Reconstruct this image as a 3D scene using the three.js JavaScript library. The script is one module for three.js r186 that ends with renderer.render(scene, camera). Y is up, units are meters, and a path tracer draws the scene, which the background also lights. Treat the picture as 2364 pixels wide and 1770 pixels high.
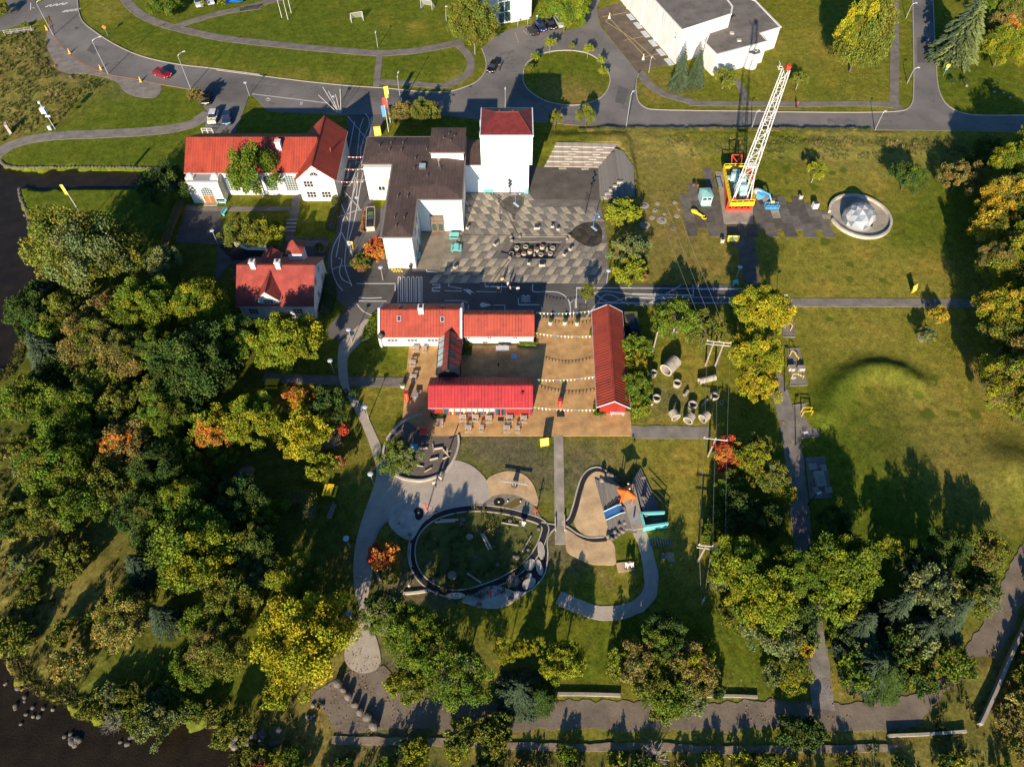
import * as THREE from 'three';
import { Sky } from 'three/addons/objects/Sky.js';
import { mergeGeometries } from 'three/addons/utils/BufferGeometryUtils.js';
import { MarchingCubes } from 'three/addons/objects/MarchingCubes.js';

// camera, sky, sun, exposure
const scene = new THREE.Scene();
const camera = new THREE.PerspectiveCamera(56.764, 1024 / 766, 1, 4000);
camera.position.set(0, 90, 0);
camera.rotation.x = -53.887 * Math.PI / 180;
const SUN_EL = 20.5 * Math.PI / 180;
const sunDir = new THREE.Vector3(-0.215 * Math.cos(SUN_EL), Math.sin(SUN_EL), 0.976 * Math.cos(SUN_EL)).normalize();
const sky = new Sky();
sky.name = 'sky'; sky.scale.setScalar(3000); sky.userData.kind = 'structure';
sky.material.uniforms.sunPosition.value.copy(sunDir);
sky.material.uniforms.turbidity.value = 2.5;
sky.material.uniforms.rayleigh.value = 1.2;
sky.material.uniforms.mieCoefficient.value = 0.004;
sky.material.uniforms.cloudCoverage.value = 0;
scene.add(sky);
scene.environmentIntensity = 0.18;
const sun = new THREE.DirectionalLight(0xffe9cd, 5);
sun.position.copy(sunDir).multiplyScalar(300).add(new THREE.Vector3(0, 0, -95));
sun.target.position.set(0, 0, -95);
sun.castShadow = true;
sun.shadow.mapSize.set(4096, 4096);
Object.assign(sun.shadow.camera, { left: -160, right: 160, top: 130, bottom: -130, near: 10, far: 700 });
scene.add(sun, sun.target);
const renderer = new THREE.WebGLRenderer({ antialias: true });
renderer.toneMapping = THREE.LinearToneMapping;
renderer.toneMappingExposure = 1.72;
renderer.shadowMap.enabled = true;

// ---------- helpers ----------
function rng(seed) { let a = seed >>> 0; return () => { a = (a + 0x6D2B79F5) | 0; let t = Math.imul(a ^ (a >>> 15), 1 | a); t = (t + Math.imul(t ^ (t >>> 7), 61 | t)) ^ t; return ((t ^ (t >>> 14)) >>> 0) / 4294967296; }; }
const hash = (x, y, s) => { let h = Math.imul(x, 374761393) ^ Math.imul(y, 668265263) ^ Math.imul(s, 2147483647 - 977); h = Math.imul(h ^ (h >>> 13), 1274126177); return ((h ^ (h >>> 16)) >>> 0) / 4294967296; };
function vnoise(x, y, s, per = 0) {
  let xi = Math.floor(x), yi = Math.floor(y); const fx = x - xi, fy = y - yi, u = fx * fx * (3 - 2 * fx), v = fy * fy * (3 - 2 * fy);
  const w = k => per ? ((k % per) + per) % per : k;
  const a = hash(w(xi), w(yi), s), b = hash(w(xi + 1), w(yi), s), c = hash(w(xi), w(yi + 1), s), d = hash(w(xi + 1), w(yi + 1), s);
  return a + (b - a) * u + (c - a) * v + (a - b - c + d) * u * v;
}
function fbm(x, y, s, oct = 4, per = 0) { let r = 0, a = .5, t = 0; for (let i = 0; i < oct; i++) { r += a * vnoise(x, y, s + i * 17, per); t += a; a *= .55; x *= 2; y *= 2; per *= 2; } return r / t; }
const clamp = (x, a = 0, b = 1) => Math.min(b, Math.max(a, x));
const sst = (a, b, x) => { const t = clamp((x - a) / (b - a)); return t * t * (3 - 2 * t); };
const enc = v => { v = clamp(v); return 255 * (v <= .0031308 ? v * 12.92 : 1.055 * v ** (1 / 2.4) - .055); };
function dataTex(w, h, fn, srgb = true) {
  const d = new Uint8Array(w * h * 4);
  for (let y = 0; y < h; y++) for (let x = 0; x < w; x++) { const c = fn(x / w, y / h, x, y), o = (y * w + x) * 4; for (let k = 0; k < 3; k++) { const v = c.length ? c[k] : c; d[o + k] = srgb ? enc(v) : clamp(v) * 255; } d[o + 3] = 255; }
  const t = new THREE.DataTexture(d, w, h, THREE.RGBAFormat); t.wrapS = t.wrapT = THREE.RepeatWrapping; t.magFilter = THREE.LinearFilter; t.minFilter = THREE.LinearMipmapLinearFilter; t.generateMipmaps = true;
  if (srgb) t.colorSpace = THREE.SRGBColorSpace; t.needsUpdate = true; return t;
}
const tile = (t, m) => { const c = t.clone(); c.repeat.set(1 / m, 1 / m); c.needsUpdate = true; return c; };
const lin = (r, g, b) => new THREE.Color().setRGB(r, g, b);
function mat(c, roughness = .85, o = {}) { return new THREE.MeshStandardMaterial({ color: Array.isArray(c) ? lin(...c) : new THREE.Color(c), roughness, side: THREE.DoubleSide, ...o }); }
const names = {};
const uniq = n => { const k = names[n] = (names[n] ?? -1) + 1; return k ? `${n}_${String(k).padStart(3, '0')}` : n; };
function mesh(name, geo, m, parent) {
  const o = new THREE.Mesh(Array.isArray(geo) ? mg(geo) : geo, m); o.name = parent ? name : uniq(name);
  o.castShadow = o.receiveShadow = true; (parent || scene).add(o); return o;
}
function struct(name, geo, m) { const o = mesh(name, geo, m); o.userData.kind = 'structure'; return o; }
function thing(name, label, category, [x, z] = [0, 0], o = {}) {
  const g = new THREE.Group(); g.name = uniq(name); g.position.set(x, o.y || 0, z); g.rotation.y = o.rot || 0;
  if (o.s) g.scale.setScalar(o.s);
  g.userData = { label, category }; if (o.group) g.userData.group = o.group; scene.add(g); return g;
}
function single(name, label, category, geo, m, o = {}) { const r = mesh(name, geo, m); r.userData = { label, category }; if (o.group) r.userData.group = o.group; return r; }
function copyOf(src, label, [x, z], o = {}) {
  const r = src.clone(); r.name = uniq(src.name.replace(/_\d{3}$/, '')); r.userData = { ...src.userData, label }; if (o.group) r.userData.group = o.group;
  r.position.set(x, o.y || 0, z); r.rotation.y = o.rot || 0; if (o.s) r.scale.setScalar(o.s); scene.add(r); return r;
}
function ni(g) { const r = g.index ? g.toNonIndexed() : g; for (const k of Object.keys(r.attributes)) if (!['position', 'normal', 'uv'].includes(k)) r.deleteAttribute(k); if (!r.attributes.normal) r.computeVertexNormals(); if (!r.attributes.uv) r.setAttribute('uv', new THREE.BufferAttribute(new Float32Array(r.attributes.position.count * 2), 2)); r.morphAttributes = {}; return r; }
// uv in metres, taken from the face's own plane
function uvm(g) {
  g = ni(g); const p = g.attributes.position, uv = g.attributes.uv, a = new THREE.Vector3(), b = new THREE.Vector3(), c = new THREE.Vector3(), n = new THREE.Vector3();
  for (let i = 0; i < p.count; i += 3) {
    a.fromBufferAttribute(p, i); b.fromBufferAttribute(p, i + 1); c.fromBufferAttribute(p, i + 2); n.copy(b).sub(a).cross(c.sub(a));
    const ax = Math.abs(n.x), ay = Math.abs(n.y), az = Math.abs(n.z);
    for (let k = i; k < i + 3; k++) { const X = p.getX(k), Y = p.getY(k), Z = p.getZ(k); if (ay >= ax * .6 && ay >= az * .6) uv.setXY(k, X, -Z); else if (ax > az) uv.setXY(k, Z, Y); else uv.setXY(k, X, Y); }
  }
  return g;
}
const mg = list => mergeGeometries(list.map(ni), false);
const box = (w, h, d, x = 0, y = 0, z = 0, ry = 0) => { const g = new THREE.BoxGeometry(w, h, d); g.translate(0, h / 2, 0); if (ry) g.rotateY(ry); g.translate(x, y, z); return uvm(g); };
const box2 = (x0, x1, y0, y1, z0, z1) => box(x1 - x0, y1 - y0, z1 - z0, (x0 + x1) / 2, y0, (z0 + z1) / 2);
const cyl = (r0, r1, h, x = 0, y = 0, z = 0, seg = 10) => { const g = new THREE.CylinderGeometry(r1, r0, h, seg); g.translate(x, y + h / 2, z); return ni(g); };
const V3 = (x, y, z) => new THREE.Vector3(x, y, z);
function bar(a, b, r = .05, seg = 5, r1 = r) {
  const A = V3(...a), Bv = V3(...b), d = Bv.clone().sub(A), L = d.length(), g = new THREE.CylinderGeometry(r1, r, L, seg);
  g.translate(0, L / 2, 0); g.applyQuaternion(new THREE.Quaternion().setFromUnitVectors(V3(0, 1, 0), d.normalize())); g.translate(...a); return ni(g);
}
function slab(pts, y0, y1, holes = []) {
  const sh = new THREE.Shape(pts.map(([x, z]) => new THREE.Vector2(x, -z)));
  for (const h of holes) sh.holes.push(new THREE.Path(h.map(([x, z]) => new THREE.Vector2(x, -z))));
  const g = new THREE.ExtrudeGeometry(sh, { depth: y1 - y0, bevelEnabled: false, curveSegments: 4 }); g.rotateX(-Math.PI / 2); g.translate(0, y0, 0); return uvm(g);
}
function smooth(pts, n = 6, closed = false) { const c = new THREE.CatmullRomCurve3(pts.map(([x, z]) => V3(x, 0, z)), closed, 'centripetal'); return c.getPoints(n * pts.length).map(p => [p.x, p.z]).slice(0, closed ? -1 : undefined); }
function ribbon(pts, w, y0, y1, closed = false, rag = 0) {
  const n = pts.length, l = [], r = [];
  for (let i = 0; i < n; i++) {
    const a = closed ? pts[(i + n - 1) % n] : pts[Math.max(0, i - 1)], b = closed ? pts[(i + 1) % n] : pts[Math.min(n - 1, i + 1)], p = pts[i];
    let dx = b[0] - a[0], dz = b[1] - a[1]; const L = Math.hypot(dx, dz) || 1; dx /= L; dz /= L;
    let k = 1; if (i > 0 && i < n - 1) { const e = [p[0] - a[0], p[1] - a[1]], el = Math.hypot(...e) || 1; k = 1 / Math.max(.5, Math.abs((e[0] * dx + e[1] * dz) / el)); }
    const W = (Array.isArray(w) ? w[0] + (w[1] - w[0]) * i / (n - 1) : w) / 2 * k; const ra = rag * (fbm(p[0] * .9, p[1] * .9, 7, 3) - .5), rb = rag * (fbm(p[0] * .9, p[1] * .9, 8, 3) - .5); l.push([p[0] + dz * (W + ra), p[1] - dx * (W + ra)]); r.push([p[0] - dz * (W + rb), p[1] + dx * (W + rb)]);
  }
  const P = [], q = (a, b, c, d) => P.push(...a, ...b, ...c, ...a, ...c, ...d), m = closed ? n : n - 1;
  for (let i = 0; i < m; i++) {
    const j = (i + 1) % n, t = (v, y) => [v[0], y, v[1]];
    q(t(l[i], y1), t(r[i], y1), t(r[j], y1), t(l[j], y1));
    q(t(r[i], y1), t(r[i], y0), t(r[j], y0), t(r[j], y1)); q(t(l[j], y1), t(l[j], y0), t(l[i], y0), t(l[i], y1));
    if (!closed && i === 0) q(t(l[0], y1), t(l[0], y0), t(r[0], y0), t(r[0], y1));
    if (!closed && j === n - 1) q(t(r[j], y1), t(r[j], y0), t(l[j], y0), t(l[j], y1));
  }
  const g = new THREE.BufferGeometry(); g.setAttribute('position', new THREE.Float32BufferAttribute(P, 3)); g.computeVertexNormals(); return uvm(g);
}
const ellipse = (c, rx, rz, n = 40, rot = 0, t0 = 0, t1 = Math.PI * 2) => Array.from({ length: n }, (_, i) => { const t = t0 + (t1 - t0) * i / (t1 - t0 > 6.28 ? n : n - 1), x = Math.cos(t) * rx, z = Math.sin(t) * rz, s = Math.sin(rot), k = Math.cos(rot); return [c[0] + x * k - z * s, c[1] + x * s + z * k]; });
function inPoly(x, z, p) { let r = false; for (let i = 0, j = p.length - 1; i < p.length; j = i++) { const [a, b] = p[i], [c, d] = p[j]; if ((b > z) !== (d > z) && x < (c - a) * (z - b) / (d - b) + a) r = !r; } return r; }
function polyDist(x, z, p, closed = true) { let m = 1e9; for (let i = closed ? 0 : 1; i < p.length; i++) { const [a, b] = p[i], [c, d] = p[(i + p.length - 1) % p.length]; const ex = c - a, ez = d - b, t = clamp(((x - a) * ex + (z - b) * ez) / (ex * ex + ez * ez || 1)); m = Math.min(m, Math.hypot(x - a - ex * t, z - b - ez * t)); } return m; }

// ---------- textures and materials ----------
const grain = dataTex(512, 512, (u, v) => { const a = fbm(u * 64, v * 64, 3, 3, 64), b = fbm(u * 5, v * 5, 9, 4, 5); return .62 + .30 * a + .28 * (b - .5); }, false);
const blotch = dataTex(512, 512, (u, v) => { const a = fbm(u * 6, v * 6, 21, 6, 6), b = fbm(u * 90, v * 90, 5, 2, 90), s = Math.pow(fbm(u * 11 + 3 * a, v * 11, 31, 3, 0), 2); return clamp(.55 + .55 * (a - .35) + .22 * (b - .5) + .1 * s); }, false);
const ribs = dataTex(512, 512, (u, v) => { const r = .5 + .5 * Math.cos(u * 2 * Math.PI * 32), w = vnoise(u * 32, v * 3, 7, 32), f = fbm(u * 10, v * 10, 13, 4, 10); const sh = hash(Math.floor(u * 8), Math.floor(v * 2 + .3 * (Math.floor(u * 8) % 2)), 3), lap = (v * 2 + .3 * (Math.floor(u * 8) % 2)) % 1 < .02 ? -.12 : 0, rust = Math.pow(fbm(u * 22, v * 22, 19, 4, 22), 4) * .5; return clamp(.76 + .11 * (r - .5) + .16 * (w - .5) + .3 * (f - .5) + .1 * (sh - .5) + lap - rust); }, false);
const ribBump = dataTex(256, 256, (u) => .5 + .5 * Math.cos(u * 2 * Math.PI * 16), false);
const boards = dataTex(512, 512, (u, v) => { const k = Math.floor(u * 16), e = (u * 16) % 1, j = e < .08 ? -.28 : 0; return clamp(.72 + .22 * (hash(k, 3, 5) - .5) + j + .2 * (fbm(u * 80, v * 6, 41, 3) - .5)); }, false);
const streaks = dataTex(512, 512, (u, v) => { const a = fbm(u * 40, v * 3, 51, 4, 0), b = fbm(u * 4, v * 4, 52, 4, 4); const st = Math.pow(vnoise(u * 60, v * 1.3, 57), 9) * .55; return clamp(.90 + .14 * (a - .5) + .2 * (b - .5) - st); }, false);
for (const t of [grain, blotch, ribs, boards, streaks]) t.colorSpace = THREE.NoColorSpace;
const bumpG = tile(grain, 3);
const cracked = dataTex(1024, 1024, (u, v) => { const a = fbm(u * 7, v * 7, 121, 5, 7), g = hash(Math.floor(u * 1024), Math.floor(v * 1024), 9), c = Math.abs(fbm(u * 9 + 2 * a, v * 9, 131, 4) - .5), p = fbm(u * 3, v * 3, 141, 3, 3); return clamp(.62 + .42 * (a - .5) + .34 * (p - .5) + .14 * (g - .5) - (c < .006 ? .22 : 0)); }, false);
const M_ = {
  asphalt: mat([.27, .252, .232], .95, { map: tile(cracked, 34), bumpMap: tile(grain, 4), bumpScale: .012 }),
  asphaltDark: mat([.185, .174, .16], .95, { map: tile(cracked, 26), bumpMap: tile(grain, 4), bumpScale: .012 }),
  path: mat([.27, .238, .205], .95, { map: tile(blotch, 7), bumpMap: tile(grain, 3), bumpScale: .015 }),
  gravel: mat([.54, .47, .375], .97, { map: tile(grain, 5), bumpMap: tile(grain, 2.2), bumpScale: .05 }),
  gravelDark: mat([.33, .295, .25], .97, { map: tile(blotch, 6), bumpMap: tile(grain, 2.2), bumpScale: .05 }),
  dirt: mat([.285, .228, .165], .97, { map: tile(blotch, 9), bumpMap: tile(grain, 3), bumpScale: .07 }),
  mulch: mat([.19, .155, .12], .97, { map: tile(grain, 4), bumpMap: tile(grain, 2), bumpScale: .1 }),
  sand: mat([.86, .60, .32], .97, { map: tile(blotch, 8), bumpMap: tile(grain, 3), bumpScale: .02 }),
  deck: mat([.76, .45, .175], .95, { map: tile(blotch, 6), bumpMap: tile(grain, 2), bumpScale: .02 }),
  concrete: mat([.52, .46, .36], .92, { map: tile(blotch, 7), bumpMap: tile(grain, 3), bumpScale: .008 }),
  concreteDark: mat([.25, .225, .19], .92, { map: tile(blotch, 5), bumpMap: tile(grain, 3), bumpScale: .01 }),
  concretePale: mat([.74, .665, .54], .9, { map: tile(blotch, 5) }),
  kerb: mat([.50, .45, .37], .9, { map: tile(grain, 3) }),
  white: mat([.80, .77, .72], .85, { map: tile(streaks, 9) }),
  whiteCool: mat([.86, .86, .85], .8, { map: tile(streaks, 10) }),
  paint: mat([.78, .77, .74], .8, { map: tile(grain, 2) }),
  redRoof: mat([.45, .066, .032], .62, { map: tile(ribs, 15), bumpMap: tile(ribBump, 8), bumpScale: .05 }),
  redRoofBright: mat([.50, .024, .030], .58, { map: tile(ribs, 13), bumpMap: tile(ribBump, 8), bumpScale: .05 }),
  redRoofWorn: mat([.46, .08, .055], .65, { map: tile(blotch, 5), bumpMap: tile(ribBump, 3.2), bumpScale: .03 }),
  brownRoof: mat([.125, .082, .066], .75, { map: tile(ribs, 9), bumpMap: tile(ribBump, 9), bumpScale: .02 }),
  maroon: mat([.235, .040, .035], .5, { map: tile(blotch, 3) }),
  redWall: mat([.40, .026, .014], .75, { map: tile(boards, 2.5) }),
  greyRoof: mat([.25, .225, .195], .95, { map: tile(blotch, 10), bumpMap: tile(grain, 3), bumpScale: .02 }),
  wood: mat([.40, .31, .22], .85, { map: tile(boards, 3) }),
  woodPale: mat([.58, .50, .40], .85, { map: tile(boards, 2) }),
  woodGrey: mat([.30, .275, .24], .9, { map: tile(boards, 4) }),
  woodOrange: mat([.46, .19, .05], .7, { map: tile(boards, 2) }),
  bark: mat([.12, .09, .065], .95), birch: mat([.55, .50, .44], .9, { map: tile(blotch, 1.5) }),
  turquoise: mat([.17, .60, .56], .6), mint: mat([.42, .66, .60], .55), yellow: mat([.85, .60, .02], .55), red: mat([.72, .045, .02], .55),
  orange: mat([.85, .17, .02], .7), blue: mat([.05, .20, .50], .5), skyblue: mat([.10, .42, .75], .45), dark: mat([.025, .025, .028], .7), black: mat([.012, .012, .014], .6),
  steel: mat([.62, .62, .62], .4, { metalness: .6 }), grey: mat([.30, .30, .30], .7), iron: mat([.09, .085, .08], .6, { metalness: .4 }),
  glass: mat([.03, .04, .05], .08, { metalness: .2 }), glassBlue: mat([.03, .09, .10], .08), tyre: mat([.02, .02, .02], .9),
  stone: mat([.20, .175, .145], .95, { map: tile(blotch, 1.7), bumpMap: tile(grain, 1), bumpScale: .05 }), stonePale: mat([.34, .295, .235], .95, { map: tile(blotch, 2), bumpMap: tile(grain, 1), bumpScale: .05 }),
  crane: mat([.80, .78, .74], .6, { map: tile(streaks, 3) }), orangeKerb: mat([.30, .15, .09], .9),
  blackTrack: mat([.022, .022, .024], .75, { map: tile(grain, 3) }), water: new THREE.MeshPhysicalMaterial({ color: lin(.032, .024, .013), roughness: .2, specularIntensity: .5, map: tile(blotch, 9), bumpMap: tile(grain, 7), bumpScale: .12 }),
  skin: mat([.5, .3, .2], .7), tarp: mat([.02, .22, .65], .6),
};

// ---------- terrain ----------
const WATER = [[[-109.18,-123.88],[-104.27,-121.81],[-102.86,-120.37],[-100.47,-119.69],[-92.81,-119.69],[-79.61,-119.69],[-71.56,-119.27],[-65.74,-119.19],[-64.08,-113.07],[-73.33,-113.07],[-96.96,-113.07],[-95.42,-109.93],[-92.61,-106.12],[-92.92,-106.39],[-88.93,-99.4],[-84.62,-92.82],[-80.98,-87.76],[-80.26,-85.87],[-81.44,-84.02],[-81.21,-80.06],[-80.64,-77.96],[-80.7,-74.89],[-80.78,-72.57],[-80.32,-69.03],[-81.23,-67.62],[-84.59,-66.23]],
  [[-68.28,-26.9],[-62.83,-24.36],[-60.18,-22.11],[-57.97,-20.32],[-54.73,-18.95],[-51.82,-18.38],[-50.21,-17.9],[-48.34,-17.24],[-47.14,-16.12],[-45.02,-15.84],[-42.64,-16.02],[-41.16,-16.49],[-40.2,-17.43],[-38.26,-17.8],[-37.03,-17.05],[-35.41,-16.3],[-32.59,-15.56],[-32.01,-13.92],[-31.03,-8.08],[-59.73,-8.08]]];
const WILD = [[[-128.93,-172.24],[-125.46,-171.62],[-119.55,-172.86],[-115.12,-172.24],[-112.27,-167.35],[-111.15,-162.04],[-105.9,-156.36],[-99.94,-154.15],[-92.81,-150.9],[-90.26,-147.72],[-93.95,-145.65],[-96.57,-141.59],[-96.94,-131.97],[-102.86,-131.5],[-105.77,-129.21],[-108.41,-125.19]], [[-79.81,-58.09],[-71.97,-55.01],[-65.83,-49.14],[-58.53,-46.9],[-53.93,-39],[-48.35,-33.18],[-44.22,-26.9],[-41.83,-23.13],[-36.21,-21.11],[-32.95,-19.73],[-33.1,-16.86],[-35.55,-16.86],[-38.36,-18.19],[-40.31,-17.8],[-41.73,-17.05],[-45.23,-16.49],[-47.6,-16.86],[-51.76,-18.76],[-57.92,-20.71],[-60.13,-22.52],[-66.1,-26.9]],
  [[33.26,-129.03],[47.32,-128.78],[94.43,-129.03],[95.99,-124.95],[85.52,-121.49],[67.39,-121.98],[49.05,-121.73],[36.97,-122.47],[31.24,-125.46]], [[-19.44,-13.66],[-8.23,-13.41],[1.55,-13.66],[12.76,-13.78],[25.33,-13.59],[39.34,-13.66],[45.95,-16.74],[56.27,-25.08],[60.81,-25.08],[53.86,-8.11],[-18.65,-8.11]], [[-27.09,-19.87],[-23.99,-19.37],[-22.27,-18.55],[-23.98,-17.26],[-23.49,-15.36],[-24.45,-13.06],[-28.5,-13.06],[-30.94,-14.89],[-32.46,-18.55]]];
const PIT = [[.21,-99.39],[10.76,-99.39],[7.96,-93.17],[-3.32,-93.37]];
const CRESC = [[47.43,-59.49],[48.83,-62.1],[51.01,-64.78],[53.57,-66.92],[56.47,-68.32],[59.52,-68.48],[61.96,-67.54],[63.33,-65.69]];
const MOUNDS = [[72.22,-49.76, 8, 1.7], [55.16,-50.79, 9, .5]];
const AMPHI = [[3.6,-109.74],[6.54,-120.03],[9.29,-126.52],[21.87,-126.08],[24.39,-118.77],[23.59,-109.54]];
const BERM = [[9.37,-128.76],[22.3,-127.86],[25.53,-119.61],[24.98,-109.54],[23.71,-109.54],[24.39,-118.77],[21.87,-126.08],[9.29,-126.52]];
function terrainY(x, z, wet = true) {
  let y = -.045 + (fbm(x * .13 + 50, z * .13, 4, 3) - .5) * .05;
  if (x < -150 || x > 150 || z > 10 || z < -215) return y;
  for (const w of WILD) if (inPoly(x, z, w)) { const k = sst(0, 3, polyDist(x, z, w)); y += k * (.05 + .55 * Math.pow(fbm(x * .35, z * .35, 77, 4), 1.5)); }
  const t = z + 131.6 - .012 * (x - 40);
  if (x > 10 && x < 85 && t > -2 && t < 12) { const k = sst(10, 22, x) * (1 - sst(72, 85, x)); y += k * .62 * (t < 0 ? sst(-.9, 0, t) : 1 - sst(0, 10, t)) * (.85 + .5 * (vnoise(x * .8, z * .8, 8) - .3)); }
  const dc = polyDist(x, z, CRESC, false); if (dc < 6) y += .95 * Math.exp(-dc * dc / 3.6);
  for (const [mx, mz, r, h] of MOUNDS) { const d = Math.hypot(x - mx, z - mz) / r; if (d < 1.6) y += h * Math.exp(-d * d * 3); }
  if (x > -14 && x < 25 && z < -85 && z > -135) {
    if (z > -98) { } else if (inPoly(x, z, BERM)) y += .85; else { const d = polyDist(x, z, BERM); if (d < 4 && !inPoly(x, z, AMPHI) && (z < -120 || x > 15)) y += .85 * (1 - sst(0, 4, d)); }
    if (inPoly(x, z, PIT)) y = -1.2; else if (polyDist(x, z, PIT) < .9) y = -1;
  }
  if (wet) for (const w of WATER) { const k = w === WATER[1] || x < -85 ? 1 : .12, a = x + k * 3.4 * (fbm(x * .45, z * .45, 91, 3) - .5), b = z + k * 3.4 * (fbm(x * .45 + 9, z * .45, 92, 3) - .5); if (inPoly(a, b, w)) y = Math.min(y, .1 - 2.0 * sst(-.2, .8, polyDist(a, b, w))); }
  return y;
}
{
  const axis = (a, b, st, far) => { const r = []; for (const f of far) r.push(a - f); for (let v = a; v <= b + 1e-6; v += st) r.push(v); for (const f of [...far].reverse()) r.push(b + f); return r; };
  const far = [1500, 700, 300, 120, 50, 20], xs = axis(-140, 140, .5, far), zs = axis(-200, -5, .5, far), nx = xs.length, nz = zs.length;
  const P = new Float32Array(nx * nz * 3), U = new Float32Array(nx * nz * 2), I = [];
  for (let j = 0; j < nz; j++) for (let i = 0; i < nx; i++) { const o = j * nx + i, x = xs[i], z = zs[j]; P[o * 3] = x; P[o * 3 + 1] = terrainY(x, z); P[o * 3 + 2] = z; U[o * 2] = (x + 150) / 300; U[o * 2 + 1] = (z + 205) / 205; }
  for (let j = 0; j < nz - 1; j++) for (let i = 0; i < nx - 1; i++) { const a = j * nx + i; I.push(a, a + nx, a + 1, a + 1, a + nx, a + nx + 1); }
  const g = new THREE.BufferGeometry(); g.setAttribute('position', new THREE.BufferAttribute(P, 3)); g.setAttribute('uv', new THREE.BufferAttribute(U, 2)); g.setIndex(I); g.computeVertexNormals();
  // what grows or lies where: 0 lush 1 dry 2 brown 3 soil 4 straw 5 moss
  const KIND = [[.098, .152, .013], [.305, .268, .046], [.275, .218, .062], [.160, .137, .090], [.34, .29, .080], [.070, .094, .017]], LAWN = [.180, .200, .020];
  const Z = [[-41.1,-176.85, 26, 0, 1], [-66.64,-172.38, 20, 0, 1], [-93.24,-170.19, 14, 0, .9], [-22.27,-157.72, 12, 0, .8], [-89.01,-163.82, 4, 1, .8], [-73.99,-157.13, 4, 1, .9], [-62.67,-154.77, 4, 1, .9], [-51.62,-152.84, 4, 1, .9], [-40.77,-151.31, 4, 1, .9], [-23.8,-150.55, 4, 1, .8], [-13.38,-152.84, 3, 1, 1.5], [-24.75,-174.6, 4, 1, .8], [-31.86,-176.85, 3, 1, .5], [-103.66,-182.63, 5, 1, 1],
    [-107.11,-148.12, 13, 4, 1], [-117.38,-157.72, 12, 2, .8], [-104.07,-159.73, 7, 3, 1.2], [-111.61,-168.04, 6, 3, .8], [-86.82,-149.98, 6, 3, .7], [-81.9,-140.89, 12, 0, 1], [-86.32,-124.4, 22, 0, 1.2], [-105.82,-132.38, 5, 2, 1], [-82.08,-107.14, 14, 0, 1.2],
    [13.31,-155.75, 10, 0, 1], [10.82,-147.19, 5, 2, 1.4], [15.03,-148.12, 5, 2, 1.2], [33.71,-147.19, 6, 2, .8], [70.11,-159.73, 18, 1, .55], [67.69,-149.98, 12, 0, .5], [105.21,-151.88, 14, 0, 1], [79.77,-141.24, 4, 1, 1], [60.44,-141.24, 4, 2, .8],
    [26.27,-125.96, 8, 2, 1], [31.43,-121.35, 7, 4, .9], [56.59,-124.4, 9, 0, .5], [70.89,-124.4, 10, 4, .8], [83.79,-125.96, 10, 4, .7], [88.29,-119.85, 9, 0, .6], [30.49,-107.14, 10, 2, 1.3], [26.75,-98.14, 9, 2, 1], [32.83,-93.31, 9, 2, .8], [61.53,-114.03, 9, 1, .7], [55.85,-92.13, 12, 1, 1], [65.09,-89.82, 10, 1, 1], [75.34,-88.68, 10, 1, .8], [73.11,-101.91, 7, 0, 1], [82.72,-104.5, 8, 0, .8], [70.66,-114.03, 8, 1, .5],
    [51.65,-75.91, 8, 1, .9], [59.31,-75.91, 7, 1, .5], [53.66,-56.91, 9, 0, 1], [52.58,-65.49, 5, 0, .8], [65.23,-66.39, 9, 1, .9], [63.88,-54.49, 10, 2, .9], [70.72,-54.49, 8, 1, 1], [54.32,-44, 10, 0, 1.2], [50.26,-39.2, 8, 0, 1.2], [63.76,-46.87, 6, 2, .8], [67.19,-44, 8, 0, .6],
    [.27,-53.7, 5, 3, 1.4], [-4.51,-54.49, 5, 3, 1.2], [2.96,-51.36, 4, 3, 1.4], [4.38,-54.49, 3, 0, .8], [11.02,-51.36, 5, 3, 1.3], [15.32,-54.49, 5, 1, .8], [22.64,-52.91, 6, 1, 1.1], [24.27,-45.42, 5, 1, 1.1], [16.3,-37.23, 3, 0, 1], [13.4,-32.2, 4, 1, .9], [10.51,-25.21, 6, 0, 1.4], [25.65,-23.56, 8, 0, 1.2], [23.19,-37.88, 5, 1, 1], [23.85,-34.05, 4, 1, .7],
    [28.1,-71.99, 6, 1, 1.1], [23.2,-62.83, 4, 3, .8], [26.53,-61.1, 5, 1, .9], [25.34,-73.93, 4, 0, .6], [-4.16,-40.54, 6, 5, 1], [1.53,-42.6, 4, 1, .9], [-8.87,-34.67, 3, 3, 1.3], [-12.47,-34.05, 4, 3, 1.6], [5.85,-38.54, 4, 3, 1.2],
    [-33.12,-46.87, 14, 5, 1.6], [-22.78,-52.91, 4, 1, 1], [-21.52,-48.34, 4, 1, 1], [-19.76,-62.83, 4, 1, 1], [-21.01,-71.04, 3, 0, .8], [-23.65,-35.94, 6, 5, 1], [-21.54,-38.54, 4, 2, .7], [-62.99,-93.31, 16, 5, 1], [-59.38,-68.22, 22, 5, 1.4], [-67.59,-51.36, 20, 5, 1], [-63.36,-37.23, 14, 4, .7], [-60.26,-40.54, 12, 2, .6], [-45.04,-21.95, 8, 0, .9], [-38.19,-21.42, 7, 0, .9], [-60.9,-28.05, 10, 2, .6], [-24.04,-16.82, 5, 2, 1], [-21.43,-13.91, 8, 2, .8], [-.32,-13.44, 8, 2, 1], [20.73,-13.44, 8, 4, .6], [41.91,-13.91, 8, 2, 1], [57.5,-19.85, 9, 2, .8], [-14.1,-19.85, 7, 3, 1.5], ...CRESC.map(p => [p[0], p[1] - .6, 1.9, 0, 2.2])];
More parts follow.
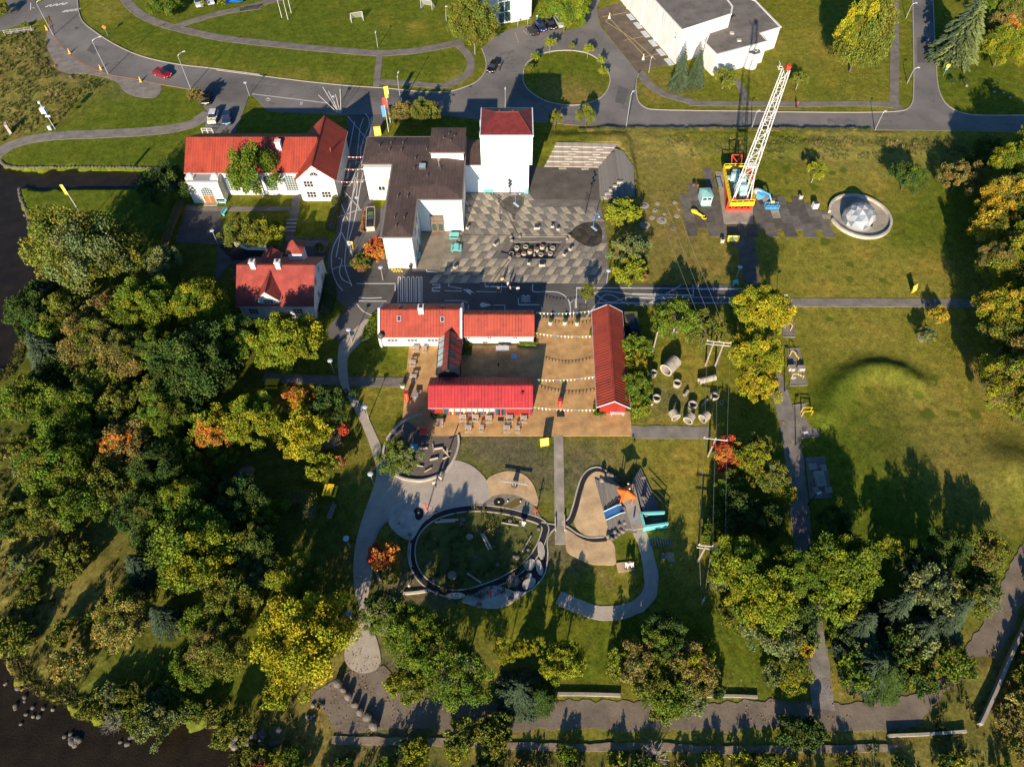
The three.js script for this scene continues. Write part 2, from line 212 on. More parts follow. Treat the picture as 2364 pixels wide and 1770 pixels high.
  const TRACKS = [[[62.43,-129.03],[63.89,-124.95],[65.24,-120.76]], [[74.03,-78.74],[73.85,-72],[72.96,-65.08],[74.83,-61.22],[76.94,-57.52]], [[-108.99,-139.61],[-105.37,-136.69],[-106.59,-133.84]], [[15.6,-55.24],[15.02,-52.49],[13.88,-50.76]], [[11.19,-35.16],[12.1,-34.32],[12.34,-33.33]]];
  const SPOTS = [...[[55.31,-119.35],[64.15,-117.86],[66.54,-118.86],[57.59,-98.06],[60.25,-92.11],[56.54,-91.23],[59.43,-88.47],[65.3,-88.04],[54.26,-114.74],[49.1,-96.35],[59.37,-113.83]], ...[[66.97,-66.92],[63.43,-59.92],[52.8,-62.04],[63.01,-63.28],[67.19,-60.06],[70.54,-60.06],[53.48,-79.26]], ...[[-22.58,-47.48],[-22.05,-42.84]]].map((p, i) => [...p, .7 + .7 * hash(i, 1, 2)]);
  const gw = 301, gh = 207, F = new Float32Array(gw * gh * 3);
  for (let j = 0; j < gh; j++) for (let i = 0; i < gw; i++) {
    const x0 = i - 150, z0 = j - 206, x = x0 + 6 * (fbm(x0 * .12, z0 * .12, 61, 3) - .5), z = z0 + 6 * (fbm(x0 * .12, z0 * .12, 62, 3) - .5);
    let w = .45, c = LAWN.map(v => v * .45);
    for (const [bx, bz, r, k, s] of Z) { const d = ((x - bx) ** 2 + (z - bz) ** 2) / (r * r); if (d < 5) { const q = s * Math.exp(-d * 1.4); w += q; for (let n = 0; n < 3; n++) c[n] += q * KIND[k][n]; } }
    for (const p of WILD) if (inPoly(x, z, p)) { w += .5; for (let n = 0; n < 3; n++) c[n] += .25 * (KIND[4][n] + KIND[5][n]); }
    for (let n = 0; n < 3; n++) F[(j * gw + i) * 3 + n] = c[n] / w;
  }
  const map = dataTex(2048, 1400, (u, v) => {
    const x = u * 300 - 150, z = v * 205 - 205, fx = clamp(x + 150, 0, 299.99), fz = clamp(z + 206, 0, 205.99), i = Math.floor(fx), j = Math.floor(fz), a = fx - i, b = fz - j, c = [0, 0, 0];
    for (let n = 0; n < 3; n++) { const q = (p, r) => F[((j + r) * gw + i + p) * 3 + n]; c[n] = (q(0, 0) * (1 - a) + q(1, 0) * a) * (1 - b) + (q(0, 1) * (1 - a) + q(1, 1) * a) * b; }
    const f1 = fbm(x * 1.1, z * 1.1, 81, 3), f2 = vnoise(x * 4.3, z * 4.3, 82), f3 = fbm(x * .22, z * .22, 83, 4), f4 = hash(Math.round(x * 7), Math.round(z * 7), 84), mow = Math.sin((z + .1 * x) * 2.6) * .03;
    const dry = sst(.52, .72, f3) * .5 + sst(.55, .8, f1) * .35, br = .56 + .52 * f1 + .36 * (f2 - .5) + .46 * (f4 - .5) + mow;
    c[0] *= br * (1 + .45 * dry); c[1] *= br * (1 + .14 * dry); c[2] *= br * (1 + .3 * dry);
    for (const [sx, sz, r] of SPOTS) { const d = Math.hypot(x - sx, z - sz) + (f1 - .5) * .8; if (d < r) { const k = .75 * (1 - sst(r * .6, r, d)); for (let n = 0; n < 3; n++) c[n] += (KIND[0][n] * .75 - c[n]) * k; } }
    for (const t of TRACKS) { const d = polyDist(x, z, t, false) + (f1 - .5) * 1.4; if (d < .9) { const k = .7 * (1 - sst(.2, .9, d)); for (let n = 0; n < 3; n++) c[n] += (KIND[2][n] * br - c[n]) * k; } }
    return c;
  });
  map.wrapS = map.wrapT = THREE.MirroredRepeatWrapping;
  const bumpM = grain.clone(); bumpM.repeat.set(300 / 2.3, 205 / 2.3); bumpM.needsUpdate = true;
  struct('ground', g, new THREE.MeshPhysicalMaterial({ map, roughness: 1, specularIntensity: .1, bumpMap: bumpM, bumpScale: .09 }));
}
struct('pond_water', slab([[-124.67,-130.82],[-65.03,-130.82],[-49.46,-69.98],[-90.36,-60.86]], -.95, -.75), M_.water);
struct('river_water', slab([[-74.8,-31.33],[-29.82,-20.71],[-26.54,-4.86],[-62,-4.86]], -.95, -.72), M_.water);

// ---------- roads, paths and pavings ----------
const UP = .03;
const ISLAND = smooth([[2.63,-154.15],[3.59,-158.6],[7.69,-162.91],[13.97,-164.08],[18.54,-162.33],[21.31,-158.04],[22.44,-153.06],[21.94,-148.77],[20.01,-144.62],[16.65,-142.09],[12.86,-141.34],[8.58,-142.34],[5.17,-145.14],[2.88,-149.3]], 4, true);
struct('road', slab([...[[-133.79,-171.62],[-126.12,-173.17],[-122.19,-176.98],[-118.58,-178.59],[-116.83,-180.88],[-111.53,-170.39],[-106.74,-164.37],[-100.11,-158.04],[-92.82,-153.6],[-84.89,-151.33],[-80.57,-149.83],[-72.28,-147.46],[-66.17,-138.63],[-65.34,-131.5],[-58.56,-131.5],[-58.68,-145.39]], ...[[-59.28,-139.12],[-58.77,-144.62],[-58.1,-145.55],[-53.29,-139.12],[-47.2,-138.53],[-35.7,-137.66],[-27.52,-138.14],[-25.22,-140.85],[-17.1,-137.75]], ...[[-5.71,-135.97],[7.78,-135.02],[13.89,-133.84],[17.79,-133.6],[24.26,-132.66],[38.47,-132.43]], ...[[54.34,-132.29],[77.06,-132.29],[95.57,-132.08],[108.33,-131.34],[126.84,-131.13],[129.93,-137.34],[111,-137.61],[99.36,-137.89],[96.96,-139.29],[95.69,-142.12],[96.08,-147.39],[99.8,-159.87],[109.17,-188.64],[114.8,-205.34],[109.49,-205.34],[103.93,-188.64],[90.36,-147.39],[88.27,-142.12],[86.37,-139.85],[83.81,-139.01],[58.66,-138.84],[49.28,-139.17],[39.5,-139.29]], ...[[32.78,-139.61],[29.69,-140.1],[28.18,-142.09],[27.83,-145.65],[28.48,-151.97],[29.13,-153.87],[27.54,-159.17],[21.98,-175.38],[21.65,-184.54],[23.95,-192.85],[21.89,-192.85],[19.51,-182.53],[17.42,-175.06],[13.78,-173.49],[3.81,-176.02],[-.74,-173.8],[-4.87,-169.77],[-7.23,-164.84],[-6.43,-161.46],[-6.03,-157.47],[-6.42,-154.15],[-8.09,-150.63]], ...[[-10.6,-148.51],[-13.47,-146.94],[-16.38,-146.42],[-20.79,-146.68],[-28.26,-147.99],[-37.25,-149.04],[-46.4,-150.63],[-58.88,-153.33],[-68.44,-155.52]], ...[[-70.34,-156.36],[-77.41,-157.75],[-85.2,-160.31],[-90.74,-163.2],[-96.89,-167.65],[-102.81,-172.86],[-107.41,-177.62],[-110.16,-182.53],[-112.87,-188.64],[-116.93,-199.39],[-125.52,-199.39],[-121,-188.64],[-121.99,-187.26],[-122.46,-185.9],[-126.7,-195.73],[-133.63,-195.73],[-128.26,-180.55],[-135.49,-175.38]]], -.2, UP, [ISLAND]), M_.asphalt);
struct('museum_forecourt', slab([[21.77,-183.87],[27.92,-187.26],[33.31,-172.24],[37.36,-158.04],[31.49,-156.08],[28.94,-154.97],[22.35,-176.02]], -.2, UP + .005), mat([.19, .145, .10], .95, { map: tile(blotch, 9) }));
struct('lane', slab([[-35.73,-137.93],[-27.64,-137.93],[-28.01,-127.73],[-27.33,-111.08],[-26.55,-107.26],[-10.12,-107.26],[-9.7,-97.65],[16.64,-88.81],[16.5,-87.02],[39.21,-87.02],[38.34,-82.33],[19.45,-82.13],[18.58,-76.8],[-17.43,-76.8],[-22.84,-81.44],[-24.56,-79.19],[-26.59,-76.33],[-28.19,-74.01],[-30.82,-75.86],[-29.96,-78.71],[-28.11,-81.14],[-30.31,-83.64],[-32.13,-87.23],[-33.1,-92.04],[-33.23,-96.51],[-32.62,-99.39],[-33.52,-107.26],[-33.49,-117.74]], -.2, UP + .004), M_.asphaltDark);
struct('tower_forecourt', slab([[3.64,-120.66],[5.21,-119.61],[6.54,-120.03],[17.35,-119.61],[17.14,-109.54],[3.47,-109.74]], -.2, UP + .002), mat([.16, .14, .11], .95, { map: tile(blotch, 9) }));
for (const [n, p, w, m, y] of [
  ['footpath', [[-102.08,-191.44],[-97.17,-184.54],[-91.55,-179.24],[-85.6,-175.7],[-78.27,-172.55],[-70.53,-169.77],[-62.18,-167.95],[-48.91,-165.44],[-39.28,-163.9],[-31.68,-162.91],[-23.68,-163.9],[-16.02,-166.45],[-11.99,-168.07]], 2.6, M_.path, .02],
  ['footpath', [[-83.8,-175.06],[-79.21,-178.59],[-73.52,-182.2],[-64.63,-185.22],[-68.79,-184.21],[-59.2,-190.03]], 2.3, M_.path, .024],
  ['footpath', [[-31.41,-163.2],[-31.11,-156.36],[-30.68,-148.99]], 1.5, M_.path, .028],
  ['footpath', [[-13.54,-167.35],[-10.86,-163.2],[-9.61,-158.6],[-10.21,-154.15],[-12.78,-150.9],[-15.94,-149.04],[-22.53,-149.94],[-30.05,-150.79]], 2.0, M_.path, .024],
  ['footpath', [[38.94,-142.12],[59.66,-141.84],[82.65,-141.55],[85.48,-140.13]], 1.9, M_.path, .022], ['footpath', [[84.13,-141.55],[91.39,-163.85],[100.81,-193.47]], 2, M_.path, .026], ['footpath', [[51.1,-151.63],[51.88,-146.79],[51.48,-142.12]], 1.6, M_.path, .027],
  ['footpath', [[29.55,-154.97],[31.08,-149.83],[34.15,-145.91],[40.08,-142.6]], 2.1, M_.path, .024],
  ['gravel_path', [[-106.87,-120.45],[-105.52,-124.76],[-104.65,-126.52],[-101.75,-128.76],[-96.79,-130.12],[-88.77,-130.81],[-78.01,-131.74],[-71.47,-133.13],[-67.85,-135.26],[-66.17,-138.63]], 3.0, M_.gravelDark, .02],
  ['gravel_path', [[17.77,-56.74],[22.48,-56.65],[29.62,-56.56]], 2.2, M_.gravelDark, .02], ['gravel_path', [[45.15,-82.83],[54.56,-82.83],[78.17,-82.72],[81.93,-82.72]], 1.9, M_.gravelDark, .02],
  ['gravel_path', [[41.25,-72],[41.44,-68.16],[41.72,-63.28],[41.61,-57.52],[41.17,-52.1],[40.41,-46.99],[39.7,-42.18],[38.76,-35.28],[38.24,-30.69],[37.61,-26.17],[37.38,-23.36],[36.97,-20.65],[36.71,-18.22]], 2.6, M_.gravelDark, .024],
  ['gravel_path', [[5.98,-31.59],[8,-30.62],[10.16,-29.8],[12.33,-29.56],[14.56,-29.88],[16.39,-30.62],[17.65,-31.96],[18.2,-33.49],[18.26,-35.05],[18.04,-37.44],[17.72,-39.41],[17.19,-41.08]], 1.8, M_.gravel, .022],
  ['dirt_track', [[-8.47,-17.4],[-1.28,-17.4],[3.91,-17.8],[10.24,-17.66],[20.31,-17.53],[26.26,-17.53],[30.62,-17.79],[36.42,-17.45],[41.56,-17.45],[47.27,-18.04],[51.05,-19.34],[54.48,-21.54],[58.38,-25.22],[61.73,-28.69],[64.54,-32.12],[67.9,-35.71],[73.6,-42]], 3.1, M_.dirt, .018],
  ['footpath', [[-39.3,-67.01],[-34.88,-66.62],[-27.18,-66.19]], 1.8, M_.path, .022], ['footpath', [[-25.97,-66.06],[-23.3,-66.01],[-16.72,-65.89]], 1.8, M_.concreteDark, .02],
  ['courtyard_path', [[-62.58,-107.39],[-58.97,-107.01],[-51.46,-107.01],[-42.45,-107.01]], 1.3, M_.path, .02], ['courtyard_path', [[-41.92,-111.05],[-41.38,-104.58],[-41.06,-98.82],[-39.78,-97.77],[-33.72,-97.42]], 1.6, M_.path, .024],
  ['ditch_track', [[-20.68,-14.97],[-15.52,-14.84],[-8.67,-14.74],[2.55,-14.26],[8.58,-14.16],[15.62,-14.29],[21.21,-14.03],[25.59,-13.91],[28.01,-13.98],[38.77,-14.06],[51.01,-14.22]], .8, mat([.36, .28, .19], .95, { map: tile(blotch, 3) }), .12],
]) struct(n, /gravel|dirt|ditch/.test(n) ? ribbon(smooth(p, 16), w, -.2, y, false, n === 'dirt_track' ? .9 : .28) : ribbon(smooth(p, 8), w, -.2, y, false, .12), m);
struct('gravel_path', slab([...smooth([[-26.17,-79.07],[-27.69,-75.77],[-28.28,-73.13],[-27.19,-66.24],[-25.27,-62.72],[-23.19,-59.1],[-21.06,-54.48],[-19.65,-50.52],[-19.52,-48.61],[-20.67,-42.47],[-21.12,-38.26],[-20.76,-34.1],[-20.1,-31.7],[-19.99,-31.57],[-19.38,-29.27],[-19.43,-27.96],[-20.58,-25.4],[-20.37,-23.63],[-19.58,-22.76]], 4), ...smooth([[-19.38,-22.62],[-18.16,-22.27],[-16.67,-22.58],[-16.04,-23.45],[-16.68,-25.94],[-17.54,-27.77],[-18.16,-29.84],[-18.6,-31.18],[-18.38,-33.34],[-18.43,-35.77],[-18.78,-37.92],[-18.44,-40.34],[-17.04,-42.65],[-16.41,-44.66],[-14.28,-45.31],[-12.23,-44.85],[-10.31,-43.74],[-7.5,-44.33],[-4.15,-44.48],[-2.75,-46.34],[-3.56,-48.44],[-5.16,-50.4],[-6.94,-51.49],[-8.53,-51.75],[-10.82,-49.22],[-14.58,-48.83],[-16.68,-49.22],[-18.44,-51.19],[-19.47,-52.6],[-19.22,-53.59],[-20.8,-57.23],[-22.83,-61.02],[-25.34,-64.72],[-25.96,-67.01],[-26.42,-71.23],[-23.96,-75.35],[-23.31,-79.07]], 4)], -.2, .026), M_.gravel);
struct('parking_court', slab([[-62.58,-108.34],[-55.67,-106.82],[-53.75,-99.87],[-50.68,-97.07],[-49.89,-93.67],[-51.99,-87.8],[-49,-87.8],[-51.24,-97.42],[-41.18,-98.82],[-33.93,-98.82],[-33.33,-93.33],[-50.21,-93],[-54.03,-97.07],[-61.89,-97.77]], -.2, .017), mat([.12, .115, .11], .95, { map: tile(blotch, 8) }));
struct('dirt_yard', slab(smooth([[-19.38,-22.62],[-18.16,-22.24],[-16.66,-22.55],[-15.65,-23.19],[-12.56,-20.04],[-7.7,-18.96],[-5.39,-18.39],[-5.33,-16.78],[-14.98,-16.14],[-20.1,-15.67],[-21.79,-17.74],[-23.93,-19.54],[-20.97,-21.72]], 3, true), -.2, .014), M_.dirt);
struct('gravel_shoulder', slab(smooth([[-115.95,-178.59],[-111.53,-170.39],[-106.64,-164.08],[-100.01,-157.75],[-92.73,-153.33],[-84.81,-151.06],[-79.53,-149.3],[-79.33,-144.62],[-83.41,-144.62],[-86.98,-146.68],[-90.42,-150.9],[-98.73,-154.15],[-103.55,-154.15],[-108.32,-160.31],[-112.59,-167.35]], 3, true), -.2, .012), M_.gravelDark);
struct('courtyard_deck', slab([[-16.85,-73.37],[3.75,-73.37],[4.82,-79.48],[13.43,-79.48],[13.12,-60.74],[18.05,-60.34],[17.88,-55.99],[-12.52,-55.99],[-16.62,-59.16]], -.2, .05), M_.deck);
struct('concrete_terrace', slab([[-17.71,-100.87],[-9.11,-100.47],[-9.2,-90.6],[-16.91,-90.79]], -.2, .055), mat([.36, .31, .23], .92, { map: tile(blotch, 6) }));
struct('garden_path', slab([[6.24,-56.05],[7.64,-56.05],[7.16,-38.83],[5.79,-38.83]], -.2, .06), M_.concrete);
// kerbs along the road
for (const p of [[[-112.7,-188.64],[-110.16,-182.53],[-107.41,-177.62],[-102.81,-172.86],[-96.89,-167.65],[-90.74,-163.2],[-85.2,-160.31],[-77.41,-157.75],[-70.34,-156.36],[-58.01,-153.6]], [[-68.44,-155.52],[-58.88,-153.33],[-46.4,-150.63],[-37.25,-149.04],[-28.26,-147.99],[-20.79,-146.68],[-16.38,-146.42],[-13.47,-146.94],[-10.6,-148.51],[-8.09,-150.63],[-6.42,-154.15],[-6.03,-157.47],[-6.43,-161.46],[-7.29,-164.96]], [[29.13,-153.87],[28.43,-151.43],[27.83,-145.65],[28.18,-142.09],[29.69,-140.1],[32.78,-139.61],[39.51,-139.36]], [[39.5,-139.29],[49.28,-139.17],[58.66,-138.84],[83.81,-139.01],[86.37,-139.85],[88.27,-142.12],[90.36,-147.39],[103.93,-188.64]], [[109.17,-188.64],[99.8,-159.87],[96.08,-147.39],[95.69,-142.12],[96.96,-139.29],[99.36,-137.89],[112.23,-137.61]]]) struct('kerb', ribbon(smooth(p, 4), .22, -.2, .13), M_.kerb);
struct('kerb', ribbon(smooth([[-117.62,-181.21],[-112.87,-172.24],[-106.85,-164.67],[-100.15,-158.15],[-92.86,-153.71],[-84.93,-151.43],[-80.61,-149.94],[-72.33,-147.62]], 4), .18, -.2, .05), M_.orangeKerb);
struct('kerb', ribbon([[11.12,-134.31],[17.8,-133.69],[24.27,-132.76],[38.48,-132.52],[77.06,-132.29]], .18, -.2, .05), M_.orangeKerb);
struct('kerb', ribbon(ISLAND, .22, -.2, .14, true), M_.kerb);

for (const [l, p] of [['round iron manhole cover on the road by the traffic island', [-13.07,-145.39]], ['manhole cover on the road before the hoist tower', [-9.4,-148.77]], ['rusty manhole cover at the drive with parked cars', [-65.16,-147.46]], ['manhole cover on the upper curve of the road', [-107.79,-174.43]], ['manhole cover on the football lawn', [-23.33,-184]]]) { const m = mesh('manhole_cover', cyl(.42, .42, .02, p[0], UP, p[1], 18), M_.iron); m.userData = { label: l, category: 'manhole cover', group: 'manhole covers' }; }
{ const pm = [mat([.13, .125, .115], .95, { map: tile(grain, 3) }), mat([.24, .225, .205], .95, { map: tile(blotch, 4) })]; [[[-101.53,-167.35],[-99.02,-165.56],[-99.06,-162.04],[-101.64,-164.08]], [[-58.59,-151.97],[-52.98,-150.79],[-52.89,-148.77],[-58.43,-149.83]], [[-26.66,-146.68],[-22.8,-146.06],[-22.73,-143.61],[-26.58,-144.37]], [[-3.2,-163.2],[.54,-164.37],[1.14,-159.17],[-2.53,-158.04]], [[24.21,-149.3],[26.37,-147.2],[24.67,-141.59],[22.75,-142.6]], [[68.15,-136.51],[74.58,-136.4],[73.99,-134.33],[67.61,-134.44]], [[98.82,-170.02],[101.01,-170.02],[97.24,-158.57],[94.97,-158.57]], [[-33.61,-127.73],[-29.99,-127.73],[-29.5,-117.74],[-33.23,-118.43]], [[-6.71,-79.19],[-.15,-79.19],[-.14,-77.75],[-6.66,-77.75]]].forEach((p, i) => struct('asphalt_patch', slab(p, 0, UP + .008), pm[i % 2])); }

// ---------- paved squares laid slab by slab ----------
{
  const base = new THREE.Group(); base.name = 'plaza_paving'; base.userData.kind = 'structure'; scene.add(base);
  mesh('bedding', slab([[-12.03,-112.04],[3.67,-112.04],[3.64,-110],[16.93,-110],[17.59,-99.21],[16.97,-86.99],[-5.27,-86.99],[-10.11,-87.94],[-8.87,-91.32],[-9.02,-99.21]], -.3, .02, [PIT.map(p => p)]), M_.concreteDark, base);
  const r = rng(5), tones = [[.60, .515, .365], [.53, .455, .335], [.27, .25, .21], [.23, .215, .185], [.33, .305, .255], [.42, .37, .285]].map(c => mat(c, .9, { map: tile(blotch, 3.1), bumpMap: bumpG, bumpScale: .006 }));
  const par = s => { const g = slab([[0, 0], [1.24, 0], [1.24 + s, 1.98], [s, 1.98]], 0, .06); return g; }, gA = par(.95), gB = par(-.95);
  const zt = -111.55, zm = -99.5;
  for (let half = 0; half < 2; half++) for (let row = 0; row < 6; row++) for (let c = -3; c < 26; c++) {
    const z = (half ? zm : zt) + row * 2.02 + (half ? .06 : 0), off = half ? 4.3 - row * 1.0 + .6 : -1.2 + row * .97, x = -13.5 + off + c * 1.29, s = half ? -.95 : .95, cx = x + .62 + s / 2, cz = z + 1;
    const left = half ? (z < -93.5 ? -8.6 : -12.3 - (row - 3)) : -8.7, right = 15.6 + (half ? .3 : 0) + (row % 2) * .3;
    if (cx < left + .5 || cx > right + .6) continue;
    if (!half && row < 1 && cx < 3.7 && false) continue;
    if (inPoly(cx, cz, PIT) || inPoly(x + .2, cz, PIT) || inPoly(x + 1, cz, PIT) || inPoly(cx, z + .3, PIT) || inPoly(cx, z + 1.7, PIT)) continue;
    if (z < -108.9 && cx > 3.6) continue;
    const k = r(), m = (c + row) % 2 ? (k < .6 ? 0 : k < .85 ? 1 : 5) : (k < .5 ? 2 : k < .75 ? 3 : 4), o = mesh('paving_slab', half ? gB : gA, tones[m], base);
    o.position.set(x, .022 + .006 * r(), z);
  }
  // sunken court
  const pit = new THREE.Group(); pit.name = 'sunken_court'; pit.userData.kind = 'structure'; scene.add(pit);
  const bxm = (p, q, t) => p.map((v, i) => v + (q[i] - v) * t), ctr = [0, 1].map(k => PIT.reduce((a, p) => a + p[k], 0) / 4), inner = PIT.map(p => bxm(p, ctr, .12));
  mesh('court_floor', slab(PIT, -.7, -.5), mat([.11, .10, .085], .95, { map: tile(blotch, 2) }), pit);
  for (let i = 0; i < 4; i++) { const a = PIT[i], b = PIT[(i + 1) % 4]; mesh('side_wall', ribbon([a, b], .22, -.7, .07), M_.concreteDark, pit); }
  mesh('step', slab([PIT[0], PIT[1], bxm(PIT[1], PIT[2], .2), bxm(PIT[0], PIT[3], .2)], -.6, -.22), M_.concreteDark, pit);
  mesh('step', slab([PIT[1], PIT[2], bxm(PIT[2], PIT[3], .09), bxm(PIT[1], PIT[0], .09)], -.6, -.24), M_.concreteDark, pit);
  mesh('step', slab([PIT[0], PIT[3], bxm(PIT[3], PIT[2], .16), bxm(PIT[0], PIT[1], .05)], -.6, -.26), M_.concreteDark, pit);
}
{ // crane yard
  const base = new THREE.Group(); base.name = 'crane_yard_paving'; base.userData.kind = 'structure'; scene.add(base);
  const r = rng(9), ms = [[.165, .145, .12], [.19, .168, .14], [.14, .122, .10], [.215, .19, .16]].map(c => mat(c, .93, { map: tile(blotch, 4) }));
  const YARD = [{p:[[32.61,-111.30],[34.40,-111.30],[34.40,-107.34],[32.61,-107.34]]},{p:[[32.61,-107.26],[34.40,-107.26],[34.40,-103.33],[32.61,-103.33]]},{p:[[32.61,-103.25],[34.40,-103.25],[34.40,-99.36],[32.61,-99.36]]},{p:[[34.57,-114.33],[36.41,-114.33],[36.41,-109.46],[34.57,-109.46]]},{p:[[34.57,-109.38],[36.41,-109.38],[36.41,-105.55],[34.57,-105.55]]},{p:[[34.57,-105.47],[36.41,-105.47],[36.41,-101.60],[34.57,-101.60]]},{p:[[36.51,-111.30],[38.41,-111.30],[38.41,-107.34],[36.51,-107.34]]},{p:[[36.51,-107.26],[38.41,-107.26],[38.41,-103.13],[36.51,-103.13]]},{p:[[36.51,-103.05],[38.41,-103.05],[38.41,-99.30],[36.51,-99.30]]},{p:[[38.36,-119.31],[40.15,-119.31],[40.15,-116.23],[38.36,-116.23]]},{p:[[38.36,-116.15],[40.15,-116.15],[40.15,-109.46],[38.36,-109.46]]},{p:[[38.36,-109.38],[40.15,-109.38],[40.15,-105.38],[38.36,-105.38]]},{p:[[38.36,-105.30],[40.15,-105.30],[40.15,-101.44],[38.36,-101.44]]},{p:[[38.36,-101.36],[40.15,-101.36],[40.15,-99.52],[38.36,-99.52]]},{p:[[40.37,-102.66],[42.09,-102.66],[42.09,-99.20],[40.37,-99.20]]},{p:[[42.22,-102.66],[43.87,-102.66],[43.87,-99.20],[42.22,-99.20]]},{p:[[44.00,-102.66],[45.72,-102.66],[45.72,-99.20],[44.00,-99.20]]},{p:[[45.94,-109.04],[47.28,-109.04],[47.28,-107.74],[45.94,-107.74]]},{p:[[45.94,-107.66],[47.28,-107.66],[47.28,-105.21],[45.94,-105.21]]},{p:[[45.94,-105.13],[47.28,-105.13],[47.28,-101.12],[45.94,-101.12]]},{p:[[47.17,-111.13],[49.38,-111.13],[49.38,-106.89],[47.17,-106.89]]},{p:[[47.17,-106.81],[49.38,-106.81],[49.38,-103.06],[47.17,-103.06]]},{p:[[47.17,-102.98],[49.38,-102.98],[49.38,-99.20],[47.17,-99.20]]},{p:[[49.44,-111.13],[50.94,-111.13],[50.94,-106.73],[49.44,-106.73]]},{p:[[49.44,-106.65],[50.94,-106.65],[50.94,-104.38],[49.44,-104.38]],light:1},{p:[[49.44,-104.30],[50.94,-104.30],[50.94,-101.21],[49.44,-101.21]]},{p:[[50.62,-110.71],[52.90,-110.71],[52.90,-106.89],[50.62,-106.89]]},{p:[[50.62,-106.81],[52.90,-106.81],[52.90,-103.00],[50.62,-103.00]]},{p:[[50.62,-102.92],[52.90,-102.92],[52.90,-99.14],[50.62,-99.14]]},{p:[[52.85,-108.69],[54.42,-108.69],[54.42,-104.98],[52.85,-104.98]]},{p:[[52.85,-104.90],[54.42,-104.90],[54.42,-101.05],[52.85,-101.05]]},{p:[[54.19,-110.60],[56.47,-110.60],[56.47,-106.73],[54.19,-106.73]]},{p:[[54.19,-106.65],[56.47,-106.65],[56.47,-102.90],[54.19,-102.90]]},{p:[[54.19,-102.82],[56.47,-102.82],[56.47,-99.04],[54.19,-99.04]]},{p:[[56.37,-108.52],[58.20,-108.52],[58.20,-104.88],[56.37,-104.88]]},{p:[[56.37,-104.80],[58.20,-104.80],[58.20,-101.05],[56.37,-101.05]]},{p:[[57.86,-106.41],[59.76,-106.41],[59.76,-102.74],[57.86,-102.74]]},{p:[[57.86,-102.66],[59.76,-102.66],[59.76,-99.04],[57.86,-99.04]]}];
  YARD.forEach((q, i) => { const o = mesh('paving_slab', slab(q.p, -.2, .03 + .012 * r()), q.light ? M_.concrete : ms[Math.floor(r() * 4)], base); });
  mesh('crane_pad', slab([[40.82,-118.42],[42.24,-118.42],[44.24,-118.42],[46.71,-110.12],[45.32,-102.86],[39.85,-102.86],[40.65,-113.3]], -.2, .07), M_.concrete, base);
  mesh('path_slab', slab([[39.2,-99.16],[42.78,-99.16],[42.51,-96.66],[41.12,-96.66]], -.2, .03), ms[1], base);
  mesh('path_slab', slab([[41.33,-96.66],[42.78,-99.16],[44.84,-99.16],[43.37,-86.76],[40.7,-86.76]], -.2, .026), ms[0], base);
}
// ---------- buildings ----------
const quad = (a, b, c, d) => [...a, ...b, ...c, ...a, ...c, ...d];
const tris = P => { const g = new THREE.BufferGeometry(); g.setAttribute('position', new THREE.Float32BufferAttribute(P, 3)); g.computeVertexNormals(); return uvm(g); };
function prismX(prof, x0, x1) { // profile [z, y] along x
  const s = new THREE.Shape(prof.map(p => new THREE.Vector2(p[0], p[1]))), g = new THREE.ExtrudeGeometry(s, { depth: x1 - x0, bevelEnabled: false }); g.rotateY(Math.PI / 2); g.scale(1, 1, -1);
  const q = g.index ? g.toNonIndexed() : g, p = q.attributes.position; for (let i = 0; i < p.count; i += 3) { const t = [p.getX(i), p.getY(i), p.getZ(i)]; p.setXYZ(i, p.getX(i + 1), p.getY(i + 1), p.getZ(i + 1)); p.setXYZ(i + 1, ...t); }
  q.translate(x0, 0, 0); q.computeVertexNormals(); return uvm(q);
}
const GUT = mat([.42, .38, .34], .6);
function gable(t, L, D, he, hr, o, og, wm, rm, walls = true) {
  const sl = (hr - he) / (D / 2 + o), top = hr - sl * D / 2 - .06;
  const w = walls && mesh('wall', prismX([[-D / 2, -.3], [D / 2, -.3], [D / 2, top], [0, hr - .08], [-D / 2, top]], -L / 2, L / 2), wm, t);
  const side = s => prismX(s > 0 ? [[0, hr - .04], [D / 2 + o, he - .04], [D / 2 + o, he + .08], [0, hr + .1]] : [[-D / 2 - o, he - .04], [0, hr - .04], [0, hr + .1], [-D / 2 - o, he + .08]], -L / 2 - og, L / 2 + og);
  for (const s of [-1, 1]) mesh('gutter', box(L + 2 * og, .1, .12, 0, he - .1, s * (D / 2 + o + .05)), GUT, t);
  const r1 = mesh('roof_slope', side(1), rm, t), r2 = mesh('roof_slope', side(-1), rm, t);
  mesh('ridge_cap', box(L + 2 * og, .09, .3, 0, hr + .06, 0), rm, t);
  return { w, r1, r2, at: (z) => hr - sl * Math.abs(z) };
}
function win(t, x, y, z, w, h, nx = 2, ny = 2, ry = 0, fm = M_.paint, gm = M_.glass) {
  const p = mesh('window', box(w, h, .06, 0, 0, 0), gm, t), f = [], b = .09;
  for (let i = 0; i <= nx; i++) f.push(box(b, h + b, .1, -w / 2 + w * i / nx, -b / 2, .02));
  for (let i = 0; i <= ny; i++) f.push(box(w + b, b, .094, 0, -b / 2 + h * i / ny, .02));
  mesh('frame', f, fm, p); p.position.set(x, y, z); p.rotation.y = ry; return p;
}
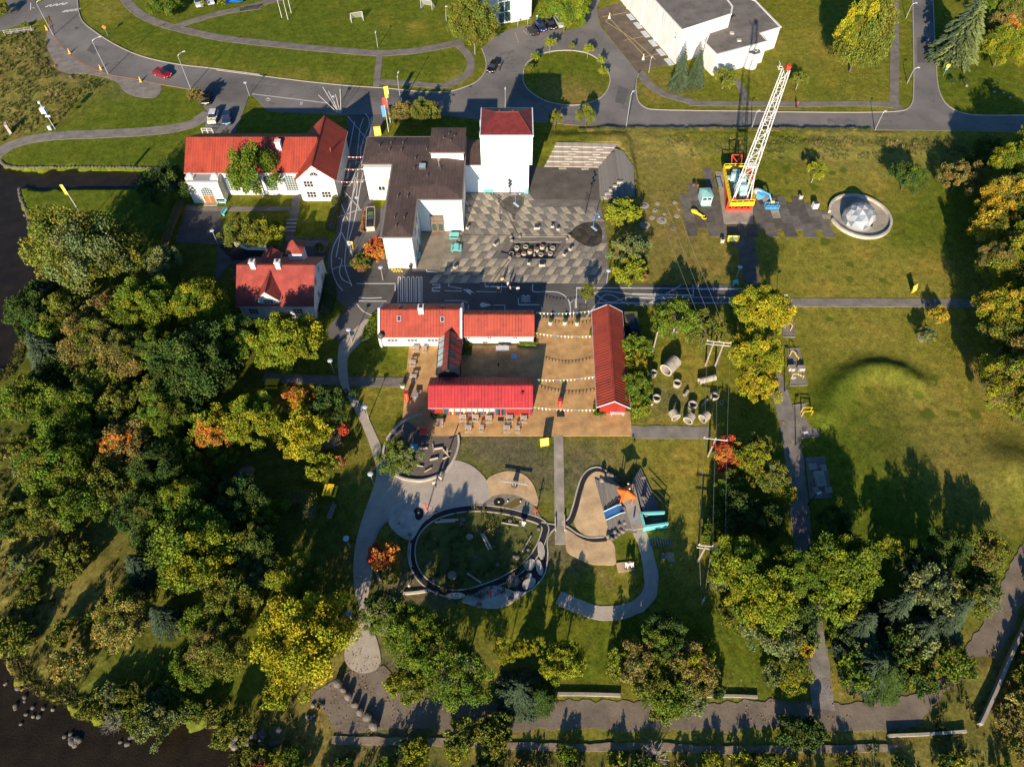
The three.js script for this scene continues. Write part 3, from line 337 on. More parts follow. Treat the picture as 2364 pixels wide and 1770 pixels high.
function archWin(t, x, y, z, w, h, gm = M_.glassBlue) {
  const sh = new THREE.Shape(); sh.moveTo(-w / 2, 0); sh.lineTo(w / 2, 0); sh.lineTo(w / 2, h - w / 2); sh.absarc(0, h - w / 2, w / 2, 0, Math.PI); const g = new THREE.ExtrudeGeometry(sh, { depth: .06, bevelEnabled: false, curveSegments: 8 });
  const p = mesh('arched_window', uvm(g), gm, t), f = []; p.position.set(x, y, z);
  for (let i = 0; i <= 5; i++) { const X = -w / 2 + w * i / 5, top = h - w / 2 + Math.sqrt(Math.max(0, w * w / 4 - X * X)); f.push(box(.07, top, .05, X, 0, .08)); }
  for (let k = .1; k < h - .1; k += .42) { const ww = k > h - w / 2 ? 2 * Math.sqrt(Math.max(.01, w * w / 4 - (k - h + w / 2) ** 2)) : w; f.push(box(ww, .06, .044, 0, k, .08)); }
  mesh('frame', f, M_.paint, p); return p;
}
{ // hall with arched windows
  const cx = -49.4, cz = -116.95, t = thing('hall', 'long white hall with orange-red metal roof, arched windows and a cross wing', 'building', [cx, cz]);
  const b = gable(t, 24.4, 11.5, 5.4, 8.8, .4, .25, M_.white, M_.redRoof);
  mesh('chimney', [box(.9, 2.3, .9, 5.4, 7, 1.9), box(1.1, .18, 1.1, 5.4, 9.3, 1.9)], M_.white, b.r1);
  // cross wing
  const wing = new THREE.Group(); wing.name = 'cross_wing'; t.add(wing); wing.position.set(-36.9 - cx, 0, -116.8 - cz); wing.rotation.y = Math.PI / 2;
  const g2 = gable(wing, 14.9, 6.9, 4.95, 8.35, .45, .35, M_.white, M_.redRoof);
  mesh('vent_pipe', cyl(.12, .12, .9, -1, 6.6, 2.2), M_.redRoof, g2.r1);
  const fz = -109.35 - cz + .02;
  for (const [x, y, w, h] of [[-38.44,3.35, 1.75, 1.35], [-38.37,.91, 1.75, 1.35], [-35.55,.91, 1.75, 1.35]]) win(t, x - cx, y, fz, w, h, 3, 2);
  win(t, -33.9 - cx - 1.15, 3.1, fz, 1.7, 1.3, 3, 1, 0, M_.paint, M_.white);
  const sc = mesh('fanlight', (() => { const s = new THREE.Shape(); s.moveTo(-.8, 0); s.lineTo(.8, 0); s.absarc(0, 0, .8, 0, Math.PI); return uvm(new THREE.ExtrudeGeometry(s, { depth: .05, bevelEnabled: false })); })(), M_.glass, t); sc.position.set(-37 - cx, 5.85, fz); mesh('frame', [box(.07, .8, .05, 0, 0, .06), box(1.7, .07, .05, 0, 0, .06), bar([0, 0, .08], [.55, .55, .08], .03), bar([0, 0, .08], [-.55, .55, .08], .03)], M_.paint, sc);
  for (const k of [-1, 0, 1]) { const l = mesh('round_light', (() => { const q = new THREE.TorusGeometry(.2, .05, 5, 10, Math.PI); return ni(q); })(), M_.glass, t); l.position.set(-37.1 - cx + k * .85, 7.05, fz + .02); }
  // front block with the arched door
  const fb = mesh('entrance_block', box2(-61.3 - cx, -55.25 - cx, -.3, 4.85, -112.5 - cz, -108.75 - cz), mat([.80, .76, .66], .85, { map: tile(streaks, 9) }), t);
  mesh('flat_roof', box2(-61.0 - cx, -55.5 - cx, 4.85, 4.9, -111.2 - cz, -109.05 - cz), M_.grey, fb);
  for (const x of [-60.7, -56.0]) { const q = new THREE.SphereGeometry(.75, 10, 6, 0, 7, 0, 1.6); q.scale(.85, 1, 1.3); q.translate(x - cx, 4.9, -110.5 - cz); mesh('corner_dome', q, M_.white, fb); mesh('dome_base', box(1.5, .35, 1.9, x - cx, 4.86, -110.45 - cz), M_.white, fb); }
  mesh('cornice', box2(-61.45 - cx, -55.1 - cx, 4.6, 4.86, -108.85 - cz, -108.6 - cz), M_.white, fb);
  const dx = -57.95 - cx, dz = -108.74 - cz; archWin(t, dx, 1.75, dz, 2.1, 2.0);
  const d = mesh('door', box(2.1, 1.9, .1, dx, 0, dz + .01), M_.woodOrange, t); for (const g of [box(.14, 1.85, .14, dx - 1.1, 0, dz + .04), box(.14, 1.85, .14, dx + 1.1, 0, dz + .04), box(.06, 1.8, .05, dx, .02, dz + .07)]) mesh('door_jamb', g, M_.paint, d); mesh('doorstep', box(2.6, .14, .9, dx, 0, dz + .45), M_.concrete, d);
  for (const x of [-53.6, -49.9, -46.3, -42.4]) archWin(t, x - cx, 1.0, 5.75 + .01, 2.3, 3.6);
  for (const g of [bar([-33.45 - cx, 0, -109.3 - cz], [-33.45 - cx, 5, -109.3 - cz], .06), bar([-40.35 - cx, 0, -109.3 - cz], [-40.35 - cx, 5, -109.3 - cz], .06)]) mesh('downpipe', g, M_.white, t);
}
{ // house in the trees
  const cx = -38.95, cz = -84.55, t = thing('house', 'white gabled house with worn red roof, two chimneys and a front gable dormer', 'house', [cx, cz]);
  const b = gable(t, 12.3, 10.6, 3.4, 7.06, .42, .28, M_.white, M_.redRoofWorn);
  for (const x of [-3.6, .55]) { const c = mesh('chimney', [box(.8, 2.0, .8, x, 6.1, .2), box(1, .16, 1, x, 8.1, .2)], M_.white, b.r1); mesh('chimney_pot', cyl(.18, .15, .3, x, 8.26, .2, 8), M_.dark, c); }
  const dorm = (x, z0, z1, w, he, hr, name) => { const g = new THREE.Group(); g.name = name; t.add(g); g.position.set(x, 0, (z0 + z1) / 2); g.rotation.y = Math.PI / 2; gable(g, Math.abs(z1 - z0), w, he, hr, .25, .25, M_.white, M_.redRoofWorn); return g; };
  dorm(-.9, 1.0, 5.35, 3.4, 4.55, 6.6, 'front_dormer'); dorm(-2.2, -5.3, -1, 2.6, 4.7, 6.0, 'back_dormer');
  const tur = mesh('turret', box(2.3, 6.6, 2.3, 2.3, 0, -4.6), M_.white, t); const py = new THREE.ConeGeometry(2.05, 1.9, 4); py.rotateY(Math.PI / 4); py.translate(2.3, 7.55, -4.6); mesh('turret_roof', uvm(py), M_.redRoofWorn, tur);
  win(t, -.9, 3.7, 5.37, 1.5, 1.0, 3, 2); win(t, -4.0, 1.2, 5.32, 1.5, 1.2, 3, 2); win(t, 3.4, 1.2, 5.32, 1.5, 1.2, 3, 2);
  const d = mesh('door', box(1.5, 2.1, .1, -.4, .2, 5.3), mat([.13, .05, .03], .6), t); for (const x of [-1.2, .4]) mesh('door_jamb', box(.12, 2.2, .14, x, .2, 5.32), M_.paint, d); mesh('doorstep', box(2.2, .2, 1.2, -.4, 0, 5.9), M_.concrete, d);
  for (const [z, y] of [[-2.5, 1.2], [1.5, 1.2], [-1.8, 4.0], [1.2, 4.0]]) win(t, 6.17, y, z, .9, 1.2, 2, 2, Math.PI / 2);
}
{ // L-shaped power station
  const t = thing('power_station', 'white L-shaped building with dark brown sheet roof beside the slab plaza', 'building', [0, 0]), H = 7.4, wm = M_.white;
  const poly = [[-27.6, -118.6], [-9, -118.6], [-9, -100.75], [-17, -100.75], [-17, -90.98], [-22, -90.98], [-22, -109.75], [-27.6, -109.75]];
  const w = mesh('wall', slab(poly, -.3, H), wm, t);
  // low hipped roof over the plan, height from the distance to the eaves
  const big = [[-27.9, -118.9], [-8.75, -118.9], [-8.75, -100.5], [-16.75, -100.5], [-16.75, -90.72], [-22.25, -90.72], [-22.25, -110.45], [-27.9, -110.45]];
  const lines = k => { const s = [...new Set(big.map(p => p[k]))].sort((a, b) => a - b), r = []; for (let i = 0; i < s.length - 1; i++) { const n = Math.max(1, Math.ceil((s[i + 1] - s[i]) / .6)); for (let j = 0; j < n; j++) r.push(s[i] + (s[i + 1] - s[i]) * j / n); } r.push(s[s.length - 1]); return r; };
  const X = lines(0), Z = lines(1), P = [], hh = (x, z) => H + .22 + .16 * Math.min(3.2, polyDist(x, z, big));
  for (let i = 0; i < X.length - 1; i++) for (let j = 0; j < Z.length - 1; j++) if (inPoly((X[i] + X[i + 1]) / 2, (Z[j] + Z[j + 1]) / 2, big)) { const v = (x, z) => [x, hh(x, z), z]; P.push(...quad(v(X[i], Z[j]), v(X[i], Z[j + 1]), v(X[i + 1], Z[j + 1]), v(X[i + 1], Z[j]))); }
  const rf = mesh('roof', tris(P), M_.brownRoof, t);
  mesh('eaves', slab(big, H - .05, H + .2), mat([.16, .14, .12], .8), t);
  mesh('gutter', ribbon([...big].map(p => p), .22, H + .08, H + .25, true), mat([.20, .18, .15], .8), t);
  const pent = mesh('penthouse', box2(-15.0, -9.02, H, 9.35, -118.5, -111.6), wm, t); mesh('penthouse_roof', (() => { const q = [[-15.3, -118.9], [-8.7, -118.9], [-8.7, -111.3], [-15.3, -111.3]], a = 9.62, top = [-12, 10, -115.1], e = q.map(p => [p[0], a, p[1]]), R = []; for (let i = 0; i < 4; i++) R.push(...e[(i + 1) % 4], ...e[i], ...top); return tris(R); })(), M_.brownRoof, pent);
  mesh('penthouse_eaves', box2(-15.3, -8.7, 9.35, 9.6, -118.9, -111.3), mat([.15, .13, .11], .8), pent);
  // vents on the roof
  const hat = [...[[-25.04,-115.12],[-22.91,-115.93],[-20.65,-115.93],[-23.01,-113.74],[-20.72,-113.64],[-17.92,-111.13],[-17.9,-108.15],[-15.37,-106.05],[-20.18,-100.58],[-18.48,-100.58],[-20.23,-95.15],[-18.57,-95.09],[-19.76,-92.78],[-16.02,-113.91],[-13.14,-108.15]]], hats9 = [[-11.85,-116.36],[-10.72,-115.73],[-12.72,-115.04],[-11.39,-114.34]];
  for (const [x, z] of hat) mesh('roof_vent', [cyl(.09, .09, .5, x, hh(x, z) - .05, z, 6), cyl(.17, .12, .14, x, hh(x, z) + .42, z, 6)], M_.iron, rf);
  for (const [x, z] of hats9) mesh('roof_vent', [cyl(.09, .09, .55, x, 9.6, z, 6), cyl(.17, .12, .14, x, 10.12, z, 6)], M_.iron, pent);
  const [sx, sz] = [-16.41,-108.83]; const sk = mesh('skylight', box(1.25, .55, 1.3, sx, hh(sx, sz) - .1, sz), M_.iron, t); mesh('skylight_pane', box(1.15, .05, 1.2, sx, hh(sx, sz) + .46, sz), mat([.35, .45, .5], .1), sk);
  const [mx, mz] = [-13.4,-109.07]; mesh('aerial', [bar([mx, 7.8, mz], [mx, 10, mz], .05), bar([mx - .3, 9.8, mz], [mx + .3, 9.8, mz], .03), bar([mx - .2, 9.5, mz], [mx + .2, 9.5, mz], .03)], M_.steel, t);
  win(t, -24.82,2.25, -109.72, 1.25, .95, 2, 1);
  const lou = mesh('wall_louvre', box(1.05, .8, .08, -23.73,3.91, -109.7), mat([.45, .40, .30], .8), t); mesh('louvre_slat', Array.from({ length: 5 }, (_, i) => box(.95, .06, .06, 0, .1 + i * .14, .06)), mat([.36, .32, .25], .8), lou); lou.position.set(0, 0, 0);
  // tall timber entrance
  const ex = -13.75, ez = -100.73, en = mesh('entrance', box(2.5, 3.9, .06, ex, 0, ez), M_.dark, t);
  for (let i = 0; i < 6; i++) mesh('louvre', box(2.4, .12, .14, ex, 2.15 + i * .3, ez + .06), M_.wood, en);
  for (const s of [-1, 1]) { const d = mesh('door', [box(.16, 2, .12, ex + s * 1.12, 0, ez + .07), box(.14, 2, .12, ex + s * .1, 0, ez + .07), box(1.1, .16, .12, ex + s * .6, 1.9, ez + .075), box(1.1, .2, .12, ex + s * .6, 0, ez + .075)], M_.woodOrange, en); mesh('pane', box(.9, 1.8, .03, ex + s * .6, .1, ez + .06), M_.glassBlue, d); }
  for (const [y, z] of [[4.4, -98], [4.4, -95], [1.2, -98.4], [1.2, -95.4], [1.2, -93]]) win(t, -16.98, y, z, .8, 1.3, 2, 2, Math.PI / 2);
  for (const [y, z] of [[4.6, -108], [4.6, -105]]) win(t, -8.98, y, z, .8, 1.3, 2, 2, Math.PI / 2);
  for (const g of [0, 1, 2].map(i => box(.9, .1, .04, -19.6 + .12 * i, 3.3 + i * .28, -90.98))) mesh('wall_relief', g, M_.whiteCool, t); mesh('air_grille', box(.95, .75, .05, -18.5, 1.2, -90.97), mat([.6, .6, .6], .6), t);
  for (const g of [box(.35, .9, .04, -11.2, 2.6, -100.73, 0), box(.8, .3, .045, -11.1, 2.9, -100.73), box(.8, .1, .04, -11.1, 1.75, -100.73)]) mesh('wall_emblem', g, M_.whiteCool, t);
  for (const g of [bar([-21.9, 0, -90.9], [-21.9, 7.4, -90.9], .06), bar([-17.1, 0, -90.9], [-17.1, 7.4, -90.9], .06), bar([-9.3, 0, -100.68], [-9.3, 7.4, -100.68], .06), bar([-27.3, 0, -109.65], [-27.3, 7.4, -109.65], .06)]) mesh('downpipe', g, M_.white, t);
  mesh('link_wing', box2(-9.02, -5.7, -.3, 6.35, -119.6, -111.92), M_.whiteCool, t); mesh('link_roof', box2(-8.98, -5.8, 6.35, 6.5, -119.6, -111.8), M_.brownRoof, t);
}
{ // hoist tower
  const t = thing('hoist_tower', 'tall blank white tower with maroon hipped roof', 'tower', [0, 0]), wm = M_.whiteCool;
  mesh('shaft', box2(-5.8, 3.2, -.3, 6.4, -120.3, -111.9), wm, t); mesh('upper_shaft', box2(-5.8, 3.78, 6.4, 12.6, -120.5, -111.88), wm, t);
  mesh('parapet', ribbon([[-5.78, -120.5], [3.82, -120.5], [3.82, -111.95], [-5.78, -111.95]], .2, 12.5, 12.78, true), wm, t);
  const e = [[-5.75, 12.7, -120.5], [3.8, 12.7, -120.5], [3.8, 12.7, -111.95], [-5.75, 12.7, -111.95]], a = [-3.1, 14.3, -116.8], b = [1.2, 14.3, -116.8];
  const [nb, rr, ff, ll] = [[e[1], e[0], a, b], [e[2], e[1], b], [e[3], e[2], b, a], [e[0], e[3], a]];
  for (const f of [nb, rr, ff, ll]) mesh('roof_slope', tris(f.length === 4 ? quad(f[0], f[1], f[2], f[3]) : f.flat()), M_.maroon, t);
  mesh('hip_cap', [bar(e[0], a, .09), bar(e[1], b, .09), bar(e[2], b, .09), bar(e[3], a, .09), bar(a, b, .1)], M_.maroon, t);
  for (const x of [-2.3, .2]) mesh('vent_pipe', cyl(.14, .14, .8, x, 14.1, -116.7, 7), M_.maroon, t);
  for (const g of [box(.3, 1.3, .5, -5.95, 10.4, -118.2), box(.3, 1.1, .5, -5.95, 9.9, -115.5)]) mesh('wall_box', g, M_.grey, t);
}
{ // low white wings with red roofs
  const mk = (name, label, x0, x1, zb, zf, he, hr, o, wm, rm) => { const t = thing(name, label, 'building', [(x0 + x1) / 2, (zb + zf) / 2]); return [t, gable(t, x1 - x0, zf - zb - 2 * o, he, hr, o, .12, wm, rm), (zf - zb) / 2 - o]; };
  let [t, b, zf] = mk('stable_wing', 'white low wing with red roof, two rooflights and white gable parapets beside the grass', -21.1, -8.3, -80.09, -72.93, 2.6, 5.1, .32, M_.white, M_.redRoof);
  for (const x of [-6.6, 6.55]) mesh('gable_parapet', prismX([[-3.6, -.3], [3.6, -.3], [3.6, 2.95], [0, 5.55], [-3.6, 2.95]], x - .17, x + .17), M_.white, t);
  const ch = mesh('chimney', [box(.85, 1.5, .95, .15, 4.5, .15), box(.95, .12, 1.05, .15, 6, .15)], M_.white, b.r1); mesh('flue', box(.5, .1, .5, .15, 6.12, .15), M_.dark, ch);
  for (const [x, z] of [[-3.4, 1.15], [3.55, 1.25]]) { const k = mesh('rooflight', box(.5, .12, .75, 0, 0, 0), M_.dark, b.r1); k.position.set(x, b.at(z) + .06, z); k.rotation.x = .61; mesh('frame', [box(.08, .16, .85, -.28), box(.08, .16, .85, .28), box(.6, .15, .08, 0, 0, .4), box(.6, .15, .08, 0, 0, -.4)], M_.steel, k); }
  for (const x of [-3.3, 3.4]) mesh('roof_hatch', box(.5, .35, .4, x, b.at(1.2), -1.3), M_.steel, b.r2);
  for (const x of [-4.6, -1.4, 1.9]) win(t, x, 1.1, zf + .01, 1.7, .75, 3, 2);
  const dish = new THREE.SphereGeometry(.62, 12, 6, 0, 7, 0, 1.0); dish.rotateX(1.0); dish.translate(-6.25, 3.0, zf + .3); mesh('satellite_dish', [dish, bar([-6.25, 2.3, zf], [-6.25, 3.0, zf + .2], .06)], M_.iron, t);
  [t, b, zf] = mk('stable_wing', 'shorter white wing with plain red roof facing the sand-coloured court', -7.65, 3.5, -79.01, -73.42, 2.2, 4.24, .35, M_.white, M_.redRoof);
  mesh('vent_pipe', cyl(.12, .12, .6, 4.2, 3.6, -.7, 7), M_.redRoof, b.r2);
  for (const x of [-5.1, -1.6, 2.6]) win(t, x, 1.25, zf + .01, .7, .4, 2, 1); mesh('wall_bench', box(.8, .1, .3, -2.3, .4, zf + .2), M_.wood, t); mesh('downpipe', bar([5.5, 0, zf + .06], [5.5, 2, zf + .06], .06), M_.paint, t);
  // red café barn
  [t, b, zf] = mk('cafe_barn', 'bright red barn with a glazed front and picnic tables before it', -12.4, 3.0, -64.91, -59.35, 2.5, 4.3, .3, M_.redWall, M_.redRoofBright);
  mesh('vent_pipe', [cyl(.15, .15, .7, 6.2, 3.3, 1.2, 8), cyl(.24, .24, .14, 6.2, 4.0, 1.2, 8)], M_.redRoofBright, b.r1);
  const awn = mat([.78, .72, .55], .85);
  for (let i = 0; i < 11; i++) { const x = -5.25 + i * .87, w = mesh('window', box(.72, 1.65, .05, x, .15, zf + .01), M_.glassBlue, t); mesh('frame', [box(.08, 1.8, .12, x - .4, .1, zf + .05), box(.08, 1.8, .12, x + .4, .1, zf + .05), box(.8, .08, .1, x, .1, zf + .05)], mat([.6, .05, .04], .7), w); if (i > 0 && i < 9) { mesh('blind', box(.7, .62, .05, x, 1.2, zf + .06), awn, w); if (i % 2) mesh('curtain', box(.2, .8, .04, x + .1, .3, zf + .05), M_.yellow, w); } }
  const d = mesh('door', box(.75, 1.9, .07, 3.0, .05, zf + .05), M_.glass, t); mesh('door_mat', box(.9, .03, .7, 3.0, .05, zf + .7), M_.dark, d);
  for (const x of [-7.3, 7.4]) mesh('downpipe', bar([x, 0, zf + .1], [x, 2.2, zf + .1], .07), mat([.18, .08, .35], .5), t);
  const pb = mesh('planter_bed', box(1.9, .3, .5, -6.3, .05, zf + .45), M_.dark, t);
  // long barn
  t = thing('long_barn', 'long low red barn with its white-edged gable towards the play lawn', 'building', [15.45, -69.25], { rot: Math.PI / 2 - .028 });
  b = gable(t, 18.6, 3.9, 2.1, 3.75, .55, .35, M_.redWall, M_.redRoof);
  const g = mesh('bargeboard', [bar([-9.67, 2.1, 2.55], [-9.67, 3.8, 0], .09), bar([-9.67, 2.1, -2.55], [-9.67, 3.8, 0], .09), box(.14, 2.2, .14, -9.32, 0, 1.9), box(.14, 2.2, .14, -9.32, 0, -1.9), bar([9.67, 2.1, 2.55], [9.67, 3.8, 0], .09), bar([9.67, 2.1, -2.55], [9.67, 3.8, 0], .09)], M_.paint, t); g.rotation.y = Math.PI;
}
{ // glazed link
  const t = thing('glazed_link', 'dark glass-roofed passage joining the white wing to the red barn', 'building', [-9.85, -69.1]), he = 2.2, hr = 3.9, z0 = -4.1, z1 = 3.5;
  mesh('wall', prismX([[-1.5, -.2], [1.5, -.2], [1.5, 2.1], [0, 3.5], [-1.5, 2.1]], z0, z1), M_.iron, t).rotation.y = -Math.PI / 2;
  const red = mat([.22, .028, .022], .35), green = mat([.035, .055, .045], .25), pale = mat([.40, .50, .48], .12);
  for (const s of [-1, 1]) for (let i = 0; i < 6; i++) for (let k = 0; k < 2; k++) {
    const a = z0 + (z1 - z0) * i / 6 + .03, c = z0 + (z1 - z0) * (i + 1) / 6 - .03, u0 = k / 2 + .01, u1 = k / 2 + .49, P = (u, z) => [s * 1.85 * (1 - u), he + (hr - he) * u, z];
    const m = s < 0 ? (k === 0 ? (i < 5 ? pale : green) : red) : (k === 0 ? (i < 5 ? red : green) : (i % 2 ? green : red));
    mesh('roof_pane', tris(quad(P(u0, a), P(u0, c), P(u1, c), P(u1, a))), m, t);
  }
  mesh('roof_frame', [bar([0, hr, z0], [0, hr, z1], .1), ...[-1, 1].flatMap(s => [bar([s * 1.87, he, z0], [s * 1.87, he, z1], .08), ...Array.from({ length: 7 }, (_, i) => bar([s * 1.85, he, z0 + (z1 - z0) * i / 6], [0, hr, z0 + (z1 - z0) * i / 6], .05, 4))])], M_.dark, t);
  const arch = new THREE.TorusGeometry(1.45, .12, 5, 14, Math.PI); arch.scale(1, .6, 1); arch.translate(0, 2.2, z1 + .1); mesh('end_arch', arch, M_.dark, t);
}
{ // museum, upper right
  const t = thing('museum', 'large windowless white building with grey gravel roofs and a round stair tower', 'building', [0, 0]);
  const hi = [[38.2, -158], [50.6, -165.2], [51.5, -168.5], [46, -198], [25, -198]], lo = [[44.2, -158], [46, -153.2], [58.5, -158.9], [57.6, -162.4], [62.9, -165.3], [59.5, -178], [52, -185], [48.2, -169]];
  const blk = (name, p, h) => { const w = mesh(name, slab(p, -.3, h), M_.white, t), c = p.reduce((a, q) => [a[0] + q[0] / p.length, a[1] + q[1] / p.length], [0, 0]); mesh('gravel_roof', slab(p.map(q => [q[0] + (c[0] - q[0]) * .025, q[1] + (c[1] - q[1]) * .025]), h, h + .05), M_.greyRoof, w); mesh('parapet', ribbon(p, .3, h - .1, h + .22, true), M_.white, w); return w; };
  const a = blk('main_block', hi, 8); blk('low_block', lo, 4.9);
  const d = [-.315, -.949]; for (let i = 0; i < 4; i++) { const q = 3 + i * 8.2; mesh('pilaster', box(.3, 7.9, .5, 38.2 + d[0] * q - .1, 0, -158 + d[1] * q, .32), M_.white, a); }
  for (let i = 0; i < 6; i++) { const q = 1.2 + i * 4.4; mesh('cellar_hatch', box(1.3, .12, 2.9, 37.2 + d[0] * q, .03, -157.8 + d[1] * q, .32), mat([.45, .5, .55], .4), t); }
  const [rx, rz] = [55.45,-156.33]; mesh('stair_tower', cyl(1.55, 1.55, 3.7, rx, 0, rz - .8, 24), M_.white, t); mesh('tower_cap', cyl(1.35, 1.35, .06, rx, 3.7, rz - .8, 24), M_.greyRoof, t); const vp = new THREE.TorusGeometry(.55, .12, 6, 14); vp.rotateX(Math.PI / 2); vp.translate(rx + .3, 3.85, rz - .9); mesh('roof_ring', vp, M_.steel, t);
  const lg = mesh('logo_disc', (() => { const q = new THREE.TorusGeometry(.62, .14, 5, 20); q.rotateY(-Math.PI / 2 + .32); q.translate(37.4, 5.7, -160.4); return q; })(), mat([.10, .35, .35], .6), t);
  for (const [x, z] of [[50.97,-162.44],[52.03,-159.26]]) mesh('skylight', box(.9, .3, .9, x, 4.95, z), M_.concretePale, t);
  const [fx, fz] = [52.47,-169.02]; mesh('roof_fan', [box(.7, .8, .7, fx, 4.9, fz)], M_.iron, t);
}
{ // school block at the upper edge
  const [ax, az] = [-.25,-177.17], [bx, bz] = [4.84,-179.37], t = thing('office_block', 'pale panelled block with a tall glazed corner behind the parked cars', 'building', [0, 0]);
  const dx = bx - ax, dz = bz - az, L = Math.hypot(dx, dz), u = [dx / L, dz / L], n = [u[1], -u[0]], P = (a, b) => [ax + u[0] * a + n[0] * b, az + u[1] * a + n[1] * b];
  mesh('wall', slab([P(0, 0), P(L, 0), P(L, 14), P(-3.2, 14), P(-3.2, .4), P(0, .4)], -.3, 9), M_.white, t);
  for (let i = 0; i < 3; i++) { const g = mesh('glazing', slab([P(-3.1, .3), P(-.1, .3), P(-.1, .38), P(-3.1, .38)], .3 + i * 2.6, 2.6 + i * 2.6), M_.glassBlue, t); mesh('mullion', [slab([P(-1.7, .2), P(-1.5, .2), P(-1.5, .36), P(-1.7, .36)], .3 + i * 2.6, 2.6 + i * 2.6)], M_.paint, g); }
  for (let i = 1; i < 5; i++) for (let k = 0; k < 5; k++) { const a0 = L * (i - 1) / 4 + .03, a1 = L * i / 4 - .03; mesh('wall_panel', slab([P(a0, -.03), P(a1, -.03), P(a1, .02), P(a0, .02)], .35 + k * 1.7, 2.0 + k * 1.7), M_.white, t); }
}

// ---------- trees and shrubs ----------
function leafGeo(leaves) { // leaves: [pos, dir, len, wid, tint, warm]
  const n = leaves.length, P = new Float32Array(n * 18), N = new Float32Array(n * 18), C = new Float32Array(n * 18), a = V3(0, 0, 0), b = V3(0, 0, 0), nn = V3(0, 0, 0);
  leaves.forEach(([p, d, len, wid, tint, warm], i) => {
    a.copy(d).normalize(); b.set(d.y * .3 + Math.sin(i * 12.9), Math.cos(i * 7.7), Math.sin(i * 3.1)); b.addScaledVector(a, -b.dot(a)).normalize(); nn.copy(a).cross(b);
    const q = [p.clone().addScaledVector(a, -len / 2), p.clone().addScaledVector(b, wid / 2).addScaledVector(nn, len * .1), p.clone().addScaledVector(a, len / 2), p.clone().addScaledVector(b, -wid / 2).addScaledVector(nn, len * .1)];
    [0, 1, 2, 0, 2, 3].forEach((k, j) => { const o = i * 18 + j * 3; P[o] = q[k].x; P[o + 1] = q[k].y; P[o + 2] = q[k].z; C[o] = tint * (1 + warm); C[o + 1] = tint; C[o + 2] = tint * (1 - warm * .5); });
  });
  const g = new THREE.BufferGeometry(); g.setAttribute('position', new THREE.BufferAttribute(P, 3)); g.setAttribute('color', new THREE.BufferAttribute(C, 3)); g.computeVertexNormals(); return g;
}
function ball(r) { const z = 2 * r() - 1, t = r() * 6.2832, s = Math.sqrt(1 - z * z); return V3(s * Math.cos(t), z, s * Math.sin(t)); }
function crownGeo(seed, R, n, leaf, flat = .85, upright = 0) {
  const r = rng(seed), cl = [], K = Math.round(30 + R * 9);
  for (let i = 0; i < K; i++) { const d = ball(r); if (d.y < -.35) d.y *= -.6; const lump = .62 + .56 * fbm(d.x * 1.7 + seed, d.z * 1.7 + d.y, seed, 2), q = (.45 + .55 * Math.pow(r(), .5)) * lump; cl.push([V3(d.x * R * q, d.y * R * flat * q, d.z * R * q), R * (.11 + .12 * r()), .74 + .5 * r(), (r() - .45) * .36]); }
  const L = [];
  for (let i = 0; i < n; i++) {
    const [c, cr, tint, warm] = cl[Math.floor(r() * K)], d = ball(r), p = c.clone().addScaledVector(d, cr * (.45 + .6 * r())), o = p.clone().normalize();
    const dir = ball(r).addScaledVector(o, .35); dir.y -= .25; if (upright) dir.y += upright;
    L.push([p, dir, leaf * (.7 + .7 * r()), leaf * (.5 + .4 * r()), tint * (.68 + .64 * r()), warm + (r() - .5) * .2]);
  }
  return leafGeo(L);
}
function coniferGeo(seed, R, Hh, n, leaf = .42) {
  const r = rng(seed), L = [], tiers = 15;
  for (let t = 0; t < tiers; t++) {
    const f = t / (tiers - 1), y = -Hh / 2 + Hh * f, rad = R * Math.pow(1 - f, .8) + .15, nb = Math.round(5 + 9 * (1 - f)), a0 = r() * 6.28;
    for (let b = 0; b < nb; b++) {
      const a = a0 + 6.2832 * (b + .5 * r()) / nb, len = rad * (.75 + .35 * r()), m = Math.max(5, Math.round(n / 150 * (len / R) * 2.0)), tint = .8 + .4 * r();
      for (let k = 0; k < m; k++) {
        const u = (k + r()) / m, sway = (r() - .5) * .34 * len * u, rr = len * u, p = V3(Math.cos(a) * rr - Math.sin(a) * sway, y - .35 * rr * u + (r() - .5) * .15, Math.sin(a) * rr + Math.cos(a) * sway);
        L.push([p, V3(Math.cos(a + (r() - .5) * 1.3), -.25 + (r() - .5) * .6, Math.sin(a + (r() - .5) * 1.3)), leaf * (1 + .5 * r()), leaf * .42, tint * (.8 + .4 * r()), (r() - .5) * .15]);
      }
    }
  }
  return leafGeo(L);
}
function twigs(seed, R, Hh, n, r0 = .05) {
  const r = rng(seed), g = [];
  for (let i = 0; i < n; i++) { const a = r() * 6.28, s = .25 + .75 * r(), m = [Math.cos(a) * R * s * .45, Hh * (.35 + .25 * r()), Math.sin(a) * R * s * .45], e = [Math.cos(a + .5 * (r() - .5)) * R * s, Hh * (.7 + .3 * r()), Math.sin(a + .5 * (r() - .5)) * R * s]; g.push(bar([m[0] * .15, 0, m[2] * .15], m, r0, 3, r0 * .7), bar(m, e, r0 * .7, 3, r0 * .25)); for (let k = 0; k < 3; k++) { const f = r(), b = m.map((v, q) => v + (e[q] - v) * f); g.push(bar(b, [b[0] + (r() - .5) * R * .5, b[1] + r() * Hh * .2, b[2] + (r() - .5) * R * .5], r0 * .4, 3, r0 * .15)); } }
  return mg(g);
}
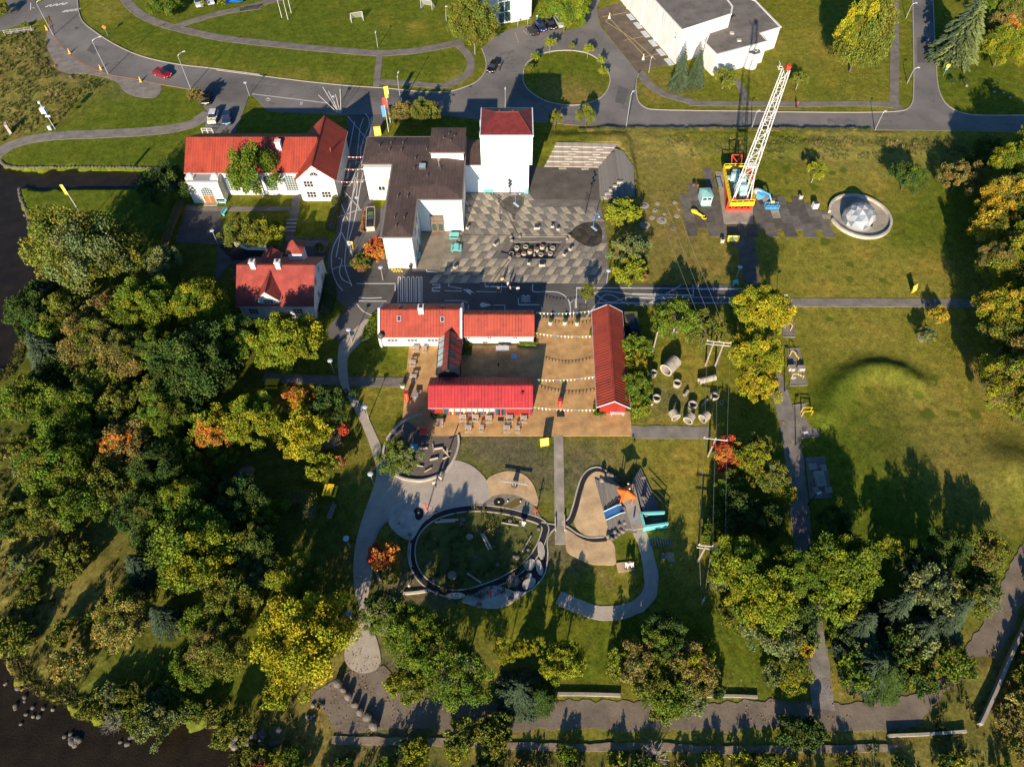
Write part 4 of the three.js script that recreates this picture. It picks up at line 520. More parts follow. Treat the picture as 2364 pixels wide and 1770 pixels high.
const CROWN = {
  L: [1, 2, 3].map(s => [crownGeo(s * 11, 6, 19000, .30), 6]), M: [4, 5, 6].map(s => [crownGeo(s * 11, 3.6, 9500, .24), 3.6]), S: [7, 8, 9].map(s => [crownGeo(s * 11, 1.8, 3200, .19), 1.8]), T: [10, 11].map(s => [crownGeo(s * 11, 1.0, 620, .2), 1]),
  W: [12, 13].map(s => [crownGeo(s * 11, 8, 26000, .32, .7, .1), 8]), U: [14, 15].map(s => [crownGeo(s * 11, 3, 7000, .23, 1.35, .9), 3]),
  C: [16, 17].map(s => [coniferGeo(s * 11, 3.2, 7.5, 9000), 3.2]), P: [18, 19].map(s => [coniferGeo(s * 11, 5, 6.5, 14000, .48), 5]),
};
const trunkG = (() => { const g = [bar([0, -.2, 0], [.02, .62, 0], .045, 7, .03)]; for (let i = 0; i < 6; i++) { const a = i * 2.4; g.push(bar([.01, .3 + i * .05, 0], [Math.cos(a) * .22, .75 + .05 * i, Math.sin(a) * .22], .02, 5, .008)); } return mg(g); })();
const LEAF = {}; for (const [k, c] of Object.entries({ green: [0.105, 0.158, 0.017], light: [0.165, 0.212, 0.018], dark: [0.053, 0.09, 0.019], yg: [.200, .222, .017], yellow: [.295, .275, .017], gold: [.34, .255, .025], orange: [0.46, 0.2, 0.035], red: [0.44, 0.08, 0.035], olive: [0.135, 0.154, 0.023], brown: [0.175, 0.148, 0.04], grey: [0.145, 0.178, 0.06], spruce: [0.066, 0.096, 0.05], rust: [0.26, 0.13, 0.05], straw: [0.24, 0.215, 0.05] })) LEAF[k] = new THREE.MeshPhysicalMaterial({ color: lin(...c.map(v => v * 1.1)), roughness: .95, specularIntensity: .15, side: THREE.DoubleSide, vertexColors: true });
let treeN = 0;
function plant(name, label, category, x, z, h, R, cls, col, o = {}) {
  const con0 = cls === 'C' || cls === 'P', v = CROWN[cls], [g, Rn] = v[treeN % v.length], y0 = terrainY(x, z, false), t = thing(name, label, category, [x, z], { y: y0, group: o.group, rot: treeN * 2.399 }), k = (con0 ? 1.0 : 1.17) * R / Rn; treeN++;
  const con = cls === 'C' || cls === 'P', hh = con ? (cls === 'C' ? 3.75 : 3.25) * k * (o.sy || 1) : 0, cy = con ? Math.max(h, hh + .2) : h;
  if (h > 1.3 || o.trunk) { const tr = mesh(con ? 'trunk' : 'trunk', trunkG, o.bark || M_.bark, t); const tl = con ? cy + hh * .6 : h + R * .3; tr.scale.set(R * .95, tl * 1.05, R * .95); }
  else { const tr = mesh('stem', trunkG, M_.bark, t); tr.scale.set(R, (h + .3) * 1.1, R); }
  const c = mesh('crown', g, LEAF[col], t); c.position.y = cy; c.scale.set(k, k * (o.sy || 1), k);
  if (o.mix) { const c2 = mesh('crown', v[(treeN + 1) % v.length][0], LEAF[o.mix], t); c2.position.set(R * .25 * Math.sin(treeN), cy + R * .12, R * .25 * Math.cos(treeN)); c2.scale.set(k * .8, k * .8 * (o.sy || 1), k * .8); c2.rotation.y = 1.3; }
  return t;
}
const TR = (rows, group) => { for (const [l, x, z, h, R, cls, col, o] of rows) plant(cls === 'C' || cls === 'P' ? 'conifer' : R < 2.3 ? 'shrub' : 'tree', l, cls === 'C' || cls === 'P' ? 'conifer' : R < 2.3 ? 'shrub' : 'tree', x, z, h, R, cls, col, { ...(o || {}), group }); };
TR([
  ['large grey-green willow on the lawn beside the water channel', -72.21,-88.76,6,7.68, 'W', 'olive', { mix: 'grey', sy: 1.3 }],
  ['dark round tree at the water beside the hall entrance', -65.96,-108.92,3.5,4.37, 'M', 'dark'], ['pale green shrub between the willow and the parking court', -61.13,-89.63,3,3.21, 'M', 'grey'],
  ['leafy green tree before the long white hall', -48.32,-110.32,5.6,4.52, 'L', 'green', { sy: 1.5, bark: M_.birch }], ['brown-olive shrub in the courtyard beside the yellow-green one', -49.24,-97.71,2.4,3.01, 'M', 'olive'], ['yellow-green shrub in the courtyard before the hall', -44.6,-97.1,2.4,3.34, 'M', 'yg', { mix: 'olive' }],
  ['orange-red autumn shrub against the white power station', -24.22,-93.57,2,2.31, 'S', 'orange', { mix: 'red' }], ['green shrub in front of the orange-red one', -26.38,-90.93,1.4,1.96, 'S', 'green', { mix: 'rust' }],
  ['brownish bush beside the flagpoles', -23.31,-134.59,2.4,2.94, 'M', 'brown'], ['green bush behind the brown roof near the flagpoles', -18.73,-134.93,2.4,2.94, 'M', 'olive'], ['thin brown-leaved tree beside the parked black car', -68.61,-141.28,2.2,2.01, 'S', 'brown'],
]);
TR([
  ['rounded bright green tree at the head of the wood', -59.09,-77.04,5,4.69, 'L', 'green', { mix: 'light' }], ['yellow-green tree left of the white house', -50.29,-77.54,5,4.18, 'L', 'yg', { mix: 'green' }], ['rusty orange tree at the head of the wood', -65.21,-77.49,4.5,3.14, 'M', 'brown', { mix: 'rust' }], ['olive tree on the pond bank', -73.05,-78.09,3.5,3.18, 'M', 'olive'],
  ['brown-olive tree behind the dark spruce', -66.41,-70.65,4,4.49, 'L', 'brown', { mix: 'olive' }], ['dark blue-green spruce leaning over the pond', -72.4,-68.45,5,3.56, 'C', 'spruce'], ['tawny tree in the middle of the wood', -59.72,-67.48,4.5,3.98, 'L', 'brown', { mix: 'olive' }],
  ['big dark green tree in the wood below the house', -47.1,-65.36,5.5,5.99, 'L', 'dark', { mix: 'dark' }], ['mid green tree beside the white house front', -42.7,-70.7,4.5,3.76, 'L', 'green', { mix: 'dark' }], ['full yellow-green tree at the house corner', -35.07,-70.01,5,4.88, 'L', 'yg', { mix: 'light' }],
  ['bright yellow-green tree beside the orange one', -37,-55.24,4.5,3.98, 'L', 'yg', { mix: 'light' }], ['orange-tinged tree left of the bright yellow-green one', -42.43,-54.78,4,3.19, 'M', 'yg', { mix: 'orange' }], ['orange autumn tree beside the path crossing', -31.61,-59.72,3.5,2.88, 'M', 'gold', { mix: 'orange' }],
  ['tall yellow tree below the orange one', -29.35,-54,4,3.44, 'M', 'yellow', { mix: 'yg' }], ['dark green tree overhanging the footpath', -26.48,-58.22,4,3.12, 'M', 'dark'], ['low yellow-green bush at the lawn edge', -27.36,-49.75,1.5,2.24, 'S', 'yg'],
  ['russet autumn tree deep in the wood', -54.55,-52.76,3.5,3.29, 'M', 'brown', { mix: 'orange' }], ['olive tree behind the russet one', -50.55,-57.17,4,3.7, 'L', 'green', { mix: 'olive' }], ['dull green tree above the russet one', -58.7,-58.73,3.5,3.07, 'M', 'olive'],
  ['green tree near the pond on the far side of the wood', -65.02,-57.17,4,4.44, 'L', 'green'], ['wide olive tree on the wild bank', -62.98,-49.08,4,4.49, 'L', 'green', { mix: 'olive' }], ['olive tree beside the wide one on the bank', -55.67,-45.75,3.5,3.29, 'M', 'olive'],
  ['dark tree in the shade of the wood', -49.28,-48.35,4,3.32, 'L', 'dark'], ['green tree above the large mottled one', -44,-43.06,4,3.09, 'L', 'green', { mix: 'yg' }], ['large mottled green and yellow tree', -40.28,-36.61,4.5,5.2, 'L', 'green', { mix: 'yg' }],
  ['grey twiggy tree below the mottled one', -32.89,-33.21,3,2.46, 'M', 'grey'], ['dark olive tree in the lower wood', -34.37,-29.61,4,3.29, 'L', 'olive'], ['brownish tree at the lower wood edge', -34.37,-24.23,3.5,3.4, 'L', 'olive', { mix: 'brown' }], ['shaded yellow tree behind the big yellow one', -27.06,-32.42,3.5,3.37, 'L', 'yg', { mix: 'olive' }],
  ['big golden-yellow tree beside the gravel turning circle', -24.18,-25.14,5,5.12, 'L', 'yellow', { mix: 'yg' }], ['greenish lower bough tree under the big yellow one', -26.31,-20.83,2.5,2.98, 'M', 'yg'], ['dark conifer on the wild bank', -47.2,-34.14,4.5,2.44, 'C', 'spruce'], ['dull conifer below it on the wild bank', -42.66,-27.91,4,2.24, 'C', 'spruce'],
  ['green tree with a red shrub at its foot', -37.9,-27.23,3.5,2.58, 'M', 'green'], ['small red shrub at the dull conifer', -41.74,-27.39,1.2,.75, 'T', 'red'], ['dark red shrub above the river boulders', -28.1,-12.11,1.2,.98, 'S', 'rust', { mix: 'red' }], ['yellowish willow shrub on the wild bank', -47.5,-27.83,2.5,3.41, 'L', 'straw', { mix: 'olive' }],
  ['small red feathery shrub beside the dark green tree', -24.87,-56.09,1.3,.89, 'T', 'red', { sy: 1.8 }], ['dark rusty shrub at the lawn edge beside the yellow bush', -24.4,-50.68,1.2,.93, 'T', 'rust', { sy: 1.8 }],
  ['olive tree under the big dark one in the wood', -53.78,-61.66,3.5,2.77, 'M', 'olive'], ['dark tree between the russet and mottled ones', -49.65,-41.61,3.5,2.96, 'M', 'dark'], ['dark olive tree on the pond side of the russet one', -60.21,-52.37,3.5,2.76, 'M', 'olive'],
], 'trees of the garden wood');
TR([
  ['round tree with orange-red crown beside the water channel loop', -16.61,-36.13,2.2,2.05, 'S', 'orange', { mix: 'red', trunk: 1 }], ['green shrub below the orange-red tree', -15.65,-33.98,1,1.08, 'T', 'light'], ['grey-green tree over the narrow of the gravel path', -15.77,-28.92,3.5,2.61, 'M', 'grey', { mix: 'green' }],
  ['tall green tree right of the gravel turning circle', -11.78,-25.3,5,3.27, 'L', 'green', { mix: 'light' }], ['green tree between its two taller neighbours on the lower lawn', -8.71,-23.43,4.5,3.03, 'M', 'green'], ['dense round green tree at the dirt track', -6.03,-20.82,4,3.41, 'L', 'green', { mix: 'grey' }], ['yellow-olive tree low at the turning circle', -12.16,-20.71,3,2.26, 'M', 'yg', { mix: 'olive' }],
  ['slim yellow-green tree left of its two slim neighbours', -.6,-23.97,3.5,1.43, 'U', 'yg'], ['slim yellow tree between its two slim neighbours', 1.32,-24.23,3.5,1.1, 'U', 'yellow', { mix: 'yg' }], ['slim yellow tree right of its slim neighbours', 3.14,-24.5,3.5,.99, 'U', 'yg'], ['broad yellow-green tree beside the lower grass', 6.08,-22.65,3.5,2.28, 'M', 'yg', { mix: 'light' }], ['broad dark pine at the dirt track', 1.02,-19.69,3,3.53, 'P', 'spruce'], ['dark pine beside the broad one', 3.16,-19.3,2.5,2.25, 'P', 'dark'],
  ['dark green tree at the top of the lower clump', 18.03,-25.29,4.5,2.52, 'M', 'dark', { mix: 'green' }], ['tawny tree in the lower clump', 15.42,-22.65,3.5,2.61, 'M', 'brown', { mix: 'olive' }], ['golden small tree under the dark top tree', 17.57,-22.83,3.8,1.3, 'S', 'yellow'], ['olive tree on the right of the lower clump', 20.78,-22.13,3.5,2.71, 'M', 'brown', { mix: 'yg' }], ['olive-green tree at the front of the lower clump', 17.31,-19.69,3,2.89, 'M', 'olive', { mix: 'green' }], ['grey-green willow at the front right of the lower clump', 20.56,-19.3,2.5,2.46, 'M', 'grey', { mix: 'olive' }], ['pale shrub at the left of the lower clump', 13.17,-22.99,2.2,1.65, 'S', 'light'], ['straw-coloured shrub at the left of the lower clump', 14.73,-21.51,1.8,1.53, 'S', 'straw'],
  ['green tree leaning over the log play pit', -15.95,-50.51,2.8,2.75, 'M', 'green', { mix: 'grey' }],
], 'trees of the lower garden');
TR([
  ['yellow-green shrub at the corner of the grey steps', 20.83,-103.2,2,3.1, 'S', 'yg', { mix: 'light' }], ['grey-green willow bush at the slab plaza edge', 20.67,-93.57,2,3.29, 'M', 'grey'], ['bright yellow-green bush at the road end of the plaza', 20.96,-88.99,1.4,2.75, 'S', 'yg'], ['small dark red bush beside the bright yellow-green one', 23.19,-88.32,.6,.81, 'T', 'rust'],
  ['small street tree in its paving grate', 12.61,-82.66,2.6,1.48, 'S', 'olive', { bark: M_.birch }],
  ['tall golden tree at the end of the painted lane', 38.89,-74.54,7,4.06, 'L', 'yellow', { mix: 'yg' }], ['golden tree below the tall one', 37.45,-67.94,4.5,4.13, 'L', 'yellow', { mix: 'yg' }], ['orange-gold tree at the bottom of the golden row', 37.18,-62.51,3.5,2.92, 'M', 'yellow', { mix: 'gold' }], ['green tree at the top of the golden row', 37.68,-77.99,4.5,2.55, 'M', 'green'],
  ['feathery green birch beside the painted lane', 26.62,-75.89,3.5,3.44, 'M', 'green', { bark: M_.birch }], ['grey-green thicket behind the birch', 31.29,-74.29,2.5,2.99, 'M', 'olive'], ['green bush beside the long barn behind the van', 19.64,-70.98,2.2,2.35, 'S', 'green', { mix: 'light' }], ['yellowing bush in the middle of the barn side', 19.34,-68.23,1.8,1.89, 'S', 'yg', { mix: 'gold' }], ['dark green bush along the long barn', 19.13,-63.19,2.2,2.4, 'M', 'green'], ['light green bush at the barn corner', 19.32,-60.29,1.2,1.82, 'S', 'light'],
  ['red and orange tree by the single power pole', 30.8,-51.53,3,2.1, 'M', 'red', { mix: 'orange' }], ['crimson shrub below the red and orange tree', 30.21,-48.51,2.4,1.43, 'S', 'red'], ['olive tree right of the red one', 34.06,-50.48,3.5,2.99, 'M', 'olive', { mix: 'yg' }], ['grey-olive tree above the round yellowish bush', 35.11,-47.34,3.2,2.56, 'M', 'olive', { mix: 'grey' }], ['round yellow-olive bush at the gravel path', 37.38,-45.26,2,1.79, 'S', 'yg'],
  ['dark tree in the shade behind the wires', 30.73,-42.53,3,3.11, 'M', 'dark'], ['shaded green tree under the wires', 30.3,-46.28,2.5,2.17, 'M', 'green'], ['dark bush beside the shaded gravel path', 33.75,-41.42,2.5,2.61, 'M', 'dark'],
], 'trees around the plaza and wires');
TR([
  ['light green tree behind the lowest power pole', 28.69,-33.84,4.5,3.72, 'L', 'light', { mix: 'green' }], ['large yellow-green tree below the light green one', 31.08,-30.01,4.5,4.19, 'L', 'light', { mix: 'yg' }], ['green tree at the left of the shaded gravel path', 35.23,-33.24,4.5,2.89, 'L', 'green'], ['dark green tree by the narrow of the gravel path', 35.64,-28.8,3,2.28, 'M', 'dark'], ['grey-green bushy tree below the yellow-green one', 31.68,-26.15,2.5,2.92, 'M', 'grey', { mix: 'olive' }], ['orange-gold bush at the path bend', 35.34,-24.79,1.5,1.35, 'S', 'gold'], ['low yellow-olive bush at the dirt track corner', 33.15,-22.18,1.2,2.43, 'M', 'yg', { mix: 'olive', sy: .6 }],
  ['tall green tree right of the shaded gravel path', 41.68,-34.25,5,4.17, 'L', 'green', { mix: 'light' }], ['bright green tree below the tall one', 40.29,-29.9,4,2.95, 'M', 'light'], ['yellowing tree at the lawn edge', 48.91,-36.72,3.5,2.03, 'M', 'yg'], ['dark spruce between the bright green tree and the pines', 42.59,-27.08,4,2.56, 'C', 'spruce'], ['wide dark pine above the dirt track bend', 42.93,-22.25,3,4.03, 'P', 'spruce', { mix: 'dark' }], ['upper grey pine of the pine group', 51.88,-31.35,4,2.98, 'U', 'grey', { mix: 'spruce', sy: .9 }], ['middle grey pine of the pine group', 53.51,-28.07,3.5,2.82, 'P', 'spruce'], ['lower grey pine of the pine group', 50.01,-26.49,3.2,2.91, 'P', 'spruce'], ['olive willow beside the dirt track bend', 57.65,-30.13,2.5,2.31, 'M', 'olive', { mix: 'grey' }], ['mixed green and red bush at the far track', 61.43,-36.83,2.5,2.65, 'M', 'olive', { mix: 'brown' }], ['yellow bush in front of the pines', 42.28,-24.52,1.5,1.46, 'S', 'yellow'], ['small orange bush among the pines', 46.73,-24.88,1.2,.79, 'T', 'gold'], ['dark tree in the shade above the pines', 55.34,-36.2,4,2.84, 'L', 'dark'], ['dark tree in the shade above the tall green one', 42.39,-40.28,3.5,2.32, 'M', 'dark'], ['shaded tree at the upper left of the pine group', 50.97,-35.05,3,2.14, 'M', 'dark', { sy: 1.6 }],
], 'trees of the lower right wood');
TR([
  ['round dark green tree by the geodesic dome', 76.26,-112.56,3.2,3.02, 'M', 'dark', { mix: 'green' }], ['brown-leaved tree right of the dome', 85.79,-111.88,3.2,3.59, 'M', 'brown'], ['small yellow-green tree with pale trunk on the crane lawn', 59.3,-114.91,2.8,1.81, 'S', 'yg', { trunk: 1, bark: M_.birch }], ['green tree at the edge beside the dome lawn', 92.52,-109.8,8,3.73, 'L', 'green', { mix: 'yg' }], ['orange and gold tree at the edge beside the dome lawn', 88.59,-101.52,6.5,4.03, 'L', 'gold', { mix: 'brown' }], ['golden tree at the edge above the gravel path', 78.43,-75.34,6.5,4.21, 'L', 'yg', { mix: 'gold' }], ['orange shrub at the edge by the white stone', 79.01,-73.97,2,1.9, 'S', 'orange', { mix: 'gold' }], ['large olive-gold tree at the edge of the big lawn', 74.45,-62.41,4.5,4.45, 'L', 'yg', { mix: 'brown' }], ['dark tree behind the orange shrub at the edge', 79.11,-69.42,4,2.69, 'L', 'dark'], ['olive-gold tree overhanging the frame edge', 75.73,-58.56,3.5,2.31, 'M', 'yg', { mix: 'olive' }],
  ['grey leaning shrub on the big lawn', 67.34,-74.14,1.6,1.58, 'S', 'grey', { bark: M_.birch, trunk: 1 }], ['thin orange shrub at the gravel path on the big lawn', 70.97,-78.72,1.4,1.57, 'S', 'gold'],
  ['large golden tree on the lawn beside the museum', 78.13,-154.87,7,5.84, 'L', 'olive', { mix: 'yellow', sy: 1.8 }], ['large blue-grey spruce at the upper right corner', 103.04,-160.73,7,5.97, 'C', 'spruce', { mix: 'grey' }], ['yellow-green tree beside the blue-grey spruce', 112.1,-156.93,4.5,4.43, 'L', 'yg', { mix: 'green' }], ['orange tree behind the blue-grey spruce', 115.16,-165.97,5,3.16, 'M', 'brown', { mix: 'orange' }], ['brown-green tree in the upper right corner', 121.94,-173.74,5,3.97, 'L', 'brown', { mix: 'green' }], ['green tree above the blue-grey spruce', 115.52,-176.67,5,2.92, 'M', 'green'],
  ['dark little shrub on the verge beside the side road', 99.88,-149.67,.8,.88, 'T', 'dark'], ['second dark little shrub on the verge', 102.58,-149.67,.8,.88, 'T', 'dark'], ['third dark little shrub by the verge stones', 108.16,-147.7,.9,1.01, 'T', 'dark'],
  ['left spruce of the pair at the museum front', 37.36,-147.85,5.2,2.3, 'C', 'spruce', { sy: 1.5 }], ['right spruce of the pair at the museum front', 41.17,-148.99,5,2.19, 'C', 'spruce', { sy: 1.5 }], ['olive shrub at the museum wall', 47.46,-148.02,2.5,2.5, 'S', 'olive', { trunk: 1, bark: M_.birch }], ['thin olive tree beside the crane jib tip', 63.87,-147.42,2.5,1.83, 'S', 'olive', { trunk: 1, bark: M_.birch }],
  ['large olive tree beside the football lawn', -9.13,-166.46,5.5,5.67, 'L', 'olive', { mix: 'green' }], ['large green tree behind the parked cars', 12.76,-172.63,5.5,5.64, 'L', 'green', { mix: 'light' }],
  ['yellow young tree at the top left of the traffic island', 8.97,-162.81,2.6,1.38, 'S', 'yg', { trunk: 1, bark: M_.birch }], ['thin brown young tree at the top of the traffic island', 14.08,-162.54,1.8,.68, 'T', 'olive', { trunk: 1, sy: 1.5 }], ['yellow young tree at the top right of the traffic island', 17.77,-160.64,2.2,1.22, 'S', 'yg', { trunk: 1, bark: M_.birch }], ['green young tree left on the traffic island', 5.37,-158.12,1.8,1.15, 'S', 'light', { trunk: 1 }], ['lowest left young tree on the traffic island', 4.03,-153.23,1.8,1.13, 'S', 'olive', { trunk: 1 }], ['slim young tree right on the traffic island', 20.45,-155.55,2.2,.84, 'T', 'light', { sy: 1.8, trunk: 1 }], ['lowest right young tree on the traffic island', 20.66,-151.87,1.8,1.19, 'S', 'yg', { trunk: 1 }],
  ['olive bush at the roadside beside the hoist tower', 9.02,-132.28,2.6,1.59, 'S', 'olive', { sy: 1.4 }], ['larger green bush at the roadside beside the hoist tower', 15.72,-133.37,2.8,2.06, 'M', 'olive', { sy: 1.3 }],
  ['green bush in front of the upper car park', -87.26,-180.77,2.8,3.59, 'M', 'green', { mix: 'olive' }], ['low dark bush below the car park bush', -85.6,-180.38,.9,1.25, 'S', 'olive'], ['olive bush at the upper left corner', -128.16,-180.8,1.5,1.81, 'S', 'olive'],
  ['yellow shrub between the two silver cars', -78.41,-184.51,1,.83, 'T', 'yg'], ['yellow shrub beside the blue tarpaulin', -74.24,-185.18,1,1, 'T', 'yg'], ['dark shrub at the bridge rail', -120.37,-174.53,.6,.9, 'T', 'olive'],
], 'trees beside the roads and lawns');
TR([
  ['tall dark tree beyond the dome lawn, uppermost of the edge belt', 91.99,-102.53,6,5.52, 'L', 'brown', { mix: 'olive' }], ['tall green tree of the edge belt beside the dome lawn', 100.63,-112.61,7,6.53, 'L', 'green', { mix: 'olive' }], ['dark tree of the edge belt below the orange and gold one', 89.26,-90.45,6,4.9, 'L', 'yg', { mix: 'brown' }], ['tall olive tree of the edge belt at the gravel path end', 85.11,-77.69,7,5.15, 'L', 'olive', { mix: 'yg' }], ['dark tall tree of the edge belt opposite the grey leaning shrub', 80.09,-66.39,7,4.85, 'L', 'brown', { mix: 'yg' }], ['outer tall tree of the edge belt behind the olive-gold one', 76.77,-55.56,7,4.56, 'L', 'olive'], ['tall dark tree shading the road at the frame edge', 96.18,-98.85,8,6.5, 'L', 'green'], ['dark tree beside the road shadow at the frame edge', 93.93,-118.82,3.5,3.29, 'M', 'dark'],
  ['yellow-brown tree of the edge belt beside the brown-leaved one', 84.6,-96.25,5,3.76, 'M', 'gold', { mix: 'olive' }], ['olive-gold tree of the edge belt above the gravel path', 81.68,-85.45,6,4.01, 'L', 'yg', { mix: 'brown' }], ['olive tree of the edge belt behind the orange shrub', 78.08,-71.32,6,4.02, 'L', 'olive', { mix: 'yg' }], ['brown-gold tree of the edge belt at the big lawn', 74.52,-62.28,5,3.71, 'L', 'yg', { mix: 'brown' }],
  ['olive tree filling the gap above the russet tree', -62.27,-63.87,4,3.35, 'M', 'olive', { mix: 'green' }], ['green tree between the tawny and big dark trees', -54.67,-68.39,4.5,3.43, 'L', 'green', { mix: 'dark' }], ['dark green tree below the big dark one', -48.08,-59.21,4,3.13, 'M', 'dark'], ['green tree at the pond edge of the wood', -71.64,-59.55,3.5,3.42, 'M', 'green', { mix: 'olive' }], ['green tree below the wide olive one', -58.14,-42.97,3.5,3.23, 'M', 'green'], ['olive tree low on the wild bank', -62.32,-41.85,3,2.97, 'M', 'olive'], ['dark tree beside the mottled one', -45.94,-38.1,4,2.88, 'M', 'dark', { mix: 'green' }], ['shaded green tree above the clipped hedge', -36.34,-43.4,4,3.23, 'L', 'dark'], ['shaded tree below the clipped hedge', -32.48,-36.83,4,2.97, 'M', 'dark', { mix: 'olive' }], ['green tree at the lower end of the wood', -37.33,-22.25,3,2.39, 'M', 'green', { mix: 'olive' }], ['grey-green willow at the river bend', -41.13,-16.54,1.5,2.44, 'M', 'grey', { mix: 'olive' }], ['olive willow beside the river boulders', -31.9,-16,1.8,2.21, 'M', 'olive'],
], 'belts of trees');
{ const tips = [[52.49,-52.49],[59.13,-51.78],[45.91,-55.44]]; tips.forEach(([x, z], i) => plant('conifer', ['slender spruce nearest the shaded gravel path', 'tallest slender spruce above the pine group', 'slender spruce at the left of the tall green tree'][i], 'conifer', x - 5.2, z + 23.4, 4.6, 2.1, 'C', 'spruce', { sy: 1.55, group: 'slender spruces' })); }
// clipped hedges
for (const [l, p, w, h, col] of [['clipped olive hedge on the shaded lawn', [[-31.92,-45.51],[-31.04,-45.71],[-29.21,-45.71],[-28.3,-44.7],[-27.97,-42.72]], 2.6, 1.3, 'olive'], ['dark clipped hedge along the painted lane', [[-33.93,-110.07],[-33.79,-106.07],[-33.82,-101.3]], 1.8, 1.6, 'olive'], ['low dark hedge along the parking court', [[-63.69,-108.72],[-63.67,-102.38],[-63.47,-97.42]], 1.6, 1.2, 'brown'], ['low hedge behind the white wing beside the lane', [[-22.85,-79.35],[-23.57,-76.6],[-24.03,-74.31]], 1.6, .9, 'green'], ['dark shrubbery beside the white house wall', [[-32.91,-89.07],[-31.5,-84.36],[-31.79,-80.45]], 2.4, 1, 'dark'],
  ['leafy bed in front of the shorter white wing', [[1.23,-73.37],[3.84,-73.27]], .9, .5, 'light'], ['planted bed at the corner of the glazed link', [[-7.43,-73.55],[-7.36,-71.7]], 1.6, .4, 'olive'], ['planted bed at the long barn wall', [[13.26,-75.93],[13.12,-75.05]], .7, .6, 'green'], ['planted bed at the long barn gable', [[12.84,-61.44],[12.73,-59.76],[13.88,-59.66]], .7, .5, 'green'], ['narrow planted bed by the power station bin store', [[-27.73,-106.71],[-27.88,-103.52],[-27.71,-100.41]], .9, .7, 'rust'], ['planted bed beside the red barn glazing', [[-12.09,-59.36],[-10.34,-59.36]], .6, .5, 'green']]) {
  const r = rng(Math.round(p[0][0] * 100) + 7), L = [], q = smooth(p, 8);
  for (let i = 0; i < 700 * w; i++) { const k = r() * (q.length - 1), a = Math.floor(k), f = k - a, c = q[a], d = q[Math.min(a + 1, q.length - 1)], th = r() * Math.PI; L.push([V3(c[0] + (d[0] - c[0]) * f + Math.cos(th) * w / 2 * (.8 + .3 * r()), .1 + Math.sin(th) * h * (.75 + .3 * r()), c[1] + (d[1] - c[1]) * f + (r() - .5) * w * .9), ball(r), .24, .17, .75 + .5 * r(), (r() - .5) * .4]); }
  const t = thing('hedge', l, 'hedge', [0, 0]); mesh('foliage', leafGeo(L), LEAF[col], t); mesh('core', ribbon(q, w * .7, 0, h * .6), M_.bark, t);
}
